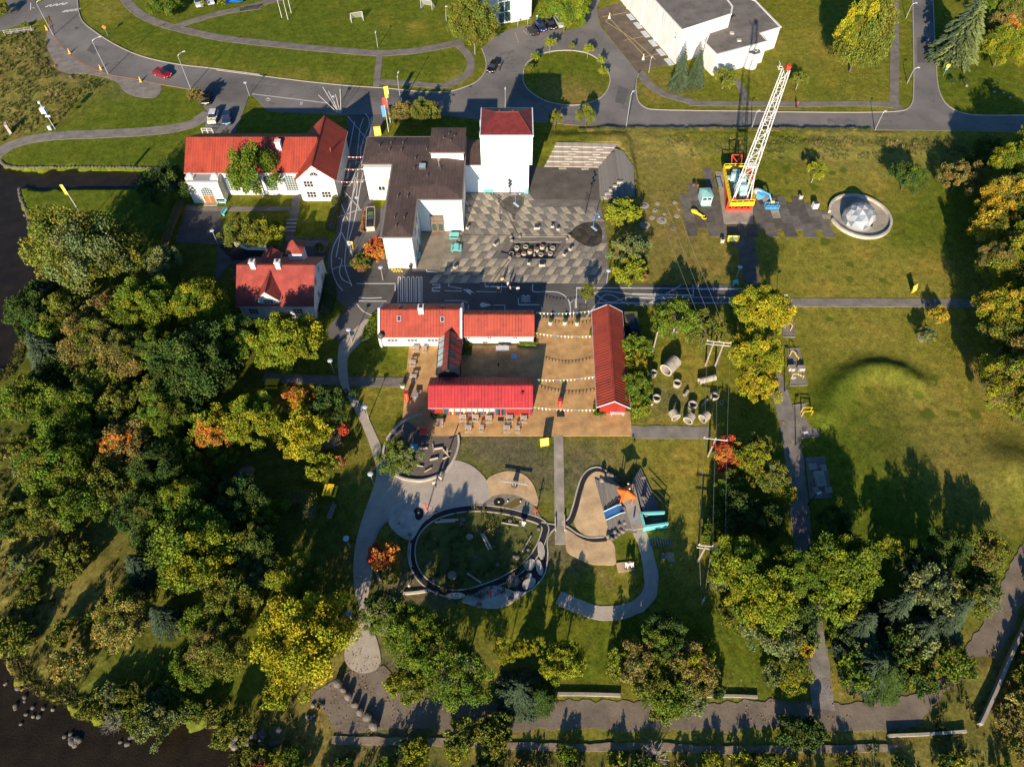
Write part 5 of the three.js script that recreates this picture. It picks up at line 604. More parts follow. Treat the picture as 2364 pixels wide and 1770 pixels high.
// wild shrubs on the river bank, along the bottom strip and behind the retaining wall
{
  const CW = { olive: 'olive', brown: 'brownish', straw: 'straw-coloured', dark: 'dark green', grey: 'grey-green', green: 'mid-green', yg: 'yellow-green', spruce: 'blue-green' };
  const r = rng(77), wild = (poly, n, cls, cols, label, group, rmin, rmax, avoid) => {
    const xs = poly.map(p => p[0]), zs = poly.map(p => p[1]); let k = 0, guard = 0;
    while (k < n && guard++ < 5000) { const x = Math.min(...xs) + r() * (Math.max(...xs) - Math.min(...xs)), z = Math.min(...zs) + r() * (Math.max(...zs) - Math.min(...zs)); if (!inPoly(x, z, poly) || WATER.some(w => inPoly(x, z, w))) continue; const R = rmin + (rmax - rmin) * r(); const col = cols[Math.floor(r() * cols.length)], sz = R < rmin + (rmax - rmin) / 3 ? 'small' : R < rmin + (rmax - rmin) / 1.5 ? 'medium' : 'broad'; plant('shrub', `${sz} ${CW[col]} ${label}`, 'shrub', x, z, R * .6, R, R > 2.6 ? 'M' : R > 1.2 ? 'S' : 'T', col, { group: `${sz} ${CW[col]} ${group}` }); k++; }
  };
  wild([[-75.99,-56.54],[-71.1,-53.5],[-65.19,-47.46],[-58.16,-45.8],[-54.8,-36.04],[-50.03,-31.33],[-45.97,-26.9],[-47.91,-24.78],[-47.94,-19.73],[-52.04,-19.53],[-58.32,-21.71],[-61.28,-23.74],[-63.91,-26.9],[-70.25,-38.49]], 26, 0, ['olive', 'green', 'straw', 'olive', 'dark', 'grey', 'brown'], 'shrub among the wild growth of the river bank', 'shrubs of the wild river bank', 1.0, 2.6);
  wild([[-51.83,-18.95],[-48.53,-17.8],[-45.23,-16.49],[-41.68,-16.86],[-40.31,-17.8],[-35.24,-17.24],[-33.55,-18.76],[-38.1,-20.32],[-42.17,-19.93],[-46.6,-20.71]], 30, 0, ['olive', 'green', 'grey'], 'shrub hanging over the river edge', 'shrubs along the river edge', .7, 1.4);
  wild([[-30.46,-14.27],[-25.46,-13.06],[-19.72,-14.27],[-10.35,-14.27],[-1.82,-13.97],[-1.77,-10.1],[-29.87,-10.1]], 18, 0, ['olive', 'green', 'yg', 'dark'], 'shrub below the boulder row beside the old ditch', 'shrubs along the lower edge', .8, 1.7);
  wild([[.16,-13.41],[25.47,-13.28],[51.13,-13.58],[50.02,-10.6],[.15,-10.47]], 28, 0, ['olive', 'dark', 'yg', 'brown', 'green'], 'shrub below the ditch track', 'shrubs below the ditch track', .7, 1.3);
  wild([[53.84,-15.04],[57.76,-18.9],[63.24,-26.17],[70.69,-33.16],[62.68,-11.53],[51.83,-10.76]], 22, 0, ['olive', 'brown', 'dark', 'straw', 'green'], 'shrub outside the sloping retaining wall', 'shrubs outside the retaining wall', .9, 2.0);
  wild([[30.93,-15.86],[34.2,-15.86],[33.99,-15.04],[30.75,-15.04]], 2, 0, ['dark'], 'shrub casting its shade on the dirt track', 'tall shrubs at the dirt track', 1.6, 2);
  wild([[-7.39,-16.46],[-.81,-16.3],[-.8,-14.58],[-7.31,-14.89]], 5, 0, ['dark', 'olive'], 'shrub in the shade below the dense round tree', 'shaded shrubs at the dirt track', 1.3, 2.2);
  wild([[65.67,-31.92],[72.58,-39.7],[74.72,-37.46],[69.75,-31.1]], 4, 0, ['olive', 'straw'], 'shrub at the far bend of the dirt track', 'shrubs at the track bend', 1, 2);
  wild([[27.86,-44.72],[32.45,-46.87],[31.43,-39.9],[26.75,-39.9]], 8, 0, ['dark', 'green', 'olive', 'grey'], 'shrub under the power wires', 'shrubs under the wires', 1.2, 2.2);
  wild([[-90.48,-93.31],[-80.31,-84.25],[-68.05,-63.71],[-59.01,-49.84],[-48.71,-39.87],[-40.15,-33.43],[-33.72,-37.23],[-33.7,-49.84],[-42.43,-52.91],[-52.47,-64.59],[-65.48,-64.59],[-73.51,-59.4]], 44, 0, ['dark', 'olive', 'green', 'green'], 'undergrowth shrub between the trees of the wood', 'undergrowth of the wood', 1.8, 3.4);
  wild([[81.01,-84.48],[91.19,-86.71],[78.52,-57.52],[77.41,-70.06]], 8, 0, ['dark', 'olive', 'brown'], 'undergrowth shrub below the edge trees', 'undergrowth of the edge trees', 1.3, 2.6);
  wild([[11.52,-24.79],[24.43,-25.08],[23.9,-20.1],[13.31,-19.69]], 10, 0, ['olive', 'brown', 'yg', 'dark'], 'undergrowth shrub in the lower clump', 'undergrowth of the lower clump', 1.2, 2.2);
  wild([[41.89,-38.57],[49.57,-37.46],[52.64,-31.1],[60.89,-34.21],[59.72,-27.13],[52.22,-21.54],[47.03,-20.12],[39.79,-21.01],[39.46,-26.17]], 20, 0, ['dark', 'olive', 'spruce', 'green', 'grey'], 'undergrowth shrub among the lower right pines', 'undergrowth of the lower right wood', 1.2, 2.6);
  wild([[25.73,-35.28],[37.27,-34.21],[37.36,-27.13],[35,-20.65],[31.5,-20.12],[27.29,-27.91]], 12, 0, ['dark', 'olive', 'yg', 'grey'], 'undergrowth shrub left of the shaded gravel path', 'undergrowth beside the gravel path', 1.2, 2.2);
}
// bare twiggy shrubs
{
  const tw = [twigs(3, 2.2, 3.2, 60), twigs(4, 2.2, 3.2, 60)], bm = mat([.36, .31, .26], .9);
  const bare = (l, x, z, h, R, i) => { const t = thing('bare_shrub', l, 'shrub', [x, z]); const m = mesh('branch_fan', tw[i % 2], bm, t); m.scale.set(R / 2.2, h / 3.2 * 1.6, R / 2.2); };
  bare('bare grey shrub at the end of the painted lane', 31.22,-77.65,1.6,2.02, 0); bare('bare grey shrub at the lawn edge beside the orange tree', -26.25,-54.14,1.3,1.72, 1); bare('pale twiggy shrub in the lower wood', -33.91,-32.44,2,2.45, 0); bare('bare shrub at the lower frame edge below the ditch', 16.02,-13.13,1,1.79, 1); bare('grey shrub overhanging the river', -46.16,-16.71,.8,1.82, 0); bare('dead twiggy shrub beside the leaning silver one', 66.98,-74.14,1,1.28, 1); bare('twiggy birch frame beside the painted lane', 27.15,-76.2,2.5,2.82, 0);
}
// rough grass: nobody could count it
{
  const r = rng(31), b = [], mk = () => { const L = []; for (let i = 0; i < 9; i++) { const a = r() * 6.28, d = .05 + .16 * r(); L.push([V3(Math.cos(a) * d, .14, Math.sin(a) * d), V3(Math.cos(a) * .5, 1, Math.sin(a) * .5), .28 + .2 * r(), .07, .8 + .4 * r(), .1 * (r() - .5)]); } return leafGeo(L); };
  const spots = [];
  for (const w of WILD) { const xs = w.map(p => p[0]), zs = w.map(p => p[1]), x0 = Math.max(-140, Math.min(...xs)), x1 = Math.min(140, Math.max(...xs)), z0 = Math.min(...zs), z1 = Math.min(-5, Math.max(...zs)); const n = (x1 - x0) * (z1 - z0) * 2.2; for (let i = 0; i < n; i++) { const x = x0 + r() * (x1 - x0), z = z0 + r() * (z1 - z0); if (inPoly(x, z, w) && !WATER.some(q => inPoly(x, z, q)) && vnoise(x * .4, z * .4, 5) > .35) spots.push([x, z]); } }
  { const c = [-4.79,-37.75], n = 500; for (let i = 0; i < n; i++) { const a = r() * 6.28, q = Math.sqrt(r()); const x = c[0] + Math.cos(a) * q * 7.6, z = c[1] + Math.sin(a) * q * 6.6; if (vnoise(x * .9, z * .9, 6) > .38) spots.push([x, z]); } }
  for (let i = 0; i < 1500; i++) { const x = 14 + 62 * r(), z = -131.6 + .8 * (r() - .3); spots.push([x, z]); }
  for (const w of WATER) for (let i = 0; i < w.length; i++) { const a = w[i], b = w[(i + 1) % w.length], n = Math.min(900, Math.hypot(a[0] - b[0], a[1] - b[1]) * 34); for (let k = 0; k < n; k++) { const f = r(), x = a[0] + (b[0] - a[0]) * f + (r() - .5) * 3, z = a[1] + (b[1] - a[1]) * f + (r() - .5) * 3; if (!inPoly(x, z, w) && Math.abs(x) < 140 && z < -6 && x < -30 && !(w === WATER[0] && z < -104)) spots.push([x, z]); } }
  const im = new THREE.InstancedMesh(mk(), mat([1, 1, 1], 1), spots.length), o = new THREE.Object3D(), c = new THREE.Color(), pal = [[.20, .17, .05], [.14, .14, .03], [.09, .11, .02], [.26, .21, .07]];
  im.material.vertexColors = true;
  spots.forEach(([x, z], i) => { o.position.set(x, terrainY(x, z, false), z); o.rotation.y = r() * 6.28; o.scale.setScalar(.7 + 1.1 * r()); o.updateMatrix(); im.setMatrixAt(i, o.matrix); const p = pal[Math.floor(clamp(fbm(x * .3, z * .3, 15, 2) * 5 - .6 + (r() - .5), 0, 3.99))], k = .8 + .4 * r(); im.setColorAt(i, c.setRGB(p[0] * k, p[1] * k, p[2] * k)); });
  { // fallen leaves under the autumn trees
    const lg = leafGeo([[V3(0, .02, 0), V3(1, .1, 0), .17, .12, 1, 0], [V3(.3, .02, .2), V3(.2, .1, 1), .14, .1, .8, .1]]), L = [], cs = [[-21.72,-17.26], [-15.35,-21.21], [75.4,-75.91], [71.89,-62.83], [32.4,-20.9], [-26.58,-46.87], [37.88,-61.1], [78.2,-149.98], [75.35,-77.35], [-19.17,-16.46]];
    for (const c of cs) for (let i = 0; i < 170; i++) { const a = r() * 6.28, q = 1 + 7 * Math.sqrt(r()); L.push([c[0] + Math.cos(a) * q, c[1] + Math.sin(a) * q]); }
    const lm = new THREE.InstancedMesh(lg, mat([1, 1, 1], .95, { vertexColors: true }), L.length), pl = [[.42, .30, .05], [.36, .18, .05], [.30, .26, .07]];
    L.forEach(([x, z], i) => { o.position.set(x, Math.max(.06, terrainY(x, z, false) + .02), z); o.rotation.y = r() * 6.28; o.scale.setScalar(.6 + .6 * r()); o.updateMatrix(); lm.setMatrixAt(i, o.matrix); lm.setColorAt(i, c.setRGB(...pl[i % 3])); });
    lm.name = 'fallen_leaves'; lm.userData = { kind: 'stuff', label: 'yellow and brown fallen leaves scattered below the trees', category: 'leaves' }; lm.castShadow = lm.receiveShadow = true; scene.add(lm);
  }
  im.name = 'rough_grass'; im.userData = { kind: 'stuff', label: 'rough straw-coloured grass on the banks', category: 'grass' }; im.castShadow = im.receiveShadow = true; scene.add(im); console.log('grass tufts', spots.length);
}

const TBL = [[-15.56,-72.43],[-14.13,-72.29],[-15.86,-69.42],[-15.49,-66.59],[-10.84,-58.13],[-7.42,-58.99],[-5.53,-58.96],[-3.51,-58.77],[-.38,-58.88],[1.74,-58.77],[-6.54,-57.08],[-4.54,-57.13],[-.78,-57.05],[.86,-57.02]], SEAT = [[4.64,-101.34],[7.54,-101.82],[8.57,-101.02],[-2.92,-96.99],[-8.23,-101.47],[10.73,-95.83],[9.56,-94.3],[3.01,-92.06],[5.36,-91.61],[-10.05,-91.07]], RINGS = [[25.47,-108.05],[28.03,-108.63],[31.44,-108.9],[27.33,-106.58],[28.98,-105.61],[26.53,-104.51],[31.27,-105.01],[28.26,-103.75],[24.97,-102.47],[31.97,-106.85],[30.08,-101.66]];
// ---------- painted markings ----------
const parts = (t, name, m, list) => list.map(g => mesh(name, g, m, t));
{
  const g = new THREE.Group(); g.name = 'lane_markings'; g.userData.kind = 'structure'; scene.add(g);
  const Y = UP + .012, line = (p, w = .16) => mesh('painted_line', ribbon(p, w, UP, Y), M_.paint, g), curve = (p, w) => line(smooth(p, 6), w), fill = p => mesh('painted_symbol', slab(p, UP, Y), M_.paint, g);
  for (const p of [[[-11.69,-85.54],[-8.66,-85.44]], [[-6.22,-85.35],[-1.84,-85.24],[-1.82,-87.11]], [[-4.68,-87.34],[-4.66,-86.57],[1.05,-86.4],[1.08,-85.12]], [[1.08,-83.85],[1.12,-82.27],[4.71,-82.27]], [[5.07,-81.93],[5.04,-79.4]], [[10.46,-80.81],[10.39,-79.4]], [[10.99,-81.48],[11.25,-86.21],[26.99,-86.17]], [[10.78,-81.48],[10.89,-83.63],[9.74,-82.38]], [[-3.15,-82.2],[-1.22,-82.2],[-1.22,-81.03]], [[-7.46,-82.2],[-7.43,-81.26]], [[14.69,-81.48],[14.74,-82.67],[26.53,-82.63]], [[20.92,-82.15],[22.77,-82.2],[26.83,-84.96]], [[20.95,-86.11],[40.36,-86.06]], [[32.52,-86.9],[32.48,-85.94],[39.31,-85.89]], [[31.6,-86.9],[31.37,-84.44],[20.83,-84.89]], [[20.74,-83.98],[37.53,-83.98]], [[20.61,-82.69],[37.3,-82.69]], [[22.17,-82.21],[23.07,-82.21],[29.55,-86.9]], [[-15.21,-90.74],[-15.11,-90.18],[-11.17,-89.96],[-11.05,-86.61],[-8.74,-86.05]], [[-27.26,-87.26],[-20.47,-87.26],[-20.3,-85.54]], [[-58.15,-145.75],[-40.2,-142.09]], [[-53.7,-128.99],[-53.7,-128.99]].length > 9 ? [] : [[-32.9,-112.18],[-28.79,-106.55]], [[-32.93,-108.5],[-31,-103.83]], [[-33.1,-104.46],[-29.15,-106.87]], [[-35.54,-137.14],[-30.27,-128.7]], [[-33.84,-135.28],[-33.65,-124.12]], [[-32.06,-136.52],[-32.4,-133.45],[-31.67,-120.43]], [[-34.49,-121.9],[-31.79,-122.26],[-31.96,-127.16]], [[-33.37,-113.89],[-32.04,-113.89],[-31.69,-115.45],[-31.37,-118.99],[-29.59,-119.27]], [[-33.32,-115.97],[-32.79,-116.15],[-32.9,-121.16],[-30.99,-121.34]], [[-30.29,-110.66],[-30.6,-115.62],[-29.16,-115.73]]]) if (p.length > 1) line(p);
  for (const p of [[[3.63,-87.11],[3.68,-85.44],[6.31,-85.35],[7.83,-85.19],[8.83,-84.61],[9.62,-83.51],[9.92,-82.11],[9.84,-79.4]], [[-11.56,-83.24],[-9.55,-83.24],[-8.37,-83.15],[-7.6,-82.78]], [[12.48,-79.38],[14.8,-83.01],[15.56,-84.15],[16.44,-84.66],[17.44,-84.43],[18.69,-83.28],[20,-82.11]], [[13.78,-85.4],[14.73,-84.43],[15.67,-83.4],[16.97,-82.9],[18,-83.12],[19.41,-83.81],[20.61,-84.01],[23.11,-83.74],[26.68,-83.74]], [[13.75,-84.84],[15.82,-85.42],[18.18,-85.19],[21.51,-84.61],[26.76,-84.38]], [[-31.92,-138.39],[-30.94,-136.31],[-30.53,-133.86],[-30.84,-131.45],[-31.21,-128.7],[-31.11,-124.12],[-30.32,-119.71]], [[-30.41,-136.93],[-30.17,-129.87],[-31.25,-127.16],[-31.13,-123.38]], [[-30.89,-117.91],[-30.84,-114.06],[-30.99,-109.33],[-30.63,-103.52],[-30.34,-96.79],[-29.83,-91.58],[-27.96,-86.61]], [[-31.27,-116.5],[-31.09,-109.33],[-31.91,-103.52],[-31.84,-100.1],[-31.77,-93.87]], [[-29.87,-117.91],[-29.89,-112.69],[-29.77,-108.34],[-29.81,-102.89],[-30.1,-97.99]], [[-31.89,-100.41],[-32.68,-95.91],[-32.24,-91.58],[-30.86,-87.7],[-29.38,-85.54]], [[-31.68,-100.41],[-30.18,-97.09],[-28.72,-93.87]], [[-31.32,-93.58],[-30.67,-93.29],[-30.63,-90.18],[-29.76,-88.24],[-28.03,-87.15]], [[-32.11,-90.74],[-30.43,-91.58],[-28.61,-91.53]], [[-26.63,-82.63],[-25.29,-80.84],[-23.4,-79.8],[-20.92,-79.36]], [[-26.44,-84.03],[-25.5,-83.82],[-22.44,-83.9]], [[-26.33,-83.16],[-24.49,-83.11],[-21.52,-83.11]]]) curve(p);
  { const xs = [612, 634, 654, 674, 694, 714, 734, 754, 774, 794, 812, 826], P = []; const tops = (x, y) => [x, y]; }
  const serp = [[-19.5,-82.64],[-20.06,-88.52],[-20.02,-88.93],[-19.78,-88.93],[-19.64,-88.52],[-19.12,-82.9],[-18.78,-82.9],[-19.29,-88.52],[-19.23,-88.93],[-18.99,-88.93],[-18.85,-88.52],[-18.35,-82.9],[-18.01,-82.9],[-18.5,-88.52],[-18.43,-88.93],[-18.2,-88.93],[-18.06,-88.52],[-17.58,-82.9],[-17.24,-82.9],[-17.7,-88.52],[-17.64,-88.93],[-17.4,-88.93],[-17.27,-88.52],[-16.81,-82.9],[-16.46,-82.9],[-16.91,-88.52],[-16.85,-88.93],[-16.61,-88.93],[-16.48,-88.52],[-16.04,-82.9],[-15.79,-82.9],[-16.22,-88.52],[-16.17,-88.93],[-15.97,-88.88],[-15.86,-88.52],[-15.42,-82.64]]; line(serp, .13);
  fill([[-8.57,-85.93],[-7.37,-85.86],[-7.67,-86.17],[-6.41,-84.89],[-7.18,-85.24],[-7.07,-84.54],[-7.95,-85.35]]); fill(smooth([[-5.49,-82.24],[-5.3,-82.65],[-4.92,-82.78],[-4.32,-82.54],[-3.51,-82.22],[-4.31,-81.93],[-4.89,-81.66],[-5.28,-81.82]], 3, true));
  for (const y of [0, 1, 2]) line([[[1.63,-84.2],[1.97,-84.43],[2.39,-84.08],[2.73,-84.38],[3.15,-84.2]], [[1.63,-83.63],[1.97,-83.83],[2.39,-83.51],[2.73,-83.79],[3.14,-83.63]], [[1.63,-83.06],[1.96,-83.26],[2.38,-82.97],[2.72,-83.22],[3.14,-83.06]]][y], .2);
  line([[-13.99,-87],[-12.62,-87],[-12.58,-86.33],[-13.86,-86.22],[-13.82,-85.56],[-12.53,-85.45]], .2);
  for (const p of [[[-54.64,-143.61],[-54.23,-144.01],[-53.7,-143.71],[-53.83,-143.2],[-54.41,-143.2]], [[-46.65,-142.7],[-46.58,-141.49]], [[-46.36,-142.7],[-46.27,-141.39]]]) line(p, .14); fill([[-54.47,-144.22],[-54.09,-144.22],[-54.07,-143.81],[-54.36,-143.81]]);
  // zebra blocks at the upper left crossing
  for (let i = 0; i < 7; i++) for (let k = 0; k < 2; k++) { const o = i % 2 ? 0 : .55, [x, z] = k ? [-114.01,-183.07] : [-119.38,-185.76]; const d = k ? [.97, -.24] : [.95, -.31]; mesh('crossing_block', box(.62, .012, .5, x + d[0] * i * .72 * (k ? .75 : 1), UP, z + d[1] * i * .72 + o, .25), M_.paint, g); mesh('crossing_block', box(.62, .012, .5, x + d[0] * (i + .5) * .72 * (k ? .75 : 1), UP, z + d[1] * i * .72 + .55 - o, .25), M_.paint, g); }
  line([[-124.28,-187.26],[-122.77,-183.33]], .2); line([[-122.92,-184.54],[-122.13,-184.41]], .2);
  const yl = mat([.42, .33, .16], .9); for (const p of [[[22.64,-179.89],[29.12,-182.2]], [[23.45,-177.62],[29.47,-169.16],[33.78,-160.02]], [[24.43,-179.57],[31.23,-162.04]], [[27.19,-168.56],[33.49,-171]], [[30.79,-160.88],[35.37,-162.91]], [[23.45,-177.62],[24.43,-179.57]], [[.71,-172.55],[1.65,-167.35]], [[2.81,-173.17],[3.75,-171.31]]]) mesh('bay_line', ribbon(p, .16, .03, .048), yl, g);
  const rust = mat([.10, .045, .025], .8); for (const p of [[[-3.7,-111.9],[-1.28,-106.57],[1.39,-99.21]], [[-.55,-93.17],[-2.4,-89.85],[-3.98,-86.4]], [[-9.13,-99.74],[-.15,-99.52]], [[12.93,-82.6],[12.75,-82.49]]]) if (p.length) mesh('rusty_rail', ribbon(p, .16, .05, .098), rust, g);
  const wet = mat([.045, .036, .026], .3, { transparent: true, opacity: .4 });
  for (const p of [[[-2.32,-107.98],[-1.86,-109.42],[-.54,-110.58],[1.18,-110.87],[2.22,-110.14],[2.3,-108.84],[1.72,-107.13],[1.15,-106.29],[.59,-104.89],[.59,-103.78],[.22,-103.78],[-.15,-105.45],[-1.28,-106.57]], [[10.65,-99.74],[11.74,-101.61],[13.28,-102.83],[14.78,-103.24],[16.03,-102.69],[16.66,-101.34],[16.69,-99.21],[16.5,-97.9],[15.61,-96.86],[14.34,-96.47],[12.6,-97.38],[11.58,-98.42]]]) mesh('wet_patch', slab(smooth(p, 4, true), .094, .1), wet, g);
}
// ---------- grey steps ----------
{
  const t = thing('amphitheatre_steps', 'grey timber seating steps rising from the tower forecourt', 'steps', [0, 0]);
  const A = [[6.53,-119.82],[17.39,-119.52],[21.87,-126.08],[9.29,-126.52]], mx = (p, q, f) => [p[0] + (q[0] - p[0]) * f, p[1] + (q[1] - p[1]) * f];
  for (let i = 0; i < 5; i++) { const f0 = i / 5, f1 = 1; mesh('tier', slab([mx(A[0], A[3], f0), mx(A[1], A[2], f0), A[2], A[3]], -.2, .2 + i * .22), M_.woodPale, t); }
  for (const u of [.36, .78]) for (let i = 0; i < 5; i++) { const p = mx(mx(A[0], A[1], u), mx(A[3], A[2], u), i / 5 - .07); mesh('step_block', box(1.5, .1 + .22 * i, .5, p[0], 0, p[1]), M_.concretePale, t); }
  const B = [[17.02,-109.74],[17.39,-119.52],[21.87,-126.08],[24.39,-118.77],[23.67,-109.62]];
  for (let i = 0; i < 5; i++) { const f = i / 5; mesh('tier', slab([mx(B[0], B[4], f), mx(B[1], B[2], f), mx(B[2], B[3], f * .4), B[3], B[4]], -.2, .16 + i * .2), M_.woodGrey, t); }
  for (let i = 0; i < 5; i++) { const p = mx([17.43,-110.12], [21.1,-114.27], i / 4.5); mesh('step_block', box(1.6 - i * .05, .25 + i * .2, .55, p[0] + .6, 0, p[1]), M_.concretePale, t); }
}
// ---------- lamps ----------
const lampHead = (() => { const g = new THREE.SphereGeometry(.42, 14, 5, 0, 7, 0, 1.35); g.scale(1, .35, 1); return ni(g); })();
function pathLamp(label, [x, z], h = 3.1) { const t = thing('path_lamp', label, 'lamp', [x, z], { group: 'path lamps' }); mesh('post', cyl(.075, .055, h, 0, 0, 0, 8), M_.steel, t); const hd = mesh('lamp_head', lampHead, mat([.5, .55, .62], .35), t); hd.position.y = h; mesh('lens', cyl(.16, .2, .16, 0, h - .14, 0, 8), M_.paint, t); }
for (const [l, p] of [['disc-headed lamp beside the drive with parked cars', [-58.62,-145.14]], ['disc-headed lamp at the fan of white poles', [-38.43,-139.86]], ['disc-headed lamp between the hall and the brown roof', [-29.15,-106.55]], ['disc-headed lamp with yellow sign by the orange shrub', [-28.77,-93.93]], ['disc-headed lamp at the corner of the yellow bike rack', [-22.67,-88.11]], ['disc-headed lamp at the right edge of the slab plaza', [16.57,-87.34]], ['disc-headed lamp in shade at the turquoise bench', [39.33,-88.18]], ['disc-headed lamp on the wide path by the white wing', [-26.28,-74.1]], ['disc-headed lamp above the crossing of the paths', [-28.28,-67.79]], ['disc-headed lamp below the crossing of the paths', [-21.77,-59.1]], ['disc-headed lamp at the yellow table lawn', [-19.66,-47.88]], ['disc-headed lamp in shade beside the widened gravel', [-21.72,-38.3]], ['disc-headed lamp at the big golden tree', [-20.07,-28.48]], ['disc-headed lamp at the parking court gate', [-53.99,-97.42]]]) pathLamp(l, p);
function roadLamp(label, [x, z], h, ax, az, m = M_.steel) { const t = thing('street_lamp', label, 'street lamp', [x, z], { group: 'street lamps' }); mesh('post', bar([0, 0, 0], [0, h - .6, 0], .1, 8, .065), m, t); const c = new THREE.QuadraticBezierCurve3(V3(0, h - .6, 0), V3(0, h, 0), V3(ax, h + .1, az)); mesh('arm', ni(new THREE.TubeGeometry(c, 8, .055, 6)), m, t); const hd = mesh('lamp_head', box(.62, .12, .28, ax, h + .06, az, Math.atan2(-az, ax)), mat([.6, .6, .6], .4), t); mesh('lens', box(.5, .03, .2, ax, h + .03, az, Math.atan2(-az, ax)), M_.paint, hd); }
for (const [l, p, h, ax, az] of [['curved street lamp nearest the zebra blocks', [-112.24,-171], 8.2, 1.6, -.8], ['curved street lamp at the second traffic cone', [-93.02,-153.76], 8.2, 1.6, -.9], ['curved street lamp at the thin brown tree', [-72.33,-147.62], 8.2, 1.2, -.9], ['tall street lamp at the lane between hall and power station', [-24.33,-141.09], 7.2, .2, -1], ['tall street lamp at the road bend below the museum', [24.26,-132.66], 8.3, .5, -.5], ['street lamp beside the crane jib', [50.74,-132.08], 4.4, .5, -.3], ['street lamp on the bank right of the crane', [76.95,-131.92], 4.4, .5, -.3], ['street lamp with sign at the side road', [89.79,-149.98], 3.7, .8, 0], ['upper street lamp at the side road', [99.12,-179.27], 3.7, .8, 0], ['lamp on the football lawn path', [-32.22,-165.44], 3.6, 0, -.2], ['lamp at the upper end of the football lawn', [-16.47,-178.2], 3.4, .3, 0], ['lamp under the large olive tree', [-8.78,-162.33], 3.8, 0, -.3], ['dark lamp at the road behind the hoist tower', [-1.46,-140.7], 4.2, 0, -.3], ['lamp at the museum forecourt corner', [31.6,-154.42], 3.6, .2, -.2]]) roadLamp(l, p, h, ax, az);
function mast(label, [x, z], h, m = M_.dark) { const t = thing('lighting_mast', label, 'lighting mast', [x, z], { group: 'lighting masts' }); mesh('post', bar([0, 0, 0], [0, h, 0], .08, 7, .05), m, t); for (let i = 0; i < 5; i++) mesh('spotlight', box(.3, .22, .24, (i % 2 ? .2 : -.2), h - .2 - i * .35, .1), m, t); }
mast('black lighting mast on the plaza by the power station', [-2.24,-103.78], 6); mast('black lighting mast at the corner of the grey steps', [13.96,-105.58], 5); mast('thin black mast against the white hoist tower', [-.38,-111.5], 3.4);
for (const [l, p] of [['dark mast beside the upper exercise frame', [45.12,-81.21]], ['dark mast beside the stepped exercise bars', [42.47,-64.12]], ['dark mast beside the lower exercise bars', [41.88,-54.36]], ['dark mast at the shaded concrete table', [41.35,-44.67]]]) roadLamp(l, p, 3.3, .4, -.1, M_.dark);
{ // blue water arches
  for (const [l, p, q] of [['blue arched shower post on the upper wet patch', [.69,-108.33], 3.2], ['blue arched shower post on the lower wet patch', [15.22,-101.61], 3.4]]) { const t = thing('shower_post', l, 'shower post', p), c = new THREE.CatmullRomCurve3([V3(0, 0, 0), V3(0, q - .8, 0), V3(.2, q - .1, 0), V3(.6, q, 0), V3(.8, q - .5, 0)]); mesh('pipe', ni(new THREE.TubeGeometry(c, 20, .07, 6)), M_.blue, t); mesh('rose', cyl(.2, .06, .18, .8, q - .7, 0, 8), M_.steel, t); mesh('foot_plate', box(1.5, .04, .4, .1, .1, .25, -.9), mat([.45, .6, .68], .4), t); }
}
// ---------- vehicles ----------
function carProto(name, label, cat, m, L = 4.3, W = 1.78, Hh = 1.46, van = false) {
  const t = thing(name, label, cat), s = new THREE.Shape(), e = L / 2;
  s.moveTo(-e, .28); s.lineTo(e, .28); s.quadraticCurveTo(e + .05, .6, e - .1, .72); s.lineTo(e - 1.1, .9); s.lineTo(-e + .15, .95); s.quadraticCurveTo(-e - .05, .7, -e, .28);
  const g = new THREE.ExtrudeGeometry(s, { depth: W - .16, bevelEnabled: true, bevelSize: .06, bevelThickness: .08, bevelSegments: 2 }); g.translate(0, 0, -(W - .16) / 2); mesh('body', ni(g), m, t);
  const f = van ? [e - .75, e - 1.2, -e + .1, -e + .1] : [e - 1.05, e - 1.75, -e + .75, -e + .2], P = (x, y, k) => [x, y, k], b = W / 2 - .1, r = W / 2 - .26, y0 = .9, y1 = Hh;
  const cab = [[f[0], y0, b], [f[1], y1, r], [f[2], y1, r], [f[3], y0, b]], q = cab.map(([x, y, z]) => [x, y, -z]);
  mesh('side_window', tris(quad(cab[3], cab[0], cab[1], cab[2])), M_.glass, t); mesh('side_window', tris(quad(q[0], q[3], q[2], q[1])), M_.glass, t); mesh('windscreen', tris(quad(cab[0], q[0], q[1], cab[1])), M_.glass, t); mesh('rear_window', tris(quad(q[3], cab[3], cab[2], q[2])), van ? m : M_.glass, t);
  mesh('roof', [box2(f[2], f[1], y1 - .02, y1 + .05, -r - .03, r + .03)], m, t);
  for (const [x, z] of [[e - .8, 1], [e - .8, -1], [-e + .8, 1], [-e + .8, -1]]) { const w = cyl(.32, .32, .2, 0, -.1, 0, 14); w.rotateX(Math.PI / 2); w.translate(x, .32, z * (W / 2 - .08)); const k = mesh('wheel', w, M_.tyre, t), rim = cyl(.18, .18, .04, 0, 0, 0, 10); rim.rotateX(Math.PI / 2 * z); rim.translate(x, .32, z * (W / 2 + .02)); mesh('rim', rim, M_.steel, k); }
  for (const z of [-1, 1]) { mesh('headlight', box(.1, .14, .34, e - .02, .6, z * (W / 2 - .26)), M_.paint, t); mesh('tail_light', box(.08, .16, .26, -e - .0, .68, z * (W / 2 - .24)), M_.red, t); mesh('wing_mirror', box(.14, .12, .2, e - 1.35, .92, z * (W / 2 + .06)), m, t); }
  mesh('number_plate', box(.04, .12, .5, e + .06, .42, 0), M_.paint, t); return t;
}
function car(label, m, tail, nose, o = {}) { const t = carProto('car', label, 'car', m, o.L, o.W, o.H, o.van); t.position.set((tail[0] + nose[0]) / 2, UP, (tail[1] + nose[1]) / 2); t.rotation.y = Math.atan2(-(nose[1] - tail[1]), nose[0] - tail[0]); t.userData.group = 'cars'; return t; }
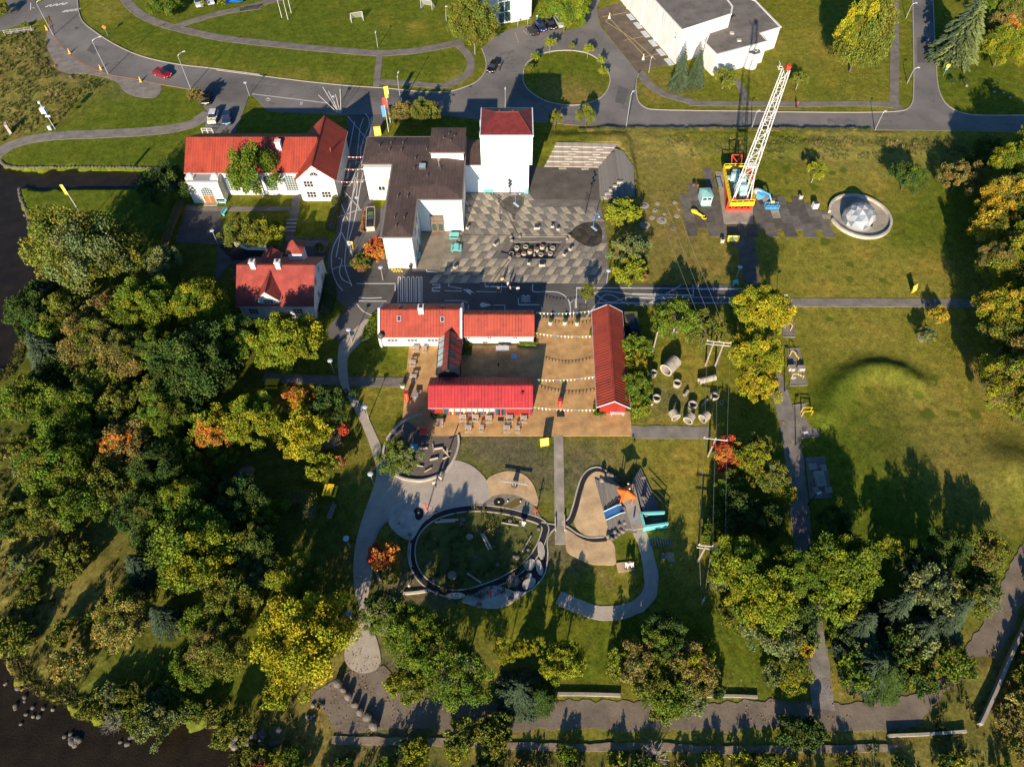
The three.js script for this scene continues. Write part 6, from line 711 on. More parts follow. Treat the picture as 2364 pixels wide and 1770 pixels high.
const gloss = (c, k = .25) => mat(c, k, { metalness: .15 });
car('red car driving along the curved road', gloss([.30, .012, .02]), [-82.45,-154.15], [-77.95,-152.08]); car('black car on the road with a person beside it', gloss([.012, .012, .015]), [-3.46,-158.71], [-5.34,-153.16]);
car('dark hatchback with tail lights, first of the four parked cars', gloss([.03, .03, .035]), [5.66,-170.69], [4.27,-174.12]); car('dark blue car, second of the four parked cars', gloss([.015, .03, .12]), [6.25,-176.02], [7.69,-172.55]); car('black car, third of the four parked cars', gloss([.015, .015, .016]), [8.8,-177.43], [10.28,-173.17]); car('silver car, last of the four parked cars', gloss([.45, .45, .44]), [11.13,-178.59], [12.51,-174.12]);
car('black car parked in the drive at the thin brown tree', gloss([.012, .013, .016]), [-67.91,-146.68], [-67.05,-139.86]); car('white car with yellow bonnet parked in the drive', gloss([.75, .75, .74]), [-64.58,-139.12], [-64.12,-133.6]).children.forEach(() => 0); car('dark blue car parked in the drive beside the white one', gloss([.02, .05, .13]), [-61.62,-138.39], [-60.74,-133.13]);
{ const [x, z] = [-64.35,-134.4], w = scene.children[scene.children.length - 2]; mesh('bonnet', box(1.15, .05, 1.5, 1.55, .84, 0), M_.yellow, w); mesh('bonnet_badge', box(.3, .02, .3, 1.55, .9, 0), M_.dark, w); }
car('silver-grey car at the top beside the tarpaulin', gloss([.5, .55, .55]), [-81.86,-189.34], [-79.4,-183.74]); car('pale silver car at the top nearest the blue tarpaulin', gloss([.6, .62, .65]), [-79.07,-190.38], [-76.93,-185.22]);
car('dark van parked beside the long barn', gloss([.03, .035, .04], .15), [19.7,-77.14], [20.04,-75.49], { L: 4.6, W: 2, H: 1.9, van: true });
{ const t = thing('cargo_trailer', 'green-topped trailer behind the dark van', 'trailer', [19.71,-77.26]); mesh('box_body', box(2.1, 1.5, 2.2, 0, .4, -.6), mat([.03, .04, .03], .7), t); mesh('cover', box(2.15, .06, 2.25, 0, 1.9, -.6), mat([.12, .13, .04], .8), t); for (const s of [-1, 1]) { const w = cyl(.3, .3, .2, 0, -.1, 0, 10); w.rotateZ(Math.PI / 2); w.translate(s * 1.1, .3, -.6); mesh('wheel', w, M_.tyre, t); } }
// ---------- poles, flags, signs ----------
{
  const base = [-37.66,-138.53], tip = [[-41.36,-144.62],[-41.06,-147.2],[-39.9,-145.91],[-38.48,-144.22],[-38.19,-146.68]];
  const tips = [[-3.4, 4.6, .6], [-2.2, 6.2, .2], [-1.2, 5.2, .1], [.1, 4.4, 0], [1.3, 5.6, -.1]];
  tips.forEach((v, i) => single('leaning_pole', `slender white pole, ${['first', 'second', 'third', 'fourth', 'last'][i]} from the drive in the fan of poles`, 'pole', bar([base[0] + i * .18 - .3, 0, base[1]], [base[0] + v[0], v[1], base[1] + v[2]], .06, 6, .045), M_.paint, { group: 'fan of white poles' }));
  const flagG = (w, h, seed) => { const g = new THREE.PlaneGeometry(w, h, 10, 6), p = g.attributes.position; for (let i = 0; i < p.count; i++) p.setZ(i, .12 * Math.sin((p.getX(i) + w / 2) * 4 + seed) * (p.getX(i) / w + .5)); g.translate(w / 2, -h / 2, 0); g.computeVertexNormals(); return ni(g); };
  const fp = (label, [x, z], h, c, w = 1, fh = 2.2, rot = 2.6) => { const t = thing('flagpole', label, 'flagpole', [x, z], { group: 'flagpoles' }); mesh('pole', bar([0, 0, 0], [0, h, 0], .08, 7, .045), M_.paint, t); if (c) { const f = mesh('flag', flagG(w, fh, x), mat(c, .85), t); f.position.y = h - .1; f.rotation.y = rot; } };
  fp('flagpole with a blue flag, nearest the brown roof', [-26.16,-131.74], 6.25, [.12, .30, .62], .8, 2.6, 3.6); fp('flagpole with a red flag, middle of three', [-26.13,-135.02], 5.9, [.75, .07, .04], 1, 2.2, 3.3); fp('flagpole with a yellow flag, tallest of three', [-26.18,-138.39], 6.45, [.78, .75, .08], .9, 2.6, 3.5);
  fp('white flagpole, left of the three on the football lawn', [-57.95,-179.57], 8.5); fp('white flagpole, middle of the three on the football lawn', [-56.22,-178.59], 9); fp('white flagpole, right of the three on the football lawn', [-56,-181.87], 8.5);
  fp('tall white flagpole with a yellow pennant over the willow', [-79.99,-102.84], 9, [.75, .55, .03], .6, 2.2, 2.9);
  const board = (label, [x, z], w, h, y, rot, c = M_.yellow, tilt = -.5) => { const t = thing('yellow_sign', label, 'sign', [x, z], { rot, group: 'yellow signs' }); const b = mesh('board', box(w, h, .06, 0, -h / 2, 0), c, t); b.position.y = y; b.rotation.x = tilt; mesh('panel', box(w * .7, h * .6, .02, 0, -h * .3, .04), mat([.75, .62, .2], .6), b); for (const s of [-1, 1]) mesh('leg', bar([s * w * .35, 0, 0], [s * w * .35, y, 0], .05), c, t); };
  board('yellow notice board beside the flagpoles', [-28.19,-130.12], 1.4, 2.0, 1.2, .2, M_.yellow, -.15); board('yellow slanted board on the crane lawn', [40.36,-97.43], 2.1, 1.1, 1.2, 0); board('yellow sign with a red and white print by the sand court', [4.75,-54.13], 1.3, 1.4, 1.3, .2, M_.yellow, -.4); board('yellow sign on the lawn beyond the gravel path', [69.47,-85.22], 1.2, 1.4, 1.0, .6, M_.yellow, -.3); board('yellow sign fixed at the lamp by the orange shrub', [-29.28,-95.91], 1.0, .5, 1.6, -.1);
  const pic = (name, label, cat, [x, z], w, d, m, rot = 0, o = {}) => { const t = thing(name, label, cat, [x, z], { rot, group: o.group, y: o.y || .03 }); const top = mesh('tabletop', box(w, .06, d, 0, .72, 0), m, t); if (o.planks) { top.visible = true; } for (const s of [-1, 1]) { mesh('bench_seat', box(w, .05, .3, 0, .43, s * (d / 2 + .35)), m, t); mesh('leg_frame', [bar([s * w * .38, 0, -d / 2 - .3], [s * w * .38, .72, -d * .2], .045, 4), bar([s * w * .38, 0, d / 2 + .3], [s * w * .38, .72, d * .2], .045, 4), box(.07, .07, d + 1, s * w * .38, .38, 0)], m, t); } return t; };
  pic('picnic_table', 'yellow picnic table in the shade of the wood', 'picnic table', [-37.5,-65.27], 2.0, .9, M_.yellow, 0, { group: 'yellow picnic tables' }); pic('picnic_table', 'yellow picnic table on the sunlit grass strip', 'picnic table', [-25.62,-46.63], .9 * 2, .9, M_.yellow, 1.45, { group: 'yellow picnic tables' });
  pic('picnic_table', 'turquoise picnic table nearest the timber entrance', 'picnic table', [-10.67,-99.04], 1.8, .9, M_.turquoise, 0, { group: 'turquoise picnic tables' }); pic('picnic_table', 'turquoise picnic table nearest the slab plaza', 'picnic table', [-10.14,-95.76], 1.7, .9, M_.turquoise, 1.57, { group: 'turquoise picnic tables' });
  const wt = mat([.66, .58, .46], .85, { map: tile(boards, 1.2) });
  [['first table from the wing, beside the grass', 590, 620], ['table nearest the glazed link', 688, 628], ['third table along the grass edge', 552, 785], ['fourth table along the grass edge', 562, 945], ['single table left of the barn glazing', 857, 1452], ['first table of the row at the glazing', 1115, 1398], ['second table of the row at the glazing', 1255, 1400], ['third table of the row at the glazing', 1405, 1412], ['fourth table of the row at the glazing', 1637, 1405], ['last table of the row at the glazing', 1795, 1412], ['first table of the outer row', 1175, 1518], ['second table of the outer row', 1325, 1515], ['third table of the outer row', 1607, 1520], ['last table of the outer row', 1730, 1522]].forEach(([l, x, y], i) => pic('picnic_table', 'pale wooden picnic table, ' + l, 'picnic table', TBL[i], i === 1 || i === 11 || i === 13 ? .65 : 1.0, .62, wt, 0, { group: 'pale wooden picnic tables', y: .06 }));
  const bench = (label, [x, z], L, m, rot = 0, back = true) => { const t = thing('bench', label, 'bench', [x, z], { rot, y: .03, group: 'benches' }); mesh('seat', box(L, .06, .45, 0, .42, 0), m, t); if (back) mesh('backrest', box(L, .4, .06, 0, .5, -.24), m, t); for (const s of [-1, 1]) mesh('leg', box(.08, .42, .4, s * L * .4, 0, 0), m, t); };
  bench('turquoise bench beside the hall entrance', [-55.88,-108.54], 1.9, M_.turquoise); bench('turquoise bench on the courtyard lawn', [-54.56,-105.67], 1.6, M_.turquoise, 1.35); bench('turquoise bench at the foot of the hoist tower', [-4.55,-111.57], 1.9, M_.turquoise); bench('upper turquoise bench at the terrace wall', [-16.93,-97.54], 1.6, M_.turquoise, 1.57); bench('lower turquoise bench at the terrace wall', [-16.75,-93.87], 1.6, M_.turquoise, 1.57); bench('blue-green bench in the shade at the lane end', [39.03,-87.04], 1.0, M_.turquoise, .2); bench('white bench at the barn gable', [15.98,-59.76], 2.2, M_.paint); bench('grey bench in the shade by the hoist link', [-8.51,-108.01], 1.0, M_.grey, 1.57); bench('dark bench on the lawn strip below the yellow table', [-24.84,-43.5], 2.2, M_.woodGrey, 1.35); bench('dark wooden bench along the courtyard bed', [-9.69,-97.9].map((v, i) => v - i * .2), .9, M_.wood, 1.57, false);
  { const t = thing('litter_bin', 'turquoise bin at the corner of the hoist tower', 'bin', [2.78,-111.74]); mesh('body', box(.75, 1.0, .6, 0, .05, 0), M_.turquoise, t); mesh('lid', box(.82, .1, .68, 0, 1.05, 0), M_.mint, t); }
  // block seats with dark tops
  [['wide block seat above the sunken court', 882, 480, 1.1, 0], ['narrow block seat above the sunken court', 1040, 462, .6, 1.5], ['small block seat above the sunken court', 1098, 492, .5, 1.5], ['slanted block seat left of the sunken court', 465, 645, .9, .9], ['block seat at the power station corner', 178, 475, .7, 1.2], ['slanted block seat right of the sunken court', 1230, 690, .9, 1.0], ['lower block seat right of the sunken court', 1168, 750, .7, 1.0], ['small block seat below the sunken court', 800, 840, .5, 1.5], ['wide block seat below the sunken court', 935, 858, 1.1, 0], ['block seat at the terrace corner', 52, 880, .6, .9]].forEach(([l, x, y, w, rot], i) => { const t = thing('block_seat', 'pale concrete ' + l, 'block seat', SEAT[i], { rot, y: .07, group: 'concrete block seats' }); mesh('block', box(w, .5, .55), M_.concretePale, t); mesh('seat_top', box(w * .8, .05, .36, 0, .5, -.03), M_.dark, t); });
  [['at the yellow slanted board', 762, 840], ['on the crane yard slabs', 1430, 470]].forEach(([l], i) => { const t = thing('block_seat', 'pale concrete block ' + l, 'block seat', i ? [55.92,-110.05] : [38.56,-97.75], { y: .03 }); mesh('block', box(.65, .8, .6), M_.concretePale, t); mesh('seat_top', box(.45, .06, .4, 0, .8, 0), M_.dark, t); });
  { const t = thing('fuel_kiosk', 'white cabinet with dark slatted top beside the dome path', 'cabinet', [57.98,-107.36], { rot: .1, y: .03 }); mesh('body', box(1.0, 1.2, .9), M_.paint, t); for (let i = 0; i < 4; i++) mesh('top_slat', box(.9, .05, .18, 0, 1.2, -.33 + i * .22), M_.iron, t); }
  // yellow bike rack, bins, posts
  { const t = thing('bike_rack', 'yellow wavy bicycle rack by the power station end', 'bike rack', [-20.34,-90.04]), c = []; for (let i = 0; i <= 24; i++) c.push(V3(-.95 + i * .08, .45 + .4 * Math.sin(i * 1.05), 0)); mesh('wavy_tube', ni(new THREE.TubeGeometry(new THREE.CatmullRomCurve3(c), 60, .05, 6)), M_.yellow, t); }
  { const t = thing('bin_store', 'concrete walled bay with a row of wheeled bins', 'bin store', [-26.57,-103.52], { rot: .1 }); mesh('side_wall', box(.15, 1.1, 5.6, -.75, 0, 0), M_.concretePale, t); mesh('side_wall', box(.15, 1.1, 5.6, .75, 0, 0), M_.concrete, t); mesh('end_wall', box(1.6, 1.1, .15, 0, 0, 2.8), M_.concretePale, t); mesh('end_wall', box(1.6, 1.1, .15, 0, 0, -2.8), M_.concretePale, t); }
  [['dark bin at the upper end of the walled bay', -2.2, M_.dark], ['green bin in the walled bay', -1.0, mat([.06, .18, .05], .6)], ['blue-grey bin in the walled bay', .1, mat([.05, .08, .12], .6)], ['black bin near the lower end of the walled bay', 1.2, M_.black], ['small black bin at the lower end of the walled bay', 2.1, M_.dark]].forEach(([l, o, m]) => { const [x, z] = [-26.57,-103.52], t = thing('wheeled_bin', l, 'bin', [x + o * .1, z + o], { y: .03, group: 'wheeled bins' }); mesh('body', box(.95, 1.0, .8), m, t); mesh('lid', box(1.0, .08, .85, 0, 1.0, 0), m, t); });
  for (const [l, p] of [['traffic cone by the first street lamp', [-114.75,-173.61]], ['traffic cone on the gravel shoulder', [-105.11,-162.73]], ['traffic cone at the second street lamp', [-95.28,-155.69]], ['traffic cone below the red car', [-84.52,-150.68]]]) { const t = thing('traffic_cone', 'yellow-orange ' + l, 'traffic cone', p, { y: .03, group: 'traffic cones' }), m = mat([.85, .42, .03], .6); mesh('base', box(.62, .06, .62), m, t); mesh('cone', cyl(.26, .06, 1.15, 0, .06, 0, 12), m, t); mesh('band', cyl(.19, .145, .2, 0, .5, 0, 12), M_.paint, t); }
  { const t = thing('road_sign', 'orange road-works sign on the grass above the road', 'road sign', [-98.86,-170.88]); mesh('post', bar([0, 0, 0], [0, 2.2, 0], .04), M_.steel, t); const d = box(.75, .75, .05, 0, -.38, 0); d.rotateZ(.78); d.translate(0, 2.1, .05); mesh('plate', d, M_.orange, t); }
  { const t = thing('road_sign', 'round yellow and blue sign on the verge of the side road', 'road sign', [98.99,-152.99]); mesh('post', bar([0, 0, 0], [0, 2.6, 0], .05), M_.steel, t); const d = cyl(.42, .42, .06, 0, 0, 0, 18); d.rotateX(1.2); d.translate(0, 2.5, .06); mesh('disc', d, M_.yellow, t); mesh('plate', box(.5, .5, .05, 0, 1.5, .06), M_.skyblue, t); }
  { const t = thing('weather_mast', 'white instrument mast in the rough grass', 'mast', [-97.15,-132.52]); mesh('post', bar([0, 0, 0], [-.1, 6.2, 0], .06), M_.paint, t); mesh('instrument_box', box(1.0, 1.2, .8, -.15, 3.9, 0), M_.whiteCool, t); mesh('cross_arm', box(1.0, .3, .3, .1, 3.0, 0), M_.whiteCool, t); mesh('sensor_cup', cyl(.3, .2, .3, -.1, 6.2, 0, 10), M_.whiteCool, t); const q = mesh('cabinet', box(.7, .8, .5, -1, 0, 0), mat([.5, .6, .55], .6), t); }
  { const t = thing('stone_slab_sign', 'tilted white slab sign beside the gravel path', 'sign', [-106.08,-131.27]); const b = mesh('slab', box(.5, 2.2, 1.3, 0, 0, 0), M_.concretePale, t); b.rotation.y = .5; mesh('foot', box(.9, .1, 1.6), M_.concrete, t); }
  { const t = thing('guard_rail', 'grey steel railing on the small bridge', 'railing', [-121.22,-172.24], { rot: .28 }); for (const y of [.5, .95]) mesh('rail', box(6.5, .08, .08, 0, y, 0), M_.steel, t); for (let i = 0; i < 5; i++) mesh('rail_post', box(.1, 1, .1, -3.1 + i * 1.55, 0, 0), M_.steel, t); mesh('abutment', box(7, .5, 1.2, 0, -.4, -.8), M_.concrete, t); }
  { const t = thing('tarpaulin', 'crumpled bright blue tarpaulin by the upper path', 'tarpaulin', [-71.83,-187.81]); const g = new THREE.PlaneGeometry(5, 3, 16, 10); g.rotateX(-Math.PI / 2); const p = g.attributes.position; for (let i = 0; i < p.count; i++) p.setY(i, .3 + .5 * fbm(p.getX(i) + 9, p.getZ(i), 3, 3)); g.computeVertexNormals(); mesh('sheet', ni(g), M_.tarp, t); }
  for (const [l, p, rot] of [['white football goal at the left of the lawn', [-38.61,-177.62], .35], ['white football goal at the top of the lawn', [-21.82,-183.87], -.3]]) { const t = thing('football_goal', l, 'football goal', p, { rot, group: 'football goals' }); const W = 3.0, Hh = 2.3, D = 2.0; for (const s of [-1, 1]) { mesh('post', bar([s * W / 2, 0, 0], [s * W / 2, Hh, 0], .05), M_.paint, t); mesh('side_frame', [bar([s * W / 2, Hh, 0], [s * W / 2, 0, -D], .035), bar([s * W / 2, 0, 0], [s * W / 2, .02, -D], .035)], M_.paint, t); } mesh('crossbar', bar([-W / 2, Hh, 0], [W / 2, Hh, 0], .05), M_.paint, t); mesh('net', tris([...quad([-W / 2, Hh, 0], [W / 2, Hh, 0], [W / 2, .05, -D], [-W / 2, .05, -D]), ...[-W / 2, Hh, 0, -W / 2, 0, -D, -W / 2, 0, 0], ...[W / 2, Hh, 0, W / 2, 0, 0, W / 2, 0, -D]]), mat([.7, .72, .66], .9, { transparent: true, opacity: .55 }), t); }
  for (const [l, p] of [['white post figure at the top of the museum bays', [24.47,-179.24]], ['white and yellow post at the lower museum bay', [30.89,-160.02]]]) { const t = thing('bay_marker', l, 'bollard', p); mesh('cone', cyl(.35, .08, 1.0, 0, .03, 0, 10), M_.paint, t); mesh('cap', cyl(.12, .12, .4, 0, 1.0, 0, 8), M_.yellow, t); }
  for (let i = 0; i < 5; i++) { const p = [[1.43,-175.06], [3.88,-176.02], [6.22,-177.43], [8.7,-178.59], [10.86,-179.37]][i], t = thing('charging_post', `blue charging post, ${['first', 'second', 'third', 'fourth', 'last'][i]} of the row behind the parked cars`, 'charging post', p, { group: 'charging posts' }); mesh('post', box(.1, 1.4, .1), M_.steel, t); mesh('panel', box(.5, .4, .1, 0, 1.3, 0), mat([.25, .45, .7], .5), t); }
  { const t = thing('gate_rail', 'white railing at the hall corner behind the parked cars', 'railing', [-64.25,-131.04]); for (const s of [-1, 0, 1]) mesh('rail_post', box(.12, 1.3, .12, s * 1.1, 0, 0), M_.paint, t); for (const y of [.7, 1.2]) mesh('rail', box(2.3, .1, .1, 0, y, 0), M_.paint, t); }
  { const t = thing('garden_wall', 'low white wall at the parking court', 'wall', [0, 0]); mesh('wall_face', ribbon([[-50.64,-96.9],[-48.02,-95.87],[-44.41,-95.7]], .3, 0, 1.0), M_.white, t); mesh('coping', ribbon([[-50.64,-96.9],[-48.02,-95.87],[-44.41,-95.7]], .4, 1.0, 1.08), M_.concretePale, t); }
  for (let i = 0; i < 4; i++) single('path_step', `pale step edge, ${['top', 'second', 'third', 'lowest'][i]} of the courtyard flight`, 'step', box(2.0, .12, .5, ...(([a, b]) => [a, .02, b])([[-41.48,-103.77], [-41.46,-102.75], [-41.42,-101.73], [-41.36,-100.73]][i])), M_.concrete, { group: 'courtyard steps' });
}
// ---------- crane ----------
{
  const t = thing('harbour_crane', 'tall white lattice crane on a red base with yellow railed platform', 'crane', [0, 0]), y = 3.0, P = [[41.21,-115.37],[45.59,-115.48],[45.04,-104.78],[40.63,-104.61]], q = P;
  const cx = (q[0][0] + q[2][0]) / 2, cz = (q[0][1] + q[2][1]) / 2;
  mesh('deck', slab(q, y - .15, y), M_.dark, t);
  for (let i = 0; i < 4; i++) { const a = q[i], b = q[(i + 1) % 4], n = Math.max(3, Math.round(Math.hypot(a[0] - b[0], a[1] - b[1]) / 1.2)); for (const h of [.5, 1]) mesh('guard_rail', bar([a[0], y + h, a[1]], [b[0], y + h, b[1]], .07), M_.yellow, t); for (let k = 0; k < n; k++) { const f = k / n; mesh('rail_post', bar([a[0] + (b[0] - a[0]) * f, y, a[1] + (b[1] - a[1]) * f], [a[0] + (b[0] - a[0]) * f, y + 1, a[1] + (b[1] - a[1]) * f], .05, 4), M_.yellow, t); } mesh('rail_panel', ribbon([a, b], .05, y + .05, y + .45), M_.yellow, t); mesh('deck_edge', ribbon([a, b], .2, y - .3, y + .06), M_.yellow, t); }
  // red undercarriage
  const u = [[42.43,-116.19],[46.99,-116.19],[45.43,-106.52],[40.94,-106.52]]; for (let i = 0; i < 4; i++) { const a = u[i], b = u[(i + 1) % 4]; mesh('base_beam', bar([a[0], .35, a[1]], [b[0], .35, b[1]], .28, 6), M_.red, t); mesh('upper_beam', bar([a[0], 2.4, a[1]], [b[0], 2.4, b[1]], .22, 6), M_.red, t); mesh('leg', bar([a[0], .1, a[1]], [a[0], 2.8, a[1]], .26, 6), M_.red, t); const n = 4; for (let k = 0; k < n; k++) { const f = k / n, g = (k + 1) / n, m = (s, h) => [a[0] + (b[0] - a[0]) * s, h, a[1] + (b[1] - a[1]) * s]; mesh('brace', bar(m(f, .4), m(g, 2.4), .1), M_.red, t); mesh('brace', bar(m(f, 2.4), m(g, .4), .1), M_.red, t); } }
  const [fx, fz] = [43.89,-117.12]; mesh('rear_frame', [bar([fx - .9, 2.8, fz + 1.2], [fx - 1, 4.6, fz - .3], .1), bar([fx + .9, 2.8, fz + 1.2], [fx + 1, 4.6, fz - .3], .1), bar([fx - 1, 4.6, fz - .3], [fx + 1, 4.6, fz - .3], .1), bar([fx - .9, 2.8, fz + 1.2], [fx + 1, 4.6, fz - .3], .07), bar([fx + .9, 2.8, fz + 1.2], [fx - 1, 4.6, fz - .3], .07)], M_.red, t);
  // machinery
  const r = rng(4), [mx, mz] = [43.39,-110.62]; for (const [w, h, d, ox, oz] of [[1.9, .9, 2.4, 0, 0], [1.3, 1.3, 1.2, -.4, -2.2], [.9, 1.0, .9, .9, -1.6], [1.6, .8, 2.0, .2, 2.6], [.7, 1.5, .7, -1.2, -1.2], [.8, .7, .9, -.9, 1.4]]) mesh('winch_housing', box(w, h, d, mx + ox, y, mz + oz), M_.mint, t);
  for (const oz of [-.9, .4, 2.4]) { const g = cyl(.55, .55, 1.5, 0, -.75, 0, 14); g.rotateZ(Math.PI / 2); g.translate(mx + .1, y + 1.2, mz + oz); mesh('winch_drum', g, mat([.30, .5, .48], .5), t); } const [ox, oz] = [41.7,-112.38]; mesh('machine_hatch', [box(.9, .25, 1.0, ox, y, oz)], M_.mint, t);
  // jib
  const f = [[41.66,-106.16],[43.95,-106.06]], tip = [44.6, 27, -109.2], b0 = [f[0][0], f[0][1]], b1 = [f[1][0], f[1][1]], foot = [[b0[0], y, b0[1]], [b1[0], y, b1[1]], [b1[0] - .1, y + .4, b1[1] - 1.4], [b0[0] + .1, y + .4, b0[1] - 1.4]], top = [[tip[0] - .5, tip[1], tip[2] + .45], [tip[0] + .5, tip[1], tip[2] + .45], [tip[0] + .5, tip[1], tip[2] - .45], [tip[0] - .5, tip[1], tip[2] - .45]];
  const at = (i, s) => foot[i].map((v, k) => v + (top[i][k] - v) * s);
  for (let i = 0; i < 4; i++) mesh('jib_chord', bar(foot[i], top[i], .1, 6, .075), M_.crane, t);
  const N = 14; for (let k = 2; k < N; k++) { const s0 = k / N, s1 = (k + 1) / N; for (let i = 0; i < 4; i++) { const j = (i + 1) % 4; mesh('jib_brace', bar(at(i, s0), at(j, s0), .04, 4), M_.crane, t); mesh('jib_brace', bar(at(k % 2 ? i : j, s0), at(k % 2 ? j : i, s1), .038, 4), M_.crane, t); } }
  for (const i of [0, 1]) mesh('jib_shoe', box(.5, .4, .5, foot[i][0], y, foot[i][2]), M_.red, t);
  for (const s of [-1, 1]) mesh('strut', bar([foot[0][0] + (s > 0 ? 3 : -.5), y, foot[0][2] + .4], at(s > 0 ? 1 : 0, .22), .08), M_.crane, t);
  const pl = at(0, .28); mesh('jib_platform', box(1.5, .15, 1.3, pl[0] + .9, pl[1], pl[2] - .4), M_.crane, t);
  mesh('jib_head', [box(.75, .7, .8, tip[0] + .15, tip[1], tip[2])], M_.red, t); mesh('sheave', (() => { const g = cyl(.45, .45, .2, 0, -.1, 0, 14); g.rotateZ(Math.PI / 2); g.translate(tip[0] - .2, tip[1] + .6, tip[2] + .5); return g; })(), M_.red, t); mesh('head_cage', [bar([tip[0] - 1.4, tip[1] + .2, tip[2] - .4], [tip[0] - .6, tip[1] + .2, tip[2] - .4], .06), bar([tip[0] - 1.4, tip[1] + .2, tip[2] + .4], [tip[0] - .6, tip[1] + .2, tip[2] + .4], .06), bar([tip[0] - 1.4, tip[1] + .2, tip[2] - .4], [tip[0] - 1.4, tip[1] + .2, tip[2] + .4], .06), bar([tip[0] - 1.4, tip[1] + 1.1, tip[2] - .4], [tip[0] - 1.4, tip[1] + 1.1, tip[2] + .4], .05), bar([tip[0] - 1.4, tip[1] + .2, tip[2] + .4], [tip[0] - 1.4, tip[1] + 1.1, tip[2] + .4], .05)], M_.crane, t);
  for (const s of [-.3, .3]) mesh('hoist_rope', bar([mx + s, y + 1.4, mz + .4], [tip[0] + s, tip[1] + .3, tip[2]], .025, 3), M_.iron, t);
  { const s = thing('steel_stair', 'dark steel steps lying beside the crane', 'steps', [40.93,-114.56]); for (const k of [-1, 1]) mesh('stringer', box(.1, .3, 3.2, k * .45, .1, 0), M_.iron, s); for (let i = 0; i < 9; i++) mesh('tread', box(.85, .06, .24, 0, .25, -1.45 + i * .36), mat([.22, .30, .33], .5), s); }
  { const s = thing('control_cabin', 'pale turquoise crane driver cabin standing on the slabs', 'cabin', [37.21,-108.73], { rot: .06 }); mesh('body', box(2.0, 1.9, 2.5, 0, .1, -.6), M_.mint, s); const rf = new THREE.ConeGeometry(1.75, .5, 4); rf.rotateY(Math.PI / 4); rf.scale(.92, 1, 1.15); rf.translate(0, 2.25, -.6); mesh('roof', ni(rf), mat([.28, .55, .53], .6), s); for (const k of [-1, 1]) { const w = mesh('window', box(.7, .5, .05, k * .45, 1.25, .66), M_.glass, s); mesh('frame', [box(.8, .06, .08, k * .45, 1.2, .67), box(.8, .06, .08, k * .45, 1.74, .67)], M_.mint, w); } mesh('front_skirt', box(1.9, .08, .5, 0, .15, .85), M_.mint, s); }
  { const s = thing('crane_hook', 'yellow crane hook block lying on the slabs', 'crane hook', [35.07,-105.51], { rot: -.75 }); const b = new THREE.SphereGeometry(.6, 14, 10); b.scale(1.3, .6, .85); b.translate(-.5, .4, 0); mesh('pulley_block', b, M_.yellow, s); mesh('shank', bar([.1, .35, 0], [1.4, .3, 0], .28, 8, .2), M_.yellow, s); const h = new THREE.TorusGeometry(.42, .12, 7, 14, 4.3); h.rotateX(Math.PI / 2); h.translate(1.75, .25, 0); mesh('hook', h, M_.yellow, s); }
  for (const [l, p] of [['dark round bollard left of the cabin', [35.84,-114.01]], ['second dark round bollard left of the cabin', [36.62,-113.83]]]) { const s = thing('bollard', l, 'bollard', p); mesh('drum', cyl(.32, .28, .6, 0, 0, 0, 12), mat([.16, .07, .04], .8), s); mesh('cap', cyl(.36, .36, .12, 0, .6, 0, 12), M_.dark, s); }
  { const s = thing('boom_lift', 'blue and white boom lift parked beside the crane', 'boom lift', [48.12,-109.77], { rot: -.9 }); mesh('chassis', box(2.6, .5, 1.9, 0, .45, 0), M_.grey, s); for (const [x, z] of [[-.95, -1], [.95, -1], [-.95, 1], [.95, 1]]) { const w = cyl(.48, .48, .35, 0, -.17, 0, 14); w.rotateX(Math.PI / 2); w.translate(x, .48, z); mesh('wheel', w, M_.tyre, s); } const tt = new THREE.SphereGeometry(1, 14, 8); tt.scale(1.3, .6, .85); tt.translate(-.7, 1.3, 0); mesh('turntable', tt, M_.paint, s); mesh('engine_cover', box(1.3, .8, .8, .1, 1.0, .6), M_.skyblue, s); mesh('boom', [bar([-.8, 1.9, 0], [1.6, 2.2, .1], .22, 6)], M_.skyblue, s); mesh('fly_boom', bar([1.6, 2.2, .1], [2.7, .9, .2], .16, 6), M_.skyblue, s); }
  { const s = thing('lift_basket', 'blue railed basket of the boom lift', 'basket', [49.58,-107.02]); mesh('floor', box(2.5, .1, 1.0, 0, .3, 0), M_.skyblue, s); for (const z of [-.5, .5]) for (const y2 of [.7, 1.15]) mesh('rail', bar([-1.25, y2, z], [1.25, y2, z], .05), M_.skyblue, s); for (const x of [-1.25, -.4, .4, 1.25]) for (const z of [-.5, .5]) mesh('upright', bar([x, .3, z], [x, 1.15, z], .045), M_.skyblue, s); mesh('control_box', box(.7, .3, .3, .1, 1.1, -.6), M_.yellow, s); }
  // concrete rings let into the lawn
  [[103, 530, 41], [213, 513, 22], [362, 505, 20], [193, 573, 24], [272, 602, 15], [168, 635, 25], [378, 620, 25], [250, 658, 44], [108, 697, 45], [398, 565, 10], [345, 722, 25]].forEach((v, i) => { const [x, z] = RINGS[i], R = v[2] / 3.687 * .083; const s = thing('ground_ring', `${['large ring with offset hole next to the grey-green bush', 'smaller plain disc beside the largest upper ring', 'worn disc near the dark slabs', 'ring with a pale centre', 'tiny ring between the discs', 'plain disc left of centre', 'plain disc nearest the slabs', 'large flat disc at the centre of the group', 'large lower ring with offset hole', 'smallest disc of the group', 'faint buried disc below the group'][i]} set in the lawn`, 'concrete disc', [x, z], { y: -.02, group: 'concrete discs in the lawn' }); mesh('disc', cyl(R, R * .97, .08, 0, 0, 0, 26), i === 10 ? M_.concreteDark : M_.concrete, s); if ([0, 3, 4, 7, 8].includes(i)) mesh('hole', cyl(R * .36, R * .36, .012, R * .2, .078, -R * .15, 16), M_.mulch, s); });
}
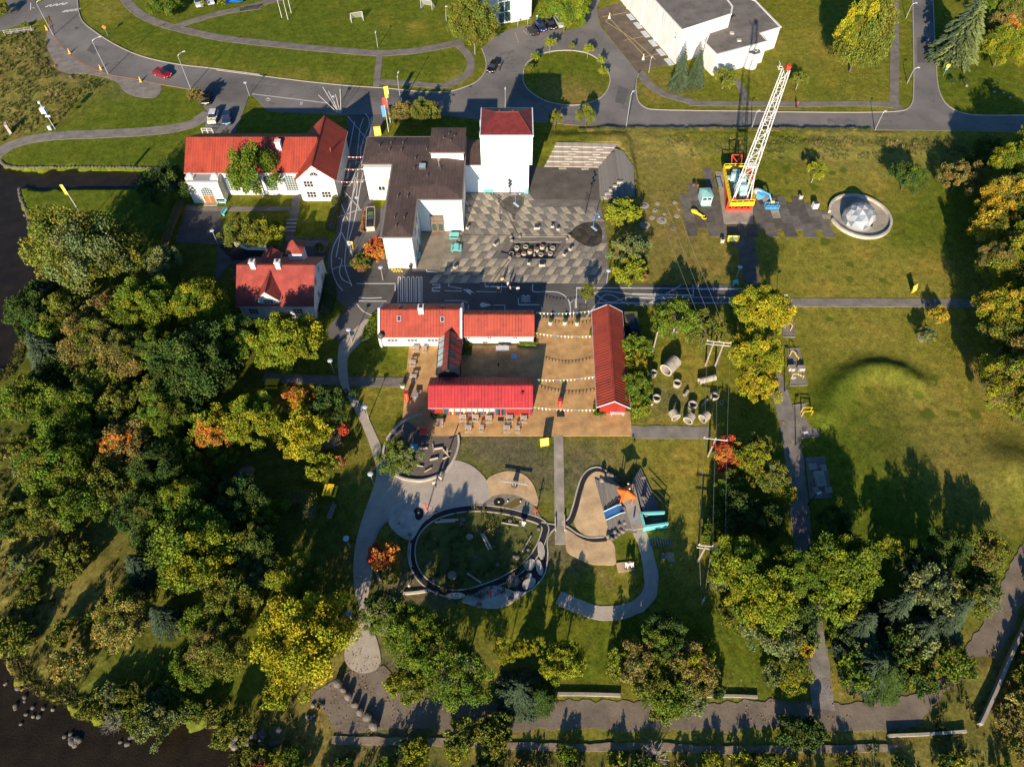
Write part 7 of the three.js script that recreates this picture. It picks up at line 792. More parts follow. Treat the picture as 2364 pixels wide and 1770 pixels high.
{ // geodesic dome in its ring
  const c = [65.89,-104.74], s = thing('ring_court', 'round concrete court with a raised rim around the dome', 'court', c), rx = 255 / 3.687 * .0805, rz = 188 / 3.687 * .118;
  const el = ellipse([0, 0], rx, rz, 56); mesh('floor', slab(el, -.2, .04), M_.concrete, s); const op = ellipse([0, 0], rx, rz, 60, 0, -2.95, 2.98); mesh('rim', ribbon(op, .42, -.2, .55), M_.concretePale, s); mesh('entry_slab', box(1.6, .06, 1.1, -rx - .7, 0, 0), M_.concrete, s);
  const [dx, dz] = [65.07,-103.54], d = thing('geodesic_dome', 'white panelled geodesic dome with small round openings', 'dome', [dx, dz]), ico = ni(new THREE.IcosahedronGeometry(3.05, 2)), p = ico.attributes.position; ico.rotateX(.3);
  const r = rng(2), tones = [mat([.22, .25, .28], .2), mat([.31, .34, .36], .2), mat([.15, .18, .21], .12), mat([.46, .47, .47], .3)];
  for (let i = 0; i < p.count; i += 3) { const v = [0, 1, 2].map(k => V3(p.getX(i + k), p.getY(i + k), p.getZ(i + k))); if (v.every(q => q.y > -.65)) { const m = v[0].clone().add(v[1]).add(v[2]).divideScalar(3); const w = v.map(q => q.clone().lerp(m, .045)); mesh('panel', tris(w.flatMap(q => [q.x, q.y + .7, q.z])), tones[Math.floor(r() * 4)], d); } }
  mesh('frame', (() => { const g = new THREE.IcosahedronGeometry(2.95, 2); g.rotateX(.3); g.translate(0, .7, 0); return ni(g); })(), M_.grey, d);
  for (const [a, e] of [[2.6, .6], [-.05, .45], [-1.0, .15]]) { const g = cyl(.28, .28, .1, 0, 0, 0, 14); g.rotateX(Math.PI / 2); g.lookAt(V3(Math.cos(a) * Math.cos(e), Math.sin(e), -Math.sin(a) * Math.cos(e))); g.translate(2.95 * Math.cos(a) * Math.cos(e), .7 + 2.95 * Math.sin(e), -2.95 * Math.sin(a) * Math.cos(e)); mesh('porthole', g, M_.black, d); }
}

const STEP = [[3.91,-37.92],[2.35,-35.91],[3.62,-35.57],[2.28,-34.42],[2.21,-33.42],[.12,-33.74],[-7.24,-31.78]], HEAP = [[13.08,-39.82],[13.57,-40.07],[14.02,-39.82],[13.99,-40.41],[14.44,-40.16],[14.72,-40.66],[15.01,-40.41],[15.45,-40.91],[14.7,-41.34],[15.35,-41.51],[15.8,-41.34],[16.19,-41.25],[15.87,-42.02],[13.44,-39.41],[13.86,-49.44],[14.25,-49.16],[14.7,-48.7],[15.15,-48.24],[12.67,-47.96],[18.59,-48.42],[18.28,-45.25]], DRUM = [[.89,-96.47],[2.5,-96.73],[-.11,-94.94],[5.26,-94.68],[7.45,-96.39],[6.96,-94.94],[1.13,-94.43],[2.16,-94.94],[3.27,-95.57],[4.49,-95.96],[5.53,-96.73],[6.42,-96.09],[4.07,-94.61]];
// ---------- play gardens ----------
{
  const kerbM = M_.concretePale, S = (n, p, y0, y1, m) => struct(n, slab(p, y0, y1), m);
  // log pit
  const ring = smooth([[-13.68,-59.88],[-15.1,-59.33],[-16.49,-58.46],[-18.09,-56.32],[-18.75,-54.44],[-18.8,-52.6],[-17.65,-50.2],[-16.33,-49.08],[-14.55,-48.52],[-12.83,-48.44],[-10.81,-49.12],[-9.17,-50.59],[-8.22,-52.6],[-7.87,-54.65],[-8.02,-56.01]], 5);
  S('log_pit_mulch', [...ring], -.2, .03, M_.mulch);
  { const t = thing('log_pit_kerb', 'curved pale concrete kerb around the log pit', 'kerb', [0, 0]); const n = 14, k = Math.ceil(ring.length / n); for (let i = 0; i < n; i++) { const seg = ring.slice(i * k, i * k + k + 1); if (seg.length > 1) mesh('kerb_stone', ribbon(seg, .3, -.2, .3), kerbM, t); } }
  // pond garden and its water channel
  const loop = smooth([[4.01,-42.03],[1.87,-42.93],[-.79,-43.71],[-4.14,-44.15],[-6.65,-44.07],[-9.13,-43.53],[-11.07,-42.62],[-12.46,-41.31],[-13.25,-39.82],[-13.46,-37.92],[-13.1,-36.07],[-12.23,-34.51],[-10.91,-33.26],[-9.3,-32.41],[-7.72,-32.07],[-5.71,-32.22],[-3.86,-32.78],[-1.53,-33.69],[.52,-34.92],[2.44,-36.57],[3.77,-38.61],[4.38,-40.25],[4.57,-41.22]], 5, true);
  struct('pond_garden_bed', slab(loop, -.2, -.005), mat([.17, .19, .035], 1, { map: tile(blotch, 4), bumpMap: tile(grain, 2), bumpScale: .15 }));
  const delta = smooth([[-2.46,-33.29],[-.9,-33.86],[.83,-34.83],[2.77,-36.74],[4.1,-38.95],[4.73,-41.22],[5.82,-41.67],[5.97,-41.22],[5.21,-40.52],[4.76,-39.3],[4.74,-37.41],[4.32,-34.92],[3.18,-33.29],[1.76,-32.3],[.51,-32.41],[-.74,-32.81]], 4, true);
  S('channel_delta', delta, -.2, .02, M_.blackTrack);
  struct('water_channel', ribbon(loop, .8, -.2, .035, true), M_.blackTrack);
  { const t = thing('channel_kerb', 'white double kerb looping around the pond garden', 'kerb', [0, 0]); const off = d => { const n = loop.length; return loop.map((p, i) => { const a = loop[(i + n - 1) % n], b = loop[(i + 1) % n], dx = b[0] - a[0], dz = b[1] - a[1], L = Math.hypot(dx, dz); return [p[0] + dz / L * d, p[1] - dx / L * d]; }); };
    for (const d of [-.46, .46]) { const o = off(d), n = 24, k = Math.ceil(o.length / n); for (let i = 0; i < n; i++) { const seg = o.slice(i * k, i * k + k + 1); if (i * k + k >= o.length) seg.push(o[0]); if (d > 0 && seg.some(q => inPoly(q[0], q[1], delta))) continue; if (seg.length > 1) mesh('kerb_stone', ribbon(seg, .15, -.2, .07), kerbM, t); } }
    for (const p of [[[.51,-32.37],[1.75,-32.26],[3.21,-33.21],[4.35,-34.88],[4.79,-37.41],[4.79,-39.3],[5.25,-40.43],[6,-41.22]], [[4.01,-42.08],[5,-41.85],[5.9,-41.7]]]) mesh('kerb_stone', ribbon(smooth(p, 5), .15, -.2, .07), kerbM, t);
    mesh('kerb_stone', ribbon(smooth([[-16.88,-42.65],[-18.05,-41.22],[-18.65,-39.3],[-18.76,-37.75],[-18.24,-35.74],[-17.23,-33.78]], 5), .25, -.2, .2), M_.concrete, t); mesh('kerb_stone', ribbon(smooth([[-14.09,-32.05],[-12.39,-32.18],[-11.01,-32.41]], 4), .3, -.2, .25), kerbM, t); mesh('kerb_stone', ribbon(smooth([[-13.66,-38.95],[-13.57,-36.91],[-13.27,-35.66]], 4), .22, -.2, .3), kerbM, t); }
  S('round_pad', smooth([[-17.18,-43.2],[-16.71,-44.29],[-15.61,-45.13],[-13.94,-45.22],[-12.23,-44.85],[-10.61,-43.78],[-12.33,-41.76],[-13.18,-39.99],[-13.62,-39.44],[-14.79,-39.78],[-16.2,-40.87],[-16.97,-41.94]], 4, true), -.2, .045, M_.concretePale);
  S('lower_pad', smooth([[-6.44,-31.15],[-4.62,-32.18],[-3.39,-32.94],[-2.15,-33.13],[-.74,-32.78],[.51,-32.3],[1.68,-32.21],[.51,-31.23],[-.73,-30.45],[-2.26,-30.14],[-4.1,-30.3],[-5.5,-30.69]], 4, true), -.2, .05, M_.concretePale);
  S('seesaw_sand', smooth([[-3.56,-48.64],[-2.03,-49.71],[-.12,-50.04],[1.6,-49.51],[2.79,-48.25],[3.44,-46.53],[3.71,-44.66],[2.57,-44.85],[.89,-46.06],[-.8,-46.34],[-2.66,-45.97],[-3.28,-47.29]], 4, true), -.2, .03, M_.sand);
  S('pebble_apron', smooth([[-4.15,-44.48],[-2.66,-45.97],[-.8,-46.34],[.89,-46.06],[2.57,-45],[3.55,-43.74],[4.05,-42.12],[1.71,-43.02],[-1.62,-43.89]], 4, true), -.2, .034, mat([.38, .34, .25], .95, { map: tile(blotch, 2), bumpMap: tile(grain, 1.5), bumpScale: .08 }));
  const wetM = mat([.03, .026, .015], .2); for (const p of [[[-13.65,-43.74],[-13.35,-44.2],[-12.68,-44.2],[-12.27,-43.56],[-12.4,-42.65],[-12.87,-42.33],[-13.31,-42.65],[-13.45,-43.29]], [[-2.56,-45.13],[-2.32,-45.59],[-1.81,-45.78],[-1.13,-45.5],[-1.05,-44.94],[-1.63,-44.48],[-2.3,-44.57]]]) struct('puddle', slab(smooth(p, 3, true), .03, .055), wetM); struct('puddle', slab(smooth([[-2.8,-44.29],[-1.97,-44.66],[-.79,-44.76],[.55,-45.59],[1.4,-45.59],[1.22,-44.85],[-.12,-44.11],[-1.12,-43.93]], 3, true), .02, .042), mat([.16, .12, .03], .3));
  [[1690, 1120, 36, 70, .1, 'tall oval'], [1595, 1240, 70, 34, .8, 'long oblique'], [1675, 1260, 34, 60, .2, 'egg-shaped'], [1592, 1330, 28, 20, .3, 'smallest oval'], [1588, 1392, 75, 34, .55, 'lowest long'], [1455, 1372, 75, 50, .5, 'broad dark'], [980, 1495, 95, 22, 0, 'flat elongated']].forEach(([x, y, a, b, rot, l], i) => { const c = STEP[i]; single('channel_island', `${l} grey island stone in the black channel`, 'stone pad', slab(ellipse(c, a / 3.6 * (i === 5 ? .042 : .047), b / 3.6 * (i === 5 ? .06 : .066), 22, -rot), 0, .16), i === 5 ? M_.stonePale : M_.concretePale, { group: 'island stones in the channel' }); });
  // boulders
  const rock = seed => { const g = new THREE.IcosahedronGeometry(1, 1), p = g.attributes.position, v = V3(0, 0, 0); for (let i = 0; i < p.count; i++) { v.fromBufferAttribute(p, i); const k = .72 + .5 * fbm(v.x * 1.4 + seed * 3, v.z * 1.4 + v.y * 1.9, seed, 3); p.setXYZ(i, v.x * k, v.y * k, v.z * k); } g.computeVertexNormals(); return ni(g); }, rocks = [1, 2, 3, 4, 5].map(rock);
  let rk = 0; const boulder = (label, [x, z], r, m = M_.stone, o = {}) => { const b = single('boulder', label, 'boulder', rocks[rk % 5], m, o); r *= .72; b.position.set(x, (o.y || 0) + r * (o.k || .35), z); b.scale.set(r * (o.w || 1.15), r * (o.h || .75), r); b.rotation.y = rk * 1.7; rk++; };
  const words = ['lone pale', 'paired larger', 'paired smaller', 'squat grey', 'flat brown', 'rounded', 'low mossy', 'angular', 'small dark', 'broad', 'pointed', 'tilted'];
  [[-6.75,-42.44],[-6.92,-41.79],[-5.75,-39.9],[-10.89,-36.32],[-11.18,-35.91],[-7.84,-34.42],[-10.1,-33.94],[-1.95,-35.99],[.77,-36.94],[.29,-37.08],[-4.84,-36.94],[2.17,-38.06],[-.28,-42.21],[-8.69,-32.65],[-9.67,-32.1],[3.66,-41.05]].forEach((p, i) => boulder(`${words[i % 12]} boulder ${['at the upper log pair', 'below the upper log pair', 'near the crossed logs', 'in the lower left of the pond garden', 'beside its neighbour in the lower left', 'at the bottom of the pond garden', 'near the lower kerb', 'in the lower right of the pond garden', 'near the right kerb', 'touching the right kerb stone', 'in the middle of the pond garden', 'beside the slim right log', 'beside the seated people', 'standing at the lower channel', 'lying in the lower channel', 'at the upper right kerb'][i]}`, p, [.5, .45, .65, .45, .45, .85, .5, .45, .5, .35, .35, .4, .45, .45, .5, .4][i], i === 5 || i === 2 ? M_.stonePale : M_.stone, { group: 'boulders of the pond garden' }));
  [[-1.67,-32.26],[-4.07,-31.78],[-.19,-31.23],[-4.26,-30.53],[-13.85,-40.17],[-15.56,-41.85],[.04,-32.02]].forEach((p, i) => boulder(`${['round', 'small round', 'flat dark', 'large dark', 'low', 'tiny', 'little'][i]} stone set on the ${i === 4 || i === 5 ? 'round' : 'lower'} pale pad`, p, [.4, .28, .55, .55, .35, .25, .2][i], M_.concreteDark, { group: 'stones on the pale pads' }));
  [[-20.88,-21.13],[-20.11,-20.34],[-19.43,-19.62],[-18.56,-18.71],[-17.83,-17.9],[-16.89,-17.34],[-16.02,-16.49]].forEach((p, i) => boulder(`standing boulder on the dirt yard, ${['first from the golden tree', 'second of the row', 'third of the row', 'fourth of the row', 'fifth of the row', 'sixth of the row', 'last and largest of the row'][i]}`, p, [.75, .55, .65, .55, .6, .7, .85][i], M_.stone, { h: 1.3, k: .6, group: 'row of standing boulders' }));
  [[-.18,-99.05],[-.04,-98.05],[1.48,-99.15],[10.57,-99.31],[10.14,-98.47],[-.43,-93.6]].forEach((p, i) => boulder(`rough stone at the ${['upper left corner', 'left edge', 'rusty rail end', 'upper right corner', 'right edge', 'lower left corner'][i]} of the sunken court`, p, .45, M_.stonePale, { h: 1.1, k: .5, group: 'stones around the sunken court' }));
  [[102.87,-148.89],[108.17,-146.5],[110.06,-146.2],[110.72,-144.15]].forEach((p, i) => boulder(`white stone on the verge, ${['by the little shrubs', 'left of three', 'middle of three', 'right of three'][i]}`, p, .5, M_.stonePale, { group: 'white stones on the verge' })); boulder('large white stone at the edge trees', [78.4,-76.33], .9, M_.concretePale); boulder('big brown rock in the shaded wood lawn', [-38.21,-49.45], 1.6, M_.stone, { h: .5 });
  { const r = rng(12); for (const [n, poly, l, grp, a, b] of [[34, [[-32.35,-15.38],[-27.72,-16.49],[-25.82,-15.01],[-25.16,-11.45],[-31.44,-11.45]], 'rough boulder of the river bank riprap', 'riprap boulders', .35, .75], [9, [[-52.14,-15.38],[-51.2,-16.12],[-49.99,-15.56],[-49.59,-14.47],[-50.53,-14.29]], 'dark rock standing in the river', 'rocks in the river', .3, .6], [14, [[-61.61,-21.51],[-59.18,-20.71],[-57.14,-18.76],[-54.09,-18.38],[-57.21,-15.93],[-59.64,-16.86]], 'small rock in the river shallows', 'rocks in the shallows', .2, .45], [9, [[-24.05,-18.71],[-22.29,-18.71],[-23.45,-16.14],[-23.58,-14.89],[-24.04,-14.58]], 'small stone at the ditch mouth', 'stones at the ditch mouth', .2, .4], [10, [[-47.95,-16.12],[-44.93,-15.56],[-41.05,-16.12],[-40.04,-16.86],[-40.83,-15.38],[-44.58,-14.47]], 'stone at the river edge under the bushes', 'stones at the river edge', .2, .45]]) { const xs = poly.map(p => p[0]), zs = poly.map(p => p[1]); for (let k = 0, g = 0; k < n && g < 900; g++) { const x = Math.min(...xs) + r() * (Math.max(...xs) - Math.min(...xs)), z = Math.min(...zs) + r() * (Math.max(...zs) - Math.min(...zs)); if (!inPoly(x, z, poly)) continue; boulder(l, [x, z], a + (b - a) * r(), r() > .25 ? M_.stone : M_.stonePale, { y: WATER.some(w => inPoly(x, z, w)) ? -.75 : 0, group: grp }); k++; } } }
  // pale edging stones of the pond bank
  { const t = thing('bank_edging', 'row of pale stones edging the grass along the water', 'stone edging', [0, 0]), r = rng(3), run = (p, n) => { for (let i = 0; i < n; i++) { const q = p[Math.min(p.length - 1, Math.floor(i / n * (p.length - 1)))], e = p[Math.min(p.length - 1, Math.floor(i / n * (p.length - 1)) + 1)], f = i / n * (p.length - 1) % 1; const o = mesh('edging_stone', rocks[i % 5], M_.stone, t); o.position.set(q[0] + (e[0] - q[0]) * f, .02, q[1] + (e[1] - q[1]) * f + (r() - .5) * .2); const s = .2 + .14 * r(); o.scale.set(s * 1.3, s * .6, s); o.rotation.y = r() * 6; } };
    run(smooth([[-104.2,-121.64],[-102.6,-120.37],[-100.5,-119.78],[-92.84,-119.78],[-79.63,-119.78],[-71.59,-119.36],[-66.29,-119.27]], 6), 110); run(smooth([[-96.87,-112.99],[-95.37,-109.93],[-92.49,-106.12],[-92.77,-106.39],[-88.79,-99.4],[-84.48,-92.82]], 6), 55); }
  // logs
  const log = (label, a, b, r = .16, y = .16, m = M_.woodPale) => { const t = thing('log', label, 'log', [0, 0], { group: 'logs' }); mesh('trunk', bar([a[0], y, a[1]], [b[0], y + .04, b[1]], r, 9, r * .85), m, t); mesh('end_grain', bar([b[0], y + .04, b[1]], [b[0] + (b[0] - a[0]) * .004, y + .04, b[1] + (b[1] - a[1]) * .004], r * .8, 9), M_.concretePale, t); };
  log('upper log of the pair in the pond garden', [-9.89,-42.29], [-7.41,-42.37]); log('lower log of the pair in the pond garden', [-10.62,-42.03], [-7.81,-42.15]); log('left of the crossed logs', [-4.12,-40.25], [-3.1,-38.01]); log('right of the crossed logs', [-3.88,-40.34], [-2.7,-38.09]); log('slim log beside the right kerb', [2.58,-39.99], [1.41,-37.75], .12); log('log in the lower pond garden', [-5.88,-34.72], [-4.03,-33.49]); log('log beside the seated people', [-1.44,-41.94], [.87,-41.49], .1); 
  log('upper long log in the mulch pit', [-11.45,-53.66], [-10.22,-53.86], .2); log('leaning log in the mulch pit', [-10.12,-53.62], [-9.27,-52.5], .14); log('shaded log in the mulch pit', [-13.4,-53.72], [-12.44,-53.82], .18); log('middle log in the mulch pit', [-11.95,-51.83], [-10.79,-52.15], .18); log('right log in the mulch pit', [-10.12,-51.99], [-9.17,-52.4], .16); log('thin log near the tree in the mulch pit', [-13.89,-50.95], [-12.82,-50.69], .1); log('lower log in the mulch pit', [-12.59,-49.84], [-11.63,-50.49], .12); log('upright-ended log in the mulch pit', [-11.69,-54.54], [-11.47,-53.21], .1);
  { const t = thing('climbing_post', 'upright wooden post in the mulch pit', 'post', [-9.42,-52.7]); mesh('post', bar([0, 0, 0], [.1, 2.2, .2], .1), M_.wood, t); mesh('cross_beam', bar([-.6, 1.2, .1], [.6, 1.4, .1], .07), M_.wood, t); }
  for (const [l, p, m] of [['small red play hut in the shaded mulch pit', [-13.1,-56.32], M_.red], ['small blue play hut under the tree', [-14.41,-53.51], M_.skyblue]]) { const t = thing('play_hut', l, 'play hut', p); gable(t, 1.0, .8, .8, 1.2, .1, .1, m, m); mesh('door', box(.4, .6, .05, 0, 0, .42), M_.dark, t); }
  { const t = thing('seesaw', 'pale wooden seesaw on the sand circle', 'seesaw', [.34,-47.67], { rot: -.17 }); const b = mesh('plank', box(4.0, .14, .32, 0, 1.0, 0), M_.woodPale, t); b.rotation.z = 0; mesh('pivot', cyl(.45, .3, .9, 0, .03, 0, 12), M_.iron, t); for (const s of [-.18, .18]) mesh('pivot_plate', box(.12, .5, .6, s, .6, 0), M_.steel, t); for (const s of [-1.6, 1.6]) mesh('handle', bar([s, 1.1, 0], [s, 1.5, 0], .05), M_.steel, t); }
  for (const [l, p] of [['red water pump by the round pale pad', [-11.78,-43.84]], ['red water pump beside the pebble apron', [3.29,-42.98]], ['red water pump on the lower pale pad', [-2.7,-31.73]]]) { const t = thing('water_pump', l, 'water pump', p, { group: 'red water pumps' }); mesh('post', bar([0, 0, 0], [-.1, 2.2, 0], .08), M_.red, t); mesh('crossbar', bar([-.35, 1.5, 0], [.2, 1.6, 0], .05), M_.red, t); mesh('handle', bar([-.1, 2.2, 0], [.25, 1.9, .1], .05), M_.red, t); mesh('spout', bar([0, .8, 0], [0, .7, .35], .05), M_.red, t); }
  for (const [l, p] of [['small white lamp globe by the lower kerb', [-13.32,-33]]]) { const t = thing('garden_globe', l, 'lamp', p); mesh('globe', ni(new THREE.SphereGeometry(.22, 12, 8)), M_.paint, t).position.y = .5; mesh('stem', cyl(.05, .05, .4, 0, 0, 0), M_.steel, t); }
  [[-1.84,-45.15],[-.59,-45.26],[1.19,-45.22],[-12.92,-43.45]].forEach((p, i) => { const t = thing('water_jet', `small round steel nozzle ${['in the dark puddle of the pebble apron', 'left on the pebble apron', 'right on the pebble apron', 'in the puddle of the round pad'][i]}`, 'nozzle', p, { group: 'water nozzles' }); mesh('dome', ni(new THREE.SphereGeometry(.16, 12, 6, 0, 7, 0, 1.6)), M_.steel, t).position.y = .05; mesh('collar', cyl(.2, .2, .06, 0, .02, 0, 12), M_.iron, t); });
  // bridge rails
  { const t = thing('foot_bridge', 'short pale bridge parapets over the black channel', 'bridge', [0, 0]); for (const p of [[[5.96,-42.71],[5.92,-40.74]], [[7.22,-43.05],[7.19,-40.74]]]) mesh('parapet', ribbon(p, .14, 0, .45), kerbM, t); }
  // sand playground
  S('sand_pit', smooth([[8.46,-42.53],[8.7,-44.01],[9.66,-46.87],[10.34,-48.7],[11.48,-49.78],[12.81,-49.89],[13.83,-49.16],[15.28,-47.78],[15.75,-45.78],[14.85,-42.97],[13.32,-39.82],[11.74,-39.57],[9.91,-40.16],[8.87,-41.17]], 4, true), -.2, .03, M_.sand);
  S('sand_apron', smooth([[7.3,-41.28],[8.37,-40.74],[9.72,-39.74],[11.41,-39.27],[12.98,-39.49],[13.74,-38.88],[13.82,-37.28],[13.69,-36.03],[12.09,-35.96],[10.57,-36.06],[8.78,-36.83],[7.45,-37.73],[7.2,-39.07]], 4, true), -.2, .032, M_.sand);
  for (const p of [[[7.24,-41.76],[8.05,-42.19],[8.83,-44.01],[9.66,-46.87],[10.43,-48.85],[11.5,-50.01],[12.85,-50.35],[14.12,-49.67]], [[7.23,-41.51],[8.22,-40.88],[9.28,-40.07],[10.8,-39.49],[12.83,-39.57]]]) { const q = smooth(p, 5); struct('water_channel', ribbon(q, .62, -.2, .045), M_.blackTrack); struct('channel_edge', ribbon(q.map(v => [v[0] - .38, v[1] - .3]), .2, -.2, .08), M_.concretePale); }
  struct('bridge_channel', slab([[4.48,-41.76],[5.81,-41.59],[5.86,-40.74],[4.62,-41.08]], -.2, .04), M_.blackTrack);
  const t = thing('play_tower', 'grey timber play hill with orange canopy and blue slide', 'play structure', [0, 0]), py = 1.5;
  const dk = [[11.82,-48.7],[15.27,-47.69],[15.34,-45.78],[15.84,-45.07],[16.56,-41],[15.9,-40.74],[13.33,-39.99],[12.92,-42.79]], mxp = (p, q, f) => [p[0] + (q[0] - p[0]) * f, p[1] + (q[1] - p[1]) * f];
  const A = [[11.82,-48.74],[13.17,-40.91]], Bq = [[15.31,-46.62],[16.91,-40.4]]; for (let i = 0; i < 6; i++) { const f = i / 6, g = 1; mesh('deck_step', slab([mxp(A[0], Bq[0], f), mxp(A[0], Bq[0], g), mxp(A[1], Bq[1], g), mxp(A[1], Bq[1], f)], -.1, .2 + i * .24), M_.woodGrey, t); }
  const top = [[14.97,-44.73],[16.64,-47.14],[17.12,-47.14],[17.84,-40.54],[16.26,-40.21],[15.53,-43.95]]; mesh('upper_deck', slab(top, 1.35, 1.55), M_.concrete, t);
  const tr = [[16.99,-47.78],[18.54,-50.48],[20.66,-43.66],[18.11,-42.28]]; for (let i = 0; i < 6; i++) { const f = i / 6; mesh('tribune_step', slab([tr[0], mxp(tr[0], tr[1], 1 - f), mxp(tr[3], tr[2], 1 - f), tr[3]], -.1, .2 + i * .2), M_.woodGrey, t); }
  const [ox, oz] = [15.65,-44.94]; for (const [sx, sz] of [[-1, -1], [1, -1], [-1, 1], [1, 1]]) mesh('canopy_post', bar([ox + sx * .8, 1.4, oz + sz * .8], [ox + sx * .8, 3.0, oz + sz * .8], .07), M_.orange, t);
  { const g = new THREE.PlaneGeometry(2, 2, 12, 12); g.rotateX(-Math.PI / 2); const p = g.attributes.position; for (let i = 0; i < p.count; i++) { const x = p.getX(i), z = p.getZ(i), rr = Math.max(Math.abs(x), Math.abs(z)), pinch = 1 - .22 * (1 - Math.min(Math.abs(x), Math.abs(z)) / (rr + .001)) * rr; p.setXYZ(i, x * pinch * 1.15, 3.0 + .75 * (1 - rr) ** 1.2, z * pinch * 1.15); } g.rotateY(.3); g.computeVertexNormals(); g.translate(ox, 0, oz); mesh('canopy', ni(g), M_.orange, t); }
  for (const p of [[15.86,-45.92],[15.97,-45.18]]) mesh('finial', (() => { const g = new THREE.SphereGeometry(.14, 8, 6); g.translate(p[0], 3.9, p[1]); return g; })(), M_.paint, t);
  const sa = [[14.97,-43.89],[15.41,-42.71]], sb = [[12.66,-43.45],[12.88,-42.19]], Pp = (a, y) => [a[0], y, a[1]]; const n = 8, chute = []; for (let i = 0; i < n; i++) { const f = i / n, g = (i + 1) / n, yy = u => .35 + 1.25 * (u > .75 ? 1 : Math.pow(u / .75, 1.1)); chute.push(...quad(Pp(mxp(sb[0], sa[0], f), yy(f)), Pp(mxp(sb[1], sa[1], f), yy(f)), Pp(mxp(sb[1], sa[1], g), yy(g)), Pp(mxp(sb[0], sa[0], g), yy(g)))); } const sl = mesh('slide', tris(chute), mat([.08, .22, .5], .2, { metalness: .5 }), t); for (const k of [0, 1]) mesh('slide_rail', [bar(Pp(sb[k], .45), Pp(mxp(sb[k], sa[k], .75), 1.75), .08), bar(Pp(mxp(sb[k], sa[k], .75), 1.75), Pp(sa[k], 1.75), .08)], M_.mint, sl);
  const tq = [[17.57,-42.69],[20.86,-42.83],[21.15,-41.2],[17.87,-40.73]]; for (const [a, b] of [[tq[0], tq[1]], [tq[0], tq[3]], [tq[3], tq[2]]]) { const w = mesh('turquoise_panel', ribbon([a, b], .12, .1, 1.5), M_.turquoise, t); mesh('panel_cap', ribbon([a, b], .3, 1.5, 1.58), M_.turquoise, w); }
  mesh('net_floor', slab(tq, .5, .6), M_.dark, t);
  for (const p of [[[19.25,-48.15],[21.48,-45.07],[20.92,-43.84]], [[19.47,-46.5],[21.75,-43.49],[21.11,-42.19]]]) for (let i = 0; i < 2; i++) mesh('handrail', bar(Pp(p[i], .9), Pp(p[i + 1], .9), .05), M_.iron, t);
  mesh('blue_mount', [bar([[16.48,-41.76][0], 1.5, [16.48,-41.76][1]], [[16.48,-41.76][0], 2.3, [16.48,-41.76][1]], .12)], M_.blue, t);
  [[545, 905], [575, 890], [605, 905], [600, 870], [630, 885], [645, 855], [665, 870], [690, 840], [640, 815], [680, 805], [710, 815], [735, 820], [710, 775], [570, 930], [545, 360], [570, 375], [600, 400], [630, 425], [480, 440], [838, 415], [840, 590]].forEach((v, i) => boulder(`${['rough', 'square', 'flat', 'pale', 'dark', 'wedge-shaped', 'broken'][i % 7]} block of stone ${i < 14 ? 'in the climbing heap' : i < 18 ? 'in the short row at the sand' : 'on the deck steps'}${i < 14 ? [' at its foot', ' in its lower row', ' at its lawn side', ' low at the deck', ' in its middle', ' halfway up', ' at mid height on the lawn side', ' in its upper half', ' against the deck', ' high against the deck', ' near its top', ' at its very top', ' beside the blue mount', ' lowest of all'][i] : i < 18 ? [', first', ', second', ', third', ', last'][i - 14] : [' by the sand', ' at the back', ' beside the slide tower'][i - 18]}`, HEAP[i], .48, i % 3 ? M_.stone : M_.stonePale, { y: i > 17 ? 1 : i > 13 ? .1 : .15 + .1 * Math.max(0, 8 - Math.abs(i - 9)) * .6, h: .9, k: .45, group: 'stone blocks of the play hill' }));
  { const g = thing('log_mat', 'slatted log mat in the grass beside the gravel curve', 'log mat', [20.02,-39.11]); for (let i = 0; i < 9; i++) mesh('slat', bar([-1.4 + i * .35, .1, -.55], [-1.35 + i * .35, .1, .55], .11, 6), M_.woodGrey, g); }
  for (const [l, p, w, d, r2] of [['tan mat with two seated people', [15,-35.68], 2.2, 1.25, .12], ['tan mat beside the gravel curve', [21.14,-37.04], .95, 1.2, .05]]) { const g = thing('picnic_mat', l, 'mat', p, { rot: r2 }); mesh('pad', box(w, .12, d), M_.sand, g); mesh('edge_board', box(w + .1, .08, d + .1, 0, -.02, 0), M_.concrete, g); }
  { const g = thing('scooter', 'small scooter lying at the picnic bench', 'bench', [20.36,-36.87]); mesh('seat', box(.9, .08, .4, 0, .4, 0), M_.woodPale, g); for (const s of [-.35, .35]) mesh('leg', box(.1, .4, .35, s, 0, 0), M_.woodPale, g); g.name = uniq('low_bench'); g.userData = { label: 'small pale bench at the tan mat beside the gravel curve', category: 'bench' }; }
}
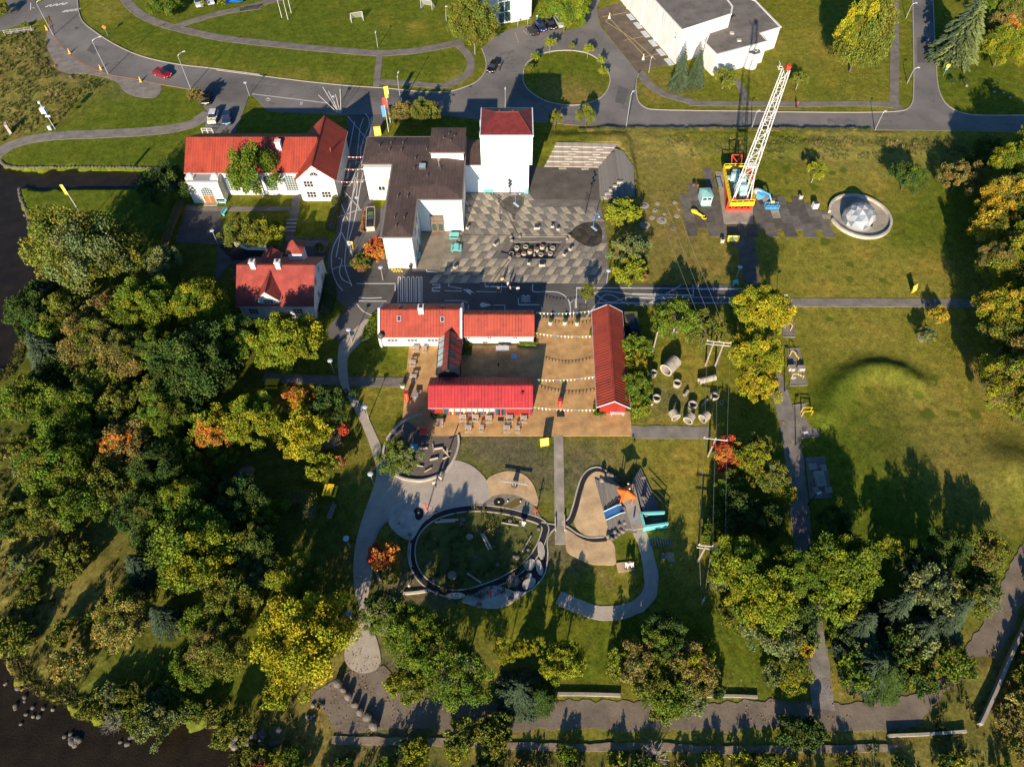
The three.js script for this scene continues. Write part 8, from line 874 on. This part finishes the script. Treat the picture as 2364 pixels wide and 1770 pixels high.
// ---------- concrete pipes ----------
{
  const tube = (R, L, k = .8) => { const s = new THREE.Shape(); s.absarc(0, 0, R, 0, Math.PI * 2); const h = new THREE.Path(); h.absarc(0, 0, R * k, 0, Math.PI * 2, true); s.holes.push(h); const g = new THREE.ExtrudeGeometry(s, { depth: L, bevelEnabled: false, curveSegments: 18 }); g.translate(0, 0, -L / 2); return ni(g); };
  const pm = mat([.58, .51, .40], .92, { map: tile(blotch, 2) }), P = (label, [x, z], R, L, o = {}) => { const t = thing('concrete_pipe', label, 'concrete pipe', [x, z], { group: 'concrete pipes' }); const m = mesh('shell', tube(R, L), o.m || pm, t); if (o.up) { m.rotation.x = Math.PI / 2; m.position.y = L / 2; mesh('collar', (() => { const g = tube(R * 1.06, .12, .78); g.rotateX(Math.PI / 2); g.translate(0, L - .05, 0); return g; })(), M_.concretePale, t); } else { m.rotation.y = o.rot || 0; m.position.y = R; mesh('collar', (() => { const g = tube(R * 1.05, .1, .8); g.translate(0, R, L / 2); g.rotateY(o.rot || 0); return g; })(), M_.concretePale, t); } };
  P('largest concrete pipe, lying with its mouth to the courtyard', [25.14,-68.41], 1.05, 2.6, { rot: -.75 }); P('long concrete pipe lying sideways by the wires', [30.58,-66.1], .5, 2.7, { rot: 1.85 }); P('short lying pipe, left of the lower three', [24.51,-59.29], .72, 1.1, { rot: .35 }); P('short lying pipe, middle of the lower three', [26.73,-58.65], .72, 1.1, { rot: -.6 }); P('short lying pipe, right of the lower three', [29.12,-58.92], .72, 1.2, { rot: -.9 });
  P('upright pipe ring nearest the leaning pole', [22.36,-67.3], .52, .8, { up: 1 }); P('upright pipe ring below the largest pipe', [25.83,-65.34], .62, .7, { up: 1 }); P('upright pipe ring beside the barn bushes', [22.28,-62.55], .62, .6, { up: 1 }); P('upright pipe ring above the lower three', [27.63,-61.22], .65, .75, { up: 1 }); P('upright pipe ring under the wires', [31.31,-62.97], .64, .6, { up: 1 }); P('small grey pipe in the shade of the wires', [32.21,-61.82], .3, .4, { up: 1, m: M_.concreteDark }); P('narrow slanting pipe standing in the grass', [27.04,-63.64], .26, 1.0, { rot: -.6 }); P('slim pale pipe lying near the lower three', [29.69,-61.92], .17, 1.5, { rot: -.75 }); P('pale pipe stub at the light green bush', [21.49,-61.63], .22, .6, { up: 1 });
}
// ---------- court things ----------
{
  for (const [l, p] of [['red slatted pavilion post by the grass edge', [-16.2,-62.74]], ['red slatted pavilion post in the open court', [7.29,-61.35]]]) { const t = thing('red_stand', l.replace('pavilion post', 'information stand'), 'stand', p, { y: .05, group: 'red stands' }); mesh('column', box(.62, 1.7, .62), M_.red, t); for (let i = 0; i < 4; i++) mesh('light_spot', box(.12, .1, .04, 0, .4 + i * .32, .32), M_.paint, t); mesh('top_plate', box(.66, .06, .66, 0, 1.7, 0), mat([.4, .03, .02], .6), t); }
  single('door_mat', 'dark square mat on the court below the red stand', 'mat', (() => { const [x, z] = [7.42,-59.98]; return box(1.15, .03, 1.2, x, .05, z); })(), M_.dark);
  for (const [l, p] of [['white flower barrel, left of three at the court gate', [6.41,-77.97]], ['white flower barrel, middle of three at the court gate', [8.8,-77.97]], ['white flower barrel, right of three at the court gate', [10.83,-77.86]], ['white barrel at the path end beside the court', [-17.08,-64.94]]]) { const t = thing('flower_barrel', l, 'planter', p, { y: .05, group: 'white flower barrels' }); mesh('barrel', cyl(.34, .4, .7, 0, 0, 0, 14), M_.paint, t); mesh('soil', cyl(.35, .35, .04, 0, .7, 0, 14), M_.mulch, t); const c = mesh('plant', CROWN.T[0][0], LEAF.green, t); c.scale.setScalar(.4); c.position.y = .85; }
  { const t = thing('table_tennis', 'white table in the shaded court', 'table', [-1.55,-72.06], { y: .05 }); mesh('top', box(2.1, .07, 1.1, 0, .74, 0), M_.paint, t); for (const s of [-.7, .7]) mesh('trestle', box(.1, .74, .9, s, 0, 0), M_.paint, t); for (const s of [-.45, .4]) mesh('seat', box(.5, .4, .3, s, 0, -.95), M_.paint, t); }
  { const t = thing('blue_table', 'small square blue-topped table in the shaded court', 'table', [.35,-70.42], { y: .05 }); mesh('top', box(.95, .06, 1.0, 0, .7, 0), mat([.3, .42, .62], .5), t); for (const [x, z] of [[-.4, -.4], [.4, -.4], [-.4, .4], [.4, .4]]) mesh('leg', box(.06, .7, .06, x, 0, z), M_.steel, t); }
  { const t = thing('steel_table', 'grey square table beside the red information stand', 'table', [-14.9,-62.91], { y: .05 }); mesh('top', box(.95, .07, .9, 0, .72, 0), M_.steel, t); mesh('pedestal', box(.3, .72, .3), M_.grey, t); }
  single('parasol_foot', 'small dark round stand in the shaded court', 'stand', (() => { const [x, z] = [-2.17,-69.24]; return cyl(.15, .1, .5, x, .05, z); })(), M_.dark); single('parasol_foot', 'blue-grey round stand near the barn shade edge', 'stand', (() => { const [x, z] = [3.41,-70.87]; return cyl(.3, .2, .5, x, .05, z); })(), M_.grey);
  { const r = rng(8), r2 = [-35.29,-96.73], t = thing('courtyard_bush_tub', 'round tub of brown-green leaves in the shaded yard', 'planter', [-34.86,-95.53]); mesh('tub', cyl(.9, 1, .4, 0, 0, 0, 16), M_.concreteDark, t); const c = mesh('plant', CROWN.S[0][0], LEAF.olive, t); c.scale.setScalar(.6); c.position.y = .8; }
  for (const [l, p, tall] of [['upper exercise frame with a yellow bar', [[45.28,-78.04],[46.24,-76.5]], 0], ['stepped yellow exercise bars', [[44.88,-71.18],[45.97,-70.22]], 1], ['angular yellow exercise bars below the concrete cubes', [[44,-66.49],[45.91,-66.61]], 1], ['upper yellow bar of the lower exercise pair', [[44.07,-60.21],[45.41,-60.21]], 0], ['lower yellow bar of the lower exercise pair', [[44,-59.49],[45.37,-59.55]], 0]]) { const t = thing('exercise_bars', l, 'exercise bars', [0, 0], { group: 'yellow exercise bars' }), [a, b] = p, h = 1.3, pt = (f, y) => [a[0] + (b[0] - a[0]) * f, y, a[1] + (b[1] - a[1]) * f]; mesh('upright', bar(pt(0, 0), pt(0, h), .055), M_.yellow, t); if (tall) { const s = [[0, h], [.45, h], [.45, h - .3], [.7, h - .3], [.7, h - .6], [1, h - .6], [1, 0]]; for (let i = 0; i < s.length - 1; i++) mesh('bar', bar(pt(...s[i]), pt(...s[i + 1]), .055), M_.yellow, t); } else { mesh('bar', bar(pt(0, h), pt(1, h), .055), M_.yellow, t); mesh('upright', bar(pt(1, h), pt(1, 0), .055), M_.yellow, t); } }
  for (const [n, p] of [['upper', [[45.57,-80.5],[47.62,-80.5],[46.7,-75.14],[44.76,-75.14]]], ['middle', [[44.92,-72.65],[46.77,-72.72],[46.29,-65.32],[43.63,-65.2]]], ['lower', [[43.18,-61.51],[46.95,-62.1],[45.74,-55.86],[42.71,-55.69]]], ['shaded', [[42.91,-52.23],[45.58,-52.36],[44.93,-45.76],[41.87,-45.71]]]]) { const t = thing('exercise_mat', `${n} gravel exercise bed beside the footpath`, 'gravel bed', [0, 0], { group: 'gravel exercise beds' }); mesh('gravel', slab(p, -.1, .03), M_.gravelDark, t); for (let i = 0; i < 4; i++) mesh('edge_board', ribbon([p[i], p[(i + 1) % 4]], .1, -.1, .1), M_.woodGrey, t); }
  for (const [l, p, w, h, d] of [['left pale cube on the middle exercise bed', [44.44,-68.41], .95, .7, .8], ['right pale cube on the middle exercise bed', [45.98,-68.35], .95, .7, .8], ['low pale table block on the shaded bed', [43.89,-48.62], 1.3, .6, 2.2], ['upper pale cube on the shaded bed', [43.37,-50.59], 1.0, .6, .8], ['right upper block on the shaded bed', [44.89,-50.4], .7, .45, .8], ['left lower block on the shaded bed', [42.89,-46.87], .7, .45, .7], ['right lower block on the shaded bed', [44.67,-46.87], .9, .45, .7]]) { const t = thing('concrete_cube', l, 'concrete block', p, { y: .03, group: 'concrete exercise blocks' }); mesh('block', box(w, h, d), M_.concretePale, t); mesh('top_plate', box(w * .9, .03, d * .9, 0, h, 0), M_.concrete, t); }
  // drums and planters of the sunken court
  [[678, 665, 0], [768, 655, 0], [622, 725, 2], [925, 735, 0], [1045, 668, 0], [1020, 725, 0], [692, 745, 1], [750, 725, 1], [812, 700, 1], [880, 685, 1], [937, 655, 1], [988, 680, 3], [858, 738, 3]].forEach(([x, y, k], i) => { const t = thing(k === 1 ? 'wooden_drum' : k === 3 ? 'stone_cone' : 'ring_planter', `${['white-rimmed ring planter', 'brown-topped drum', 'dark white-rimmed ring', 'pointed stone'][k]}, ${['first in the upper row', 'second in the upper row', 'at the lower left corner', 'in the lower row', 'green-filled at the upper right', 'at the lower right', 'lowest left', 'second of the slanting row', 'middle of the slanting row', 'fourth of the slanting row', 'last of the slanting row', 'beside the last drum', 'between the drums'][i]} of the sunken court`, k === 1 ? 'drum' : k === 3 ? 'stone' : 'planter', DRUM[i], { y: -.5, group: 'drums and planters of the sunken court' }); if (k === 1) { mesh('drum', cyl(.44, .44, .6, 0, 0, 0, 16), M_.concretePale, t); mesh('top', cyl(.42, .42, .04, 0, .6, 0, 16), mat([.18, .11, .06], .8), t); } else if (k === 3) mesh('cone', cyl(.3, .08, .8, 0, 0, 0, 8), M_.stonePale, t); else { const g = new THREE.TorusGeometry(.4, .07, 6, 18); g.rotateX(Math.PI / 2); g.translate(0, .42, 0); mesh('rim', g, M_.concretePale, t); mesh('wall', cyl(.4, .42, .42, 0, 0, 0, 16), M_.concrete, t); mesh('soil', cyl(.34, .34, .02, 0, .43, 0, 16), k === 2 ? M_.black : M_.mulch, t); } });
  // tree grate
  { const t = thing('tree_grate', 'dark square grate around the small street tree', 'grate', [12.07,-81.66]); for (const s of [-1, 1]) { mesh('bar', box(1.3, .04, .1, 0, .04, s * .6), M_.iron, t); mesh('bar', box(.1, .045, 1.3, s * .6, .04, 0), M_.iron, t); } }
  // retaining walls
  for (const [l, p, h, w] of [['low concrete wall closing the corner of the dirt track', [[43.29,-15.33],[48.24,-15.53],[52.32,-15.79]], .6, .3], ['sloping concrete retaining wall along the dirt track bend', [[54.13,-16.49],[57.32,-20.12],[60.9,-24.28],[64.48,-28.26],[70.42,-34.85]], 1.0, .35], ['low pale wall edging the lower grass', [[5.14,-19.88],[8.94,-19.85],[12.88,-19.74]], .35, .35], ['low wall edging the lower grass at the right clump', [[22.95,-19.66],[26.66,-19.66],[29.14,-19.56]], .3, .3]]) { const t = thing('retaining_wall', l, 'wall', [0, 0], { group: 'retaining walls' }), q = smooth(p, 4), k = 3; for (let i = 0; i < q.length - 1; i += k) { const seg = q.slice(i, i + k + 1); if (seg.length > 1) mesh('wall_block', ribbon(seg, w, -.3, h), M_.concrete, t); } }
}
// ---------- bunting and wires ----------
{
  const cols = [[.05, .45, .25], [.80, .66, .05], [.8, .8, .78], [.8, .8, .78], [.78, .62, .05], [.08, .10, .5]].map(c => mat(c, .85)), rw = [mat([.65, .04, .05], .85), mat([.8, .78, .75], .85)];
  const tri = tris([-.13, 0, 0, .13, 0, 0, 0, -.34, 0]), triS = tris([-.12, 0, 0, .12, 0, 0, 0, -.26, 0]);
  const string = (label, a, b, h, n, cs, g, sag = .45) => { const t = thing('bunting', label, 'bunting', [0, 0], { group: 'strings of bunting' }), at = f => [a[0] + (b[0] - a[0]) * f, h - sag * 4 * f * (1 - f), a[1] + (b[1] - a[1]) * f]; for (let i = 0; i < 8; i++) mesh('cord', bar(at(i / 8), at((i + 1) / 8), .02, 3), M_.paint, t); for (let i = 0; i < n; i++) { const f = (i + .7) / (n + .4), p = at(f), m = mesh('pennant', g, cs[i % cs.length], t); m.position.set(...p); m.rotation.x = -.75; m.rotation.y = (hash(i, 3, n) - .5) * .5; } };
  string('bunting string across the lane end of the court', [3.63,-78.28], [13.06,-78.6], 2.6, 15, cols, tri); string('bunting string between the white wing and the long barn', [3.64,-74.16], [12.92,-73.45], 2.3, 16, cols, tri); string('bunting string between the red barn ridge and the long barn', [3.77,-64.54], [12.77,-65.1], 2.6, 16, cols, tri); string('bunting string between the barn front and the long barn gable', [3.07,-59.65], [12.57,-59.17], 2.3, 17, cols, tri, .35);
  string('upper red and white bunting over the painted lane', [-33.39,-118], [-29.06,-117.71], 4, 11, rw, triS, .2); string('middle red and white bunting over the painted lane', [-33.22,-114.04], [-28.6,-113.97], 4, 10, rw, triS, .2); string('lower red and white bunting over the painted lane', [-33.18,-110.18], [-28.03,-110.25], 4, 10, rw, triS, .2);
  // power line
  const wood = mat([.42, .37, .31], .9, { map: tile(boards, 1) }), tops = [];
  const frame = (label, feet, h, arm0, arm1, arms) => { const t = thing('power_pole', label, 'power pole', [0, 0], { group: 'power poles' }); for (const [x, z] of feet) mesh('post', bar([x, 0, z], [x, h, z], .16, 8, .12), wood, t); for (const y of arms) mesh('cross_arm', bar([arm0[0], y, arm0[1]], [arm1[0], y, arm1[1]], .1, 4), M_.concretePale, t); const ins = [0.04, .5, .96].map(f => [arm0[0] + (arm1[0] - arm0[0]) * f, Math.max(...arms) + .35, arm0[1] + (arm1[1] - arm0[1]) * f]); for (const p of ins) mesh('insulator', cyl(.1, .07, .35, p[0], p[1] - .35, p[2], 7), M_.paint, t); tops.push(ins); };
  const f1 = [[30.97,-69.19],[32.5,-69.07]], h1 = 6, mid = (a, b) => [(a[0] + b[0]) / 2, (a[1] + b[1]) / 2];
  const arm = (c, d, L) => [[c[0] - d[0] * L, c[1] - d[1] * L], [c[0] + d[0] * L, c[1] + d[1] * L]], u = [.99, .13];
  let [a0, a1] = arm(mid(...f1), u, 1.9); frame('twin-legged wooden power pole at the golden trees', f1, h1, a0, a1, [h1, h1 - .7]);
  const p2 = [28.64,-52.45], h2 = 4.8; [a0, a1] = arm(p2, u, 1.7); frame('single wooden power pole at the red tree', [p2], h2, a0, a1, [h2]);
  const f3 = [[24.65,-36.39],[26.34,-36.47]], h3 = 4.9; [a0, a1] = arm(mid(...f3), u, 1.8); frame('twin-legged wooden power pole at the light green tree', f3, h3, a0, a1, [h3, h3 - .8]);
  const end = [[24.22,-30.77],[24.64,-31.36],[25.08,-31.96]]; tops.push(end.map(p => [p[0], .6, p[1]])); tops.unshift(tops[0].map(p => [p[0] - 4, 6, p[2] - 32]));
  for (let k = 0; k < 3; k++) for (let s = 0; s < tops.length - 1; s++) { const a = tops[s][k], b = tops[s + 1][k], c = new THREE.QuadraticBezierCurve3(V3(...a), V3((a[0] + b[0]) / 2, (a[1] + b[1]) / 2 - .9, (a[2] + b[2]) / 2), V3(...b)); single('power_wire', `thin ${['left', 'middle', 'right'][k]} wire ${['running from the twin pole over the painted lane', 'between the twin pole at the golden trees and the single pole', 'between the single pole and the lowest twin pole', 'falling from the lowest twin pole to its ground anchor'][s]}`, 'wire', ni(new THREE.TubeGeometry(c, 10, .022, 3)), M_.grey, { group: 'power wires' }); }
  { const t = thing('stay_anchor', 'white insulated stay anchor in the grass', 'anchor', [24.23,-30.62]); mesh('rod', bar([0, 0, 0], [.3, 1.2, -.6], .05), M_.paint, t); mesh('insulator', bar([.15, .6, -.3], [.2, .85, -.42], .12, 8), M_.paint, t); }
  { const b = [22.59,-71.2], h = 5.8; const t = thing('wooden_pole', 'tall bare wooden pole beside the barn bushes', 'pole', b); mesh('post', bar([0, 0, 0], [0, h, 0], .15, 8, .11), wood, t); mesh('cap', cyl(.14, .1, .1, 0, h, 0, 8), M_.steel, t); }
}
// ---------- people ----------
{
  const body = (joints, bones, seed) => { const N = 44, mc = new MarchingCubes(N, M_.skin, false, false, 60000), S = 1.05; mc.isolation = 0;
    const J = joints; for (let k = 0; k < N; k++) for (let j = 0; j < N; j++) for (let i = 0; i < N; i++) { const x = (i / N * 2 - 1) * S, y = (j / N * 2 - 1) * S + .95, z = (k / N * 2 - 1) * S; let d = 9; for (const [a, b] of bones) { const A = J[a], B = J[b], ex = B[0] - A[0], ey = B[1] - A[1], ez = B[2] - A[2], t = clamp(((x - A[0]) * ex + (y - A[1]) * ey + (z - A[2]) * ez) / (ex * ex + ey * ey + ez * ez + 1e-9)), q = Math.hypot(x - A[0] - ex * t, y - A[1] - ey * t, z - A[2] - ez * t) - (A[3] + (B[3] - A[3]) * t); const h = clamp(.5 + .5 * (d - q) / .06); d = d + (q - d) * h - .06 * h * (1 - h); } mc.field[k * N * N + j * N + i] = -d; }
    mc.update(); const n = mc.count, g = new THREE.BufferGeometry(); g.setAttribute('position', new THREE.BufferAttribute(mc.positionArray.slice(0, n * 3), 3)); g.setAttribute('normal', new THREE.BufferAttribute(mc.normalArray.slice(0, n * 3), 3)); g.scale(S, S, S); g.translate(0, .95, 0); g.computeVertexNormals(); return ni(g); };
  const stand = { hd: [0, 1.62, .02, .115], nk: [0, 1.46, 0, .06], ch: [0, 1.3, 0, .17], wa: [0, 1.05, 0, .14], pl: [-.09, .92, 0, .13], pr: [.09, .92, 0, .13], sl: [-.2, 1.4, 0, .07], sr: [.2, 1.4, 0, .07], el: [-.27, 1.12, -.03, .05], er: [.27, 1.12, -.03, .05], hl: [-.27, .88, .08, .045], hr: [.27, .88, .08, .045], kl: [-.1, .5, .08, .075], kr: [.1, .5, -.04, .075], al: [-.1, .09, .14, .05], ar: [.1, .09, -.18, .05], tl: [-.1, .05, .3, .045], tr2: [.1, .05, -.03, .045] };
  const bones = [['hd', 'nk'], ['nk', 'ch'], ['ch', 'wa'], ['wa', 'pl'], ['wa', 'pr'], ['ch', 'sl'], ['ch', 'sr'], ['sl', 'el'], ['sr', 'er'], ['el', 'hl'], ['er', 'hr'], ['pl', 'kl'], ['pr', 'kr'], ['kl', 'al'], ['kr', 'ar'], ['al', 'tl'], ['ar', 'tr2']];
  const sit = JSON.parse(JSON.stringify(stand)); for (const k of Object.keys(sit)) sit[k][1] -= .42; Object.assign(sit, { kl: [-.12, .52, .42, .075], kr: [.12, .52, .42, .075], al: [-.12, .1, .48, .05], ar: [.12, .1, .48, .05], tl: [-.12, .06, .62, .045], tr2: [.12, .06, .62, .045], hl: [-.16, .55, .3, .045], hr: [.16, .55, .3, .045] });
  const gs = body(stand, bones), gt = body(sit, bones);
  const paintG = (g, top, leg, skin, hair, dy) => { const c = g.clone(), p = c.attributes.position, C = new Float32Array(p.count * 3); for (let i = 0; i < p.count; i++) { const y = p.getY(i) + dy, z = p.getZ(i), x = Math.abs(p.getX(i)); const col = y > 1.6 || (y > 1.5 && z < -.02) ? hair : y > 1.45 ? skin : y > .98 || (x > .17 && y > .9) ? top : leg; C.set(col, i * 3); } c.setAttribute('color', new THREE.BufferAttribute(C, 3)); return c; };
  const pm = mat([1, 1, 1], .85, { vertexColors: true }), skin = [.5, .3, .2];
  const person = (label, [x, z], rot, top, leg, seated = false, y = .05, hair = [.06, .04, .02]) => { const g = paintG(seated ? gt : gs, top, leg, skin, hair, seated ? .42 : 0), m = mesh('person', g, pm); m.userData = { label, category: 'person', group: 'people' }; m.position.set(x, y, z); m.rotation.y = rot; };
  person('person in a yellow jacket walking at the plaza edge', [-1.68,-87.22], .4, [.75, .45, .05], [.08, .12, .3]); person('person in pale clothes on the painted lane', [-.69,-86.28], 1, [.6, .6, .62], [.1, .1, .12]); person('person in grey standing below the pale-clothed one', [-.31,-85.17], 2, [.3, .28, .26], [.05, .05, .06]); person('person in dark clothes in the barn shade', [-2.34,-85], -.5, [.06, .06, .08], [.03, .03, .04]); person('small figure in white at the wave marking', [1.01,-85], .2, [.6, .6, .6], [.1, .1, .1]);
  person('person in black at the power station end wall', [-17.93,-90.46], .3, [.03, .03, .03], [.03, .03, .04]); person('person standing beside the black car', [-2.96,-155.25], 1.2, [.05, .05, .06], [.03, .03, .04]);
  person('person in white seated left on the tan mat', [15.19,-35.76], -.4, [.75, .72, .72], [.05, .05, .06], true, .1); person('person in pale pink seated right on the tan mat', [15.73,-35.84], .3, [.75, .6, .58], [.04, .04, .05], true, .1); person('person in dark blue seated at the tan mat by the gravel curve', [20.11,-37.04], -.5, [.12, .14, .2], [.03, .03, .05], true, .12);
  person('left of two people sitting at the gravel plaza', [-10.97,-47.58], .8, [.62, .5, .4], [.3, .25, .2], false); person('right of two people at the gravel plaza', [-10.16,-48.35], -.8, [.55, .42, .34], [.08, .08, .1], false); person('person in black seated left in the pond garden', [1.2,-41.76], .5, [.04, .04, .04], [.03, .03, .04], true, .05); person('person in white shirt seated right in the pond garden', [1.61,-41.67], -.3, [.65, .63, .58], [.03, .03, .04], true, .05); person('person in red on the pavement below the museum', [62.27,-140.3], 1.2, [.6, .05, .08], [.03, .03, .04]); 
}

renderer.render(scene, camera);
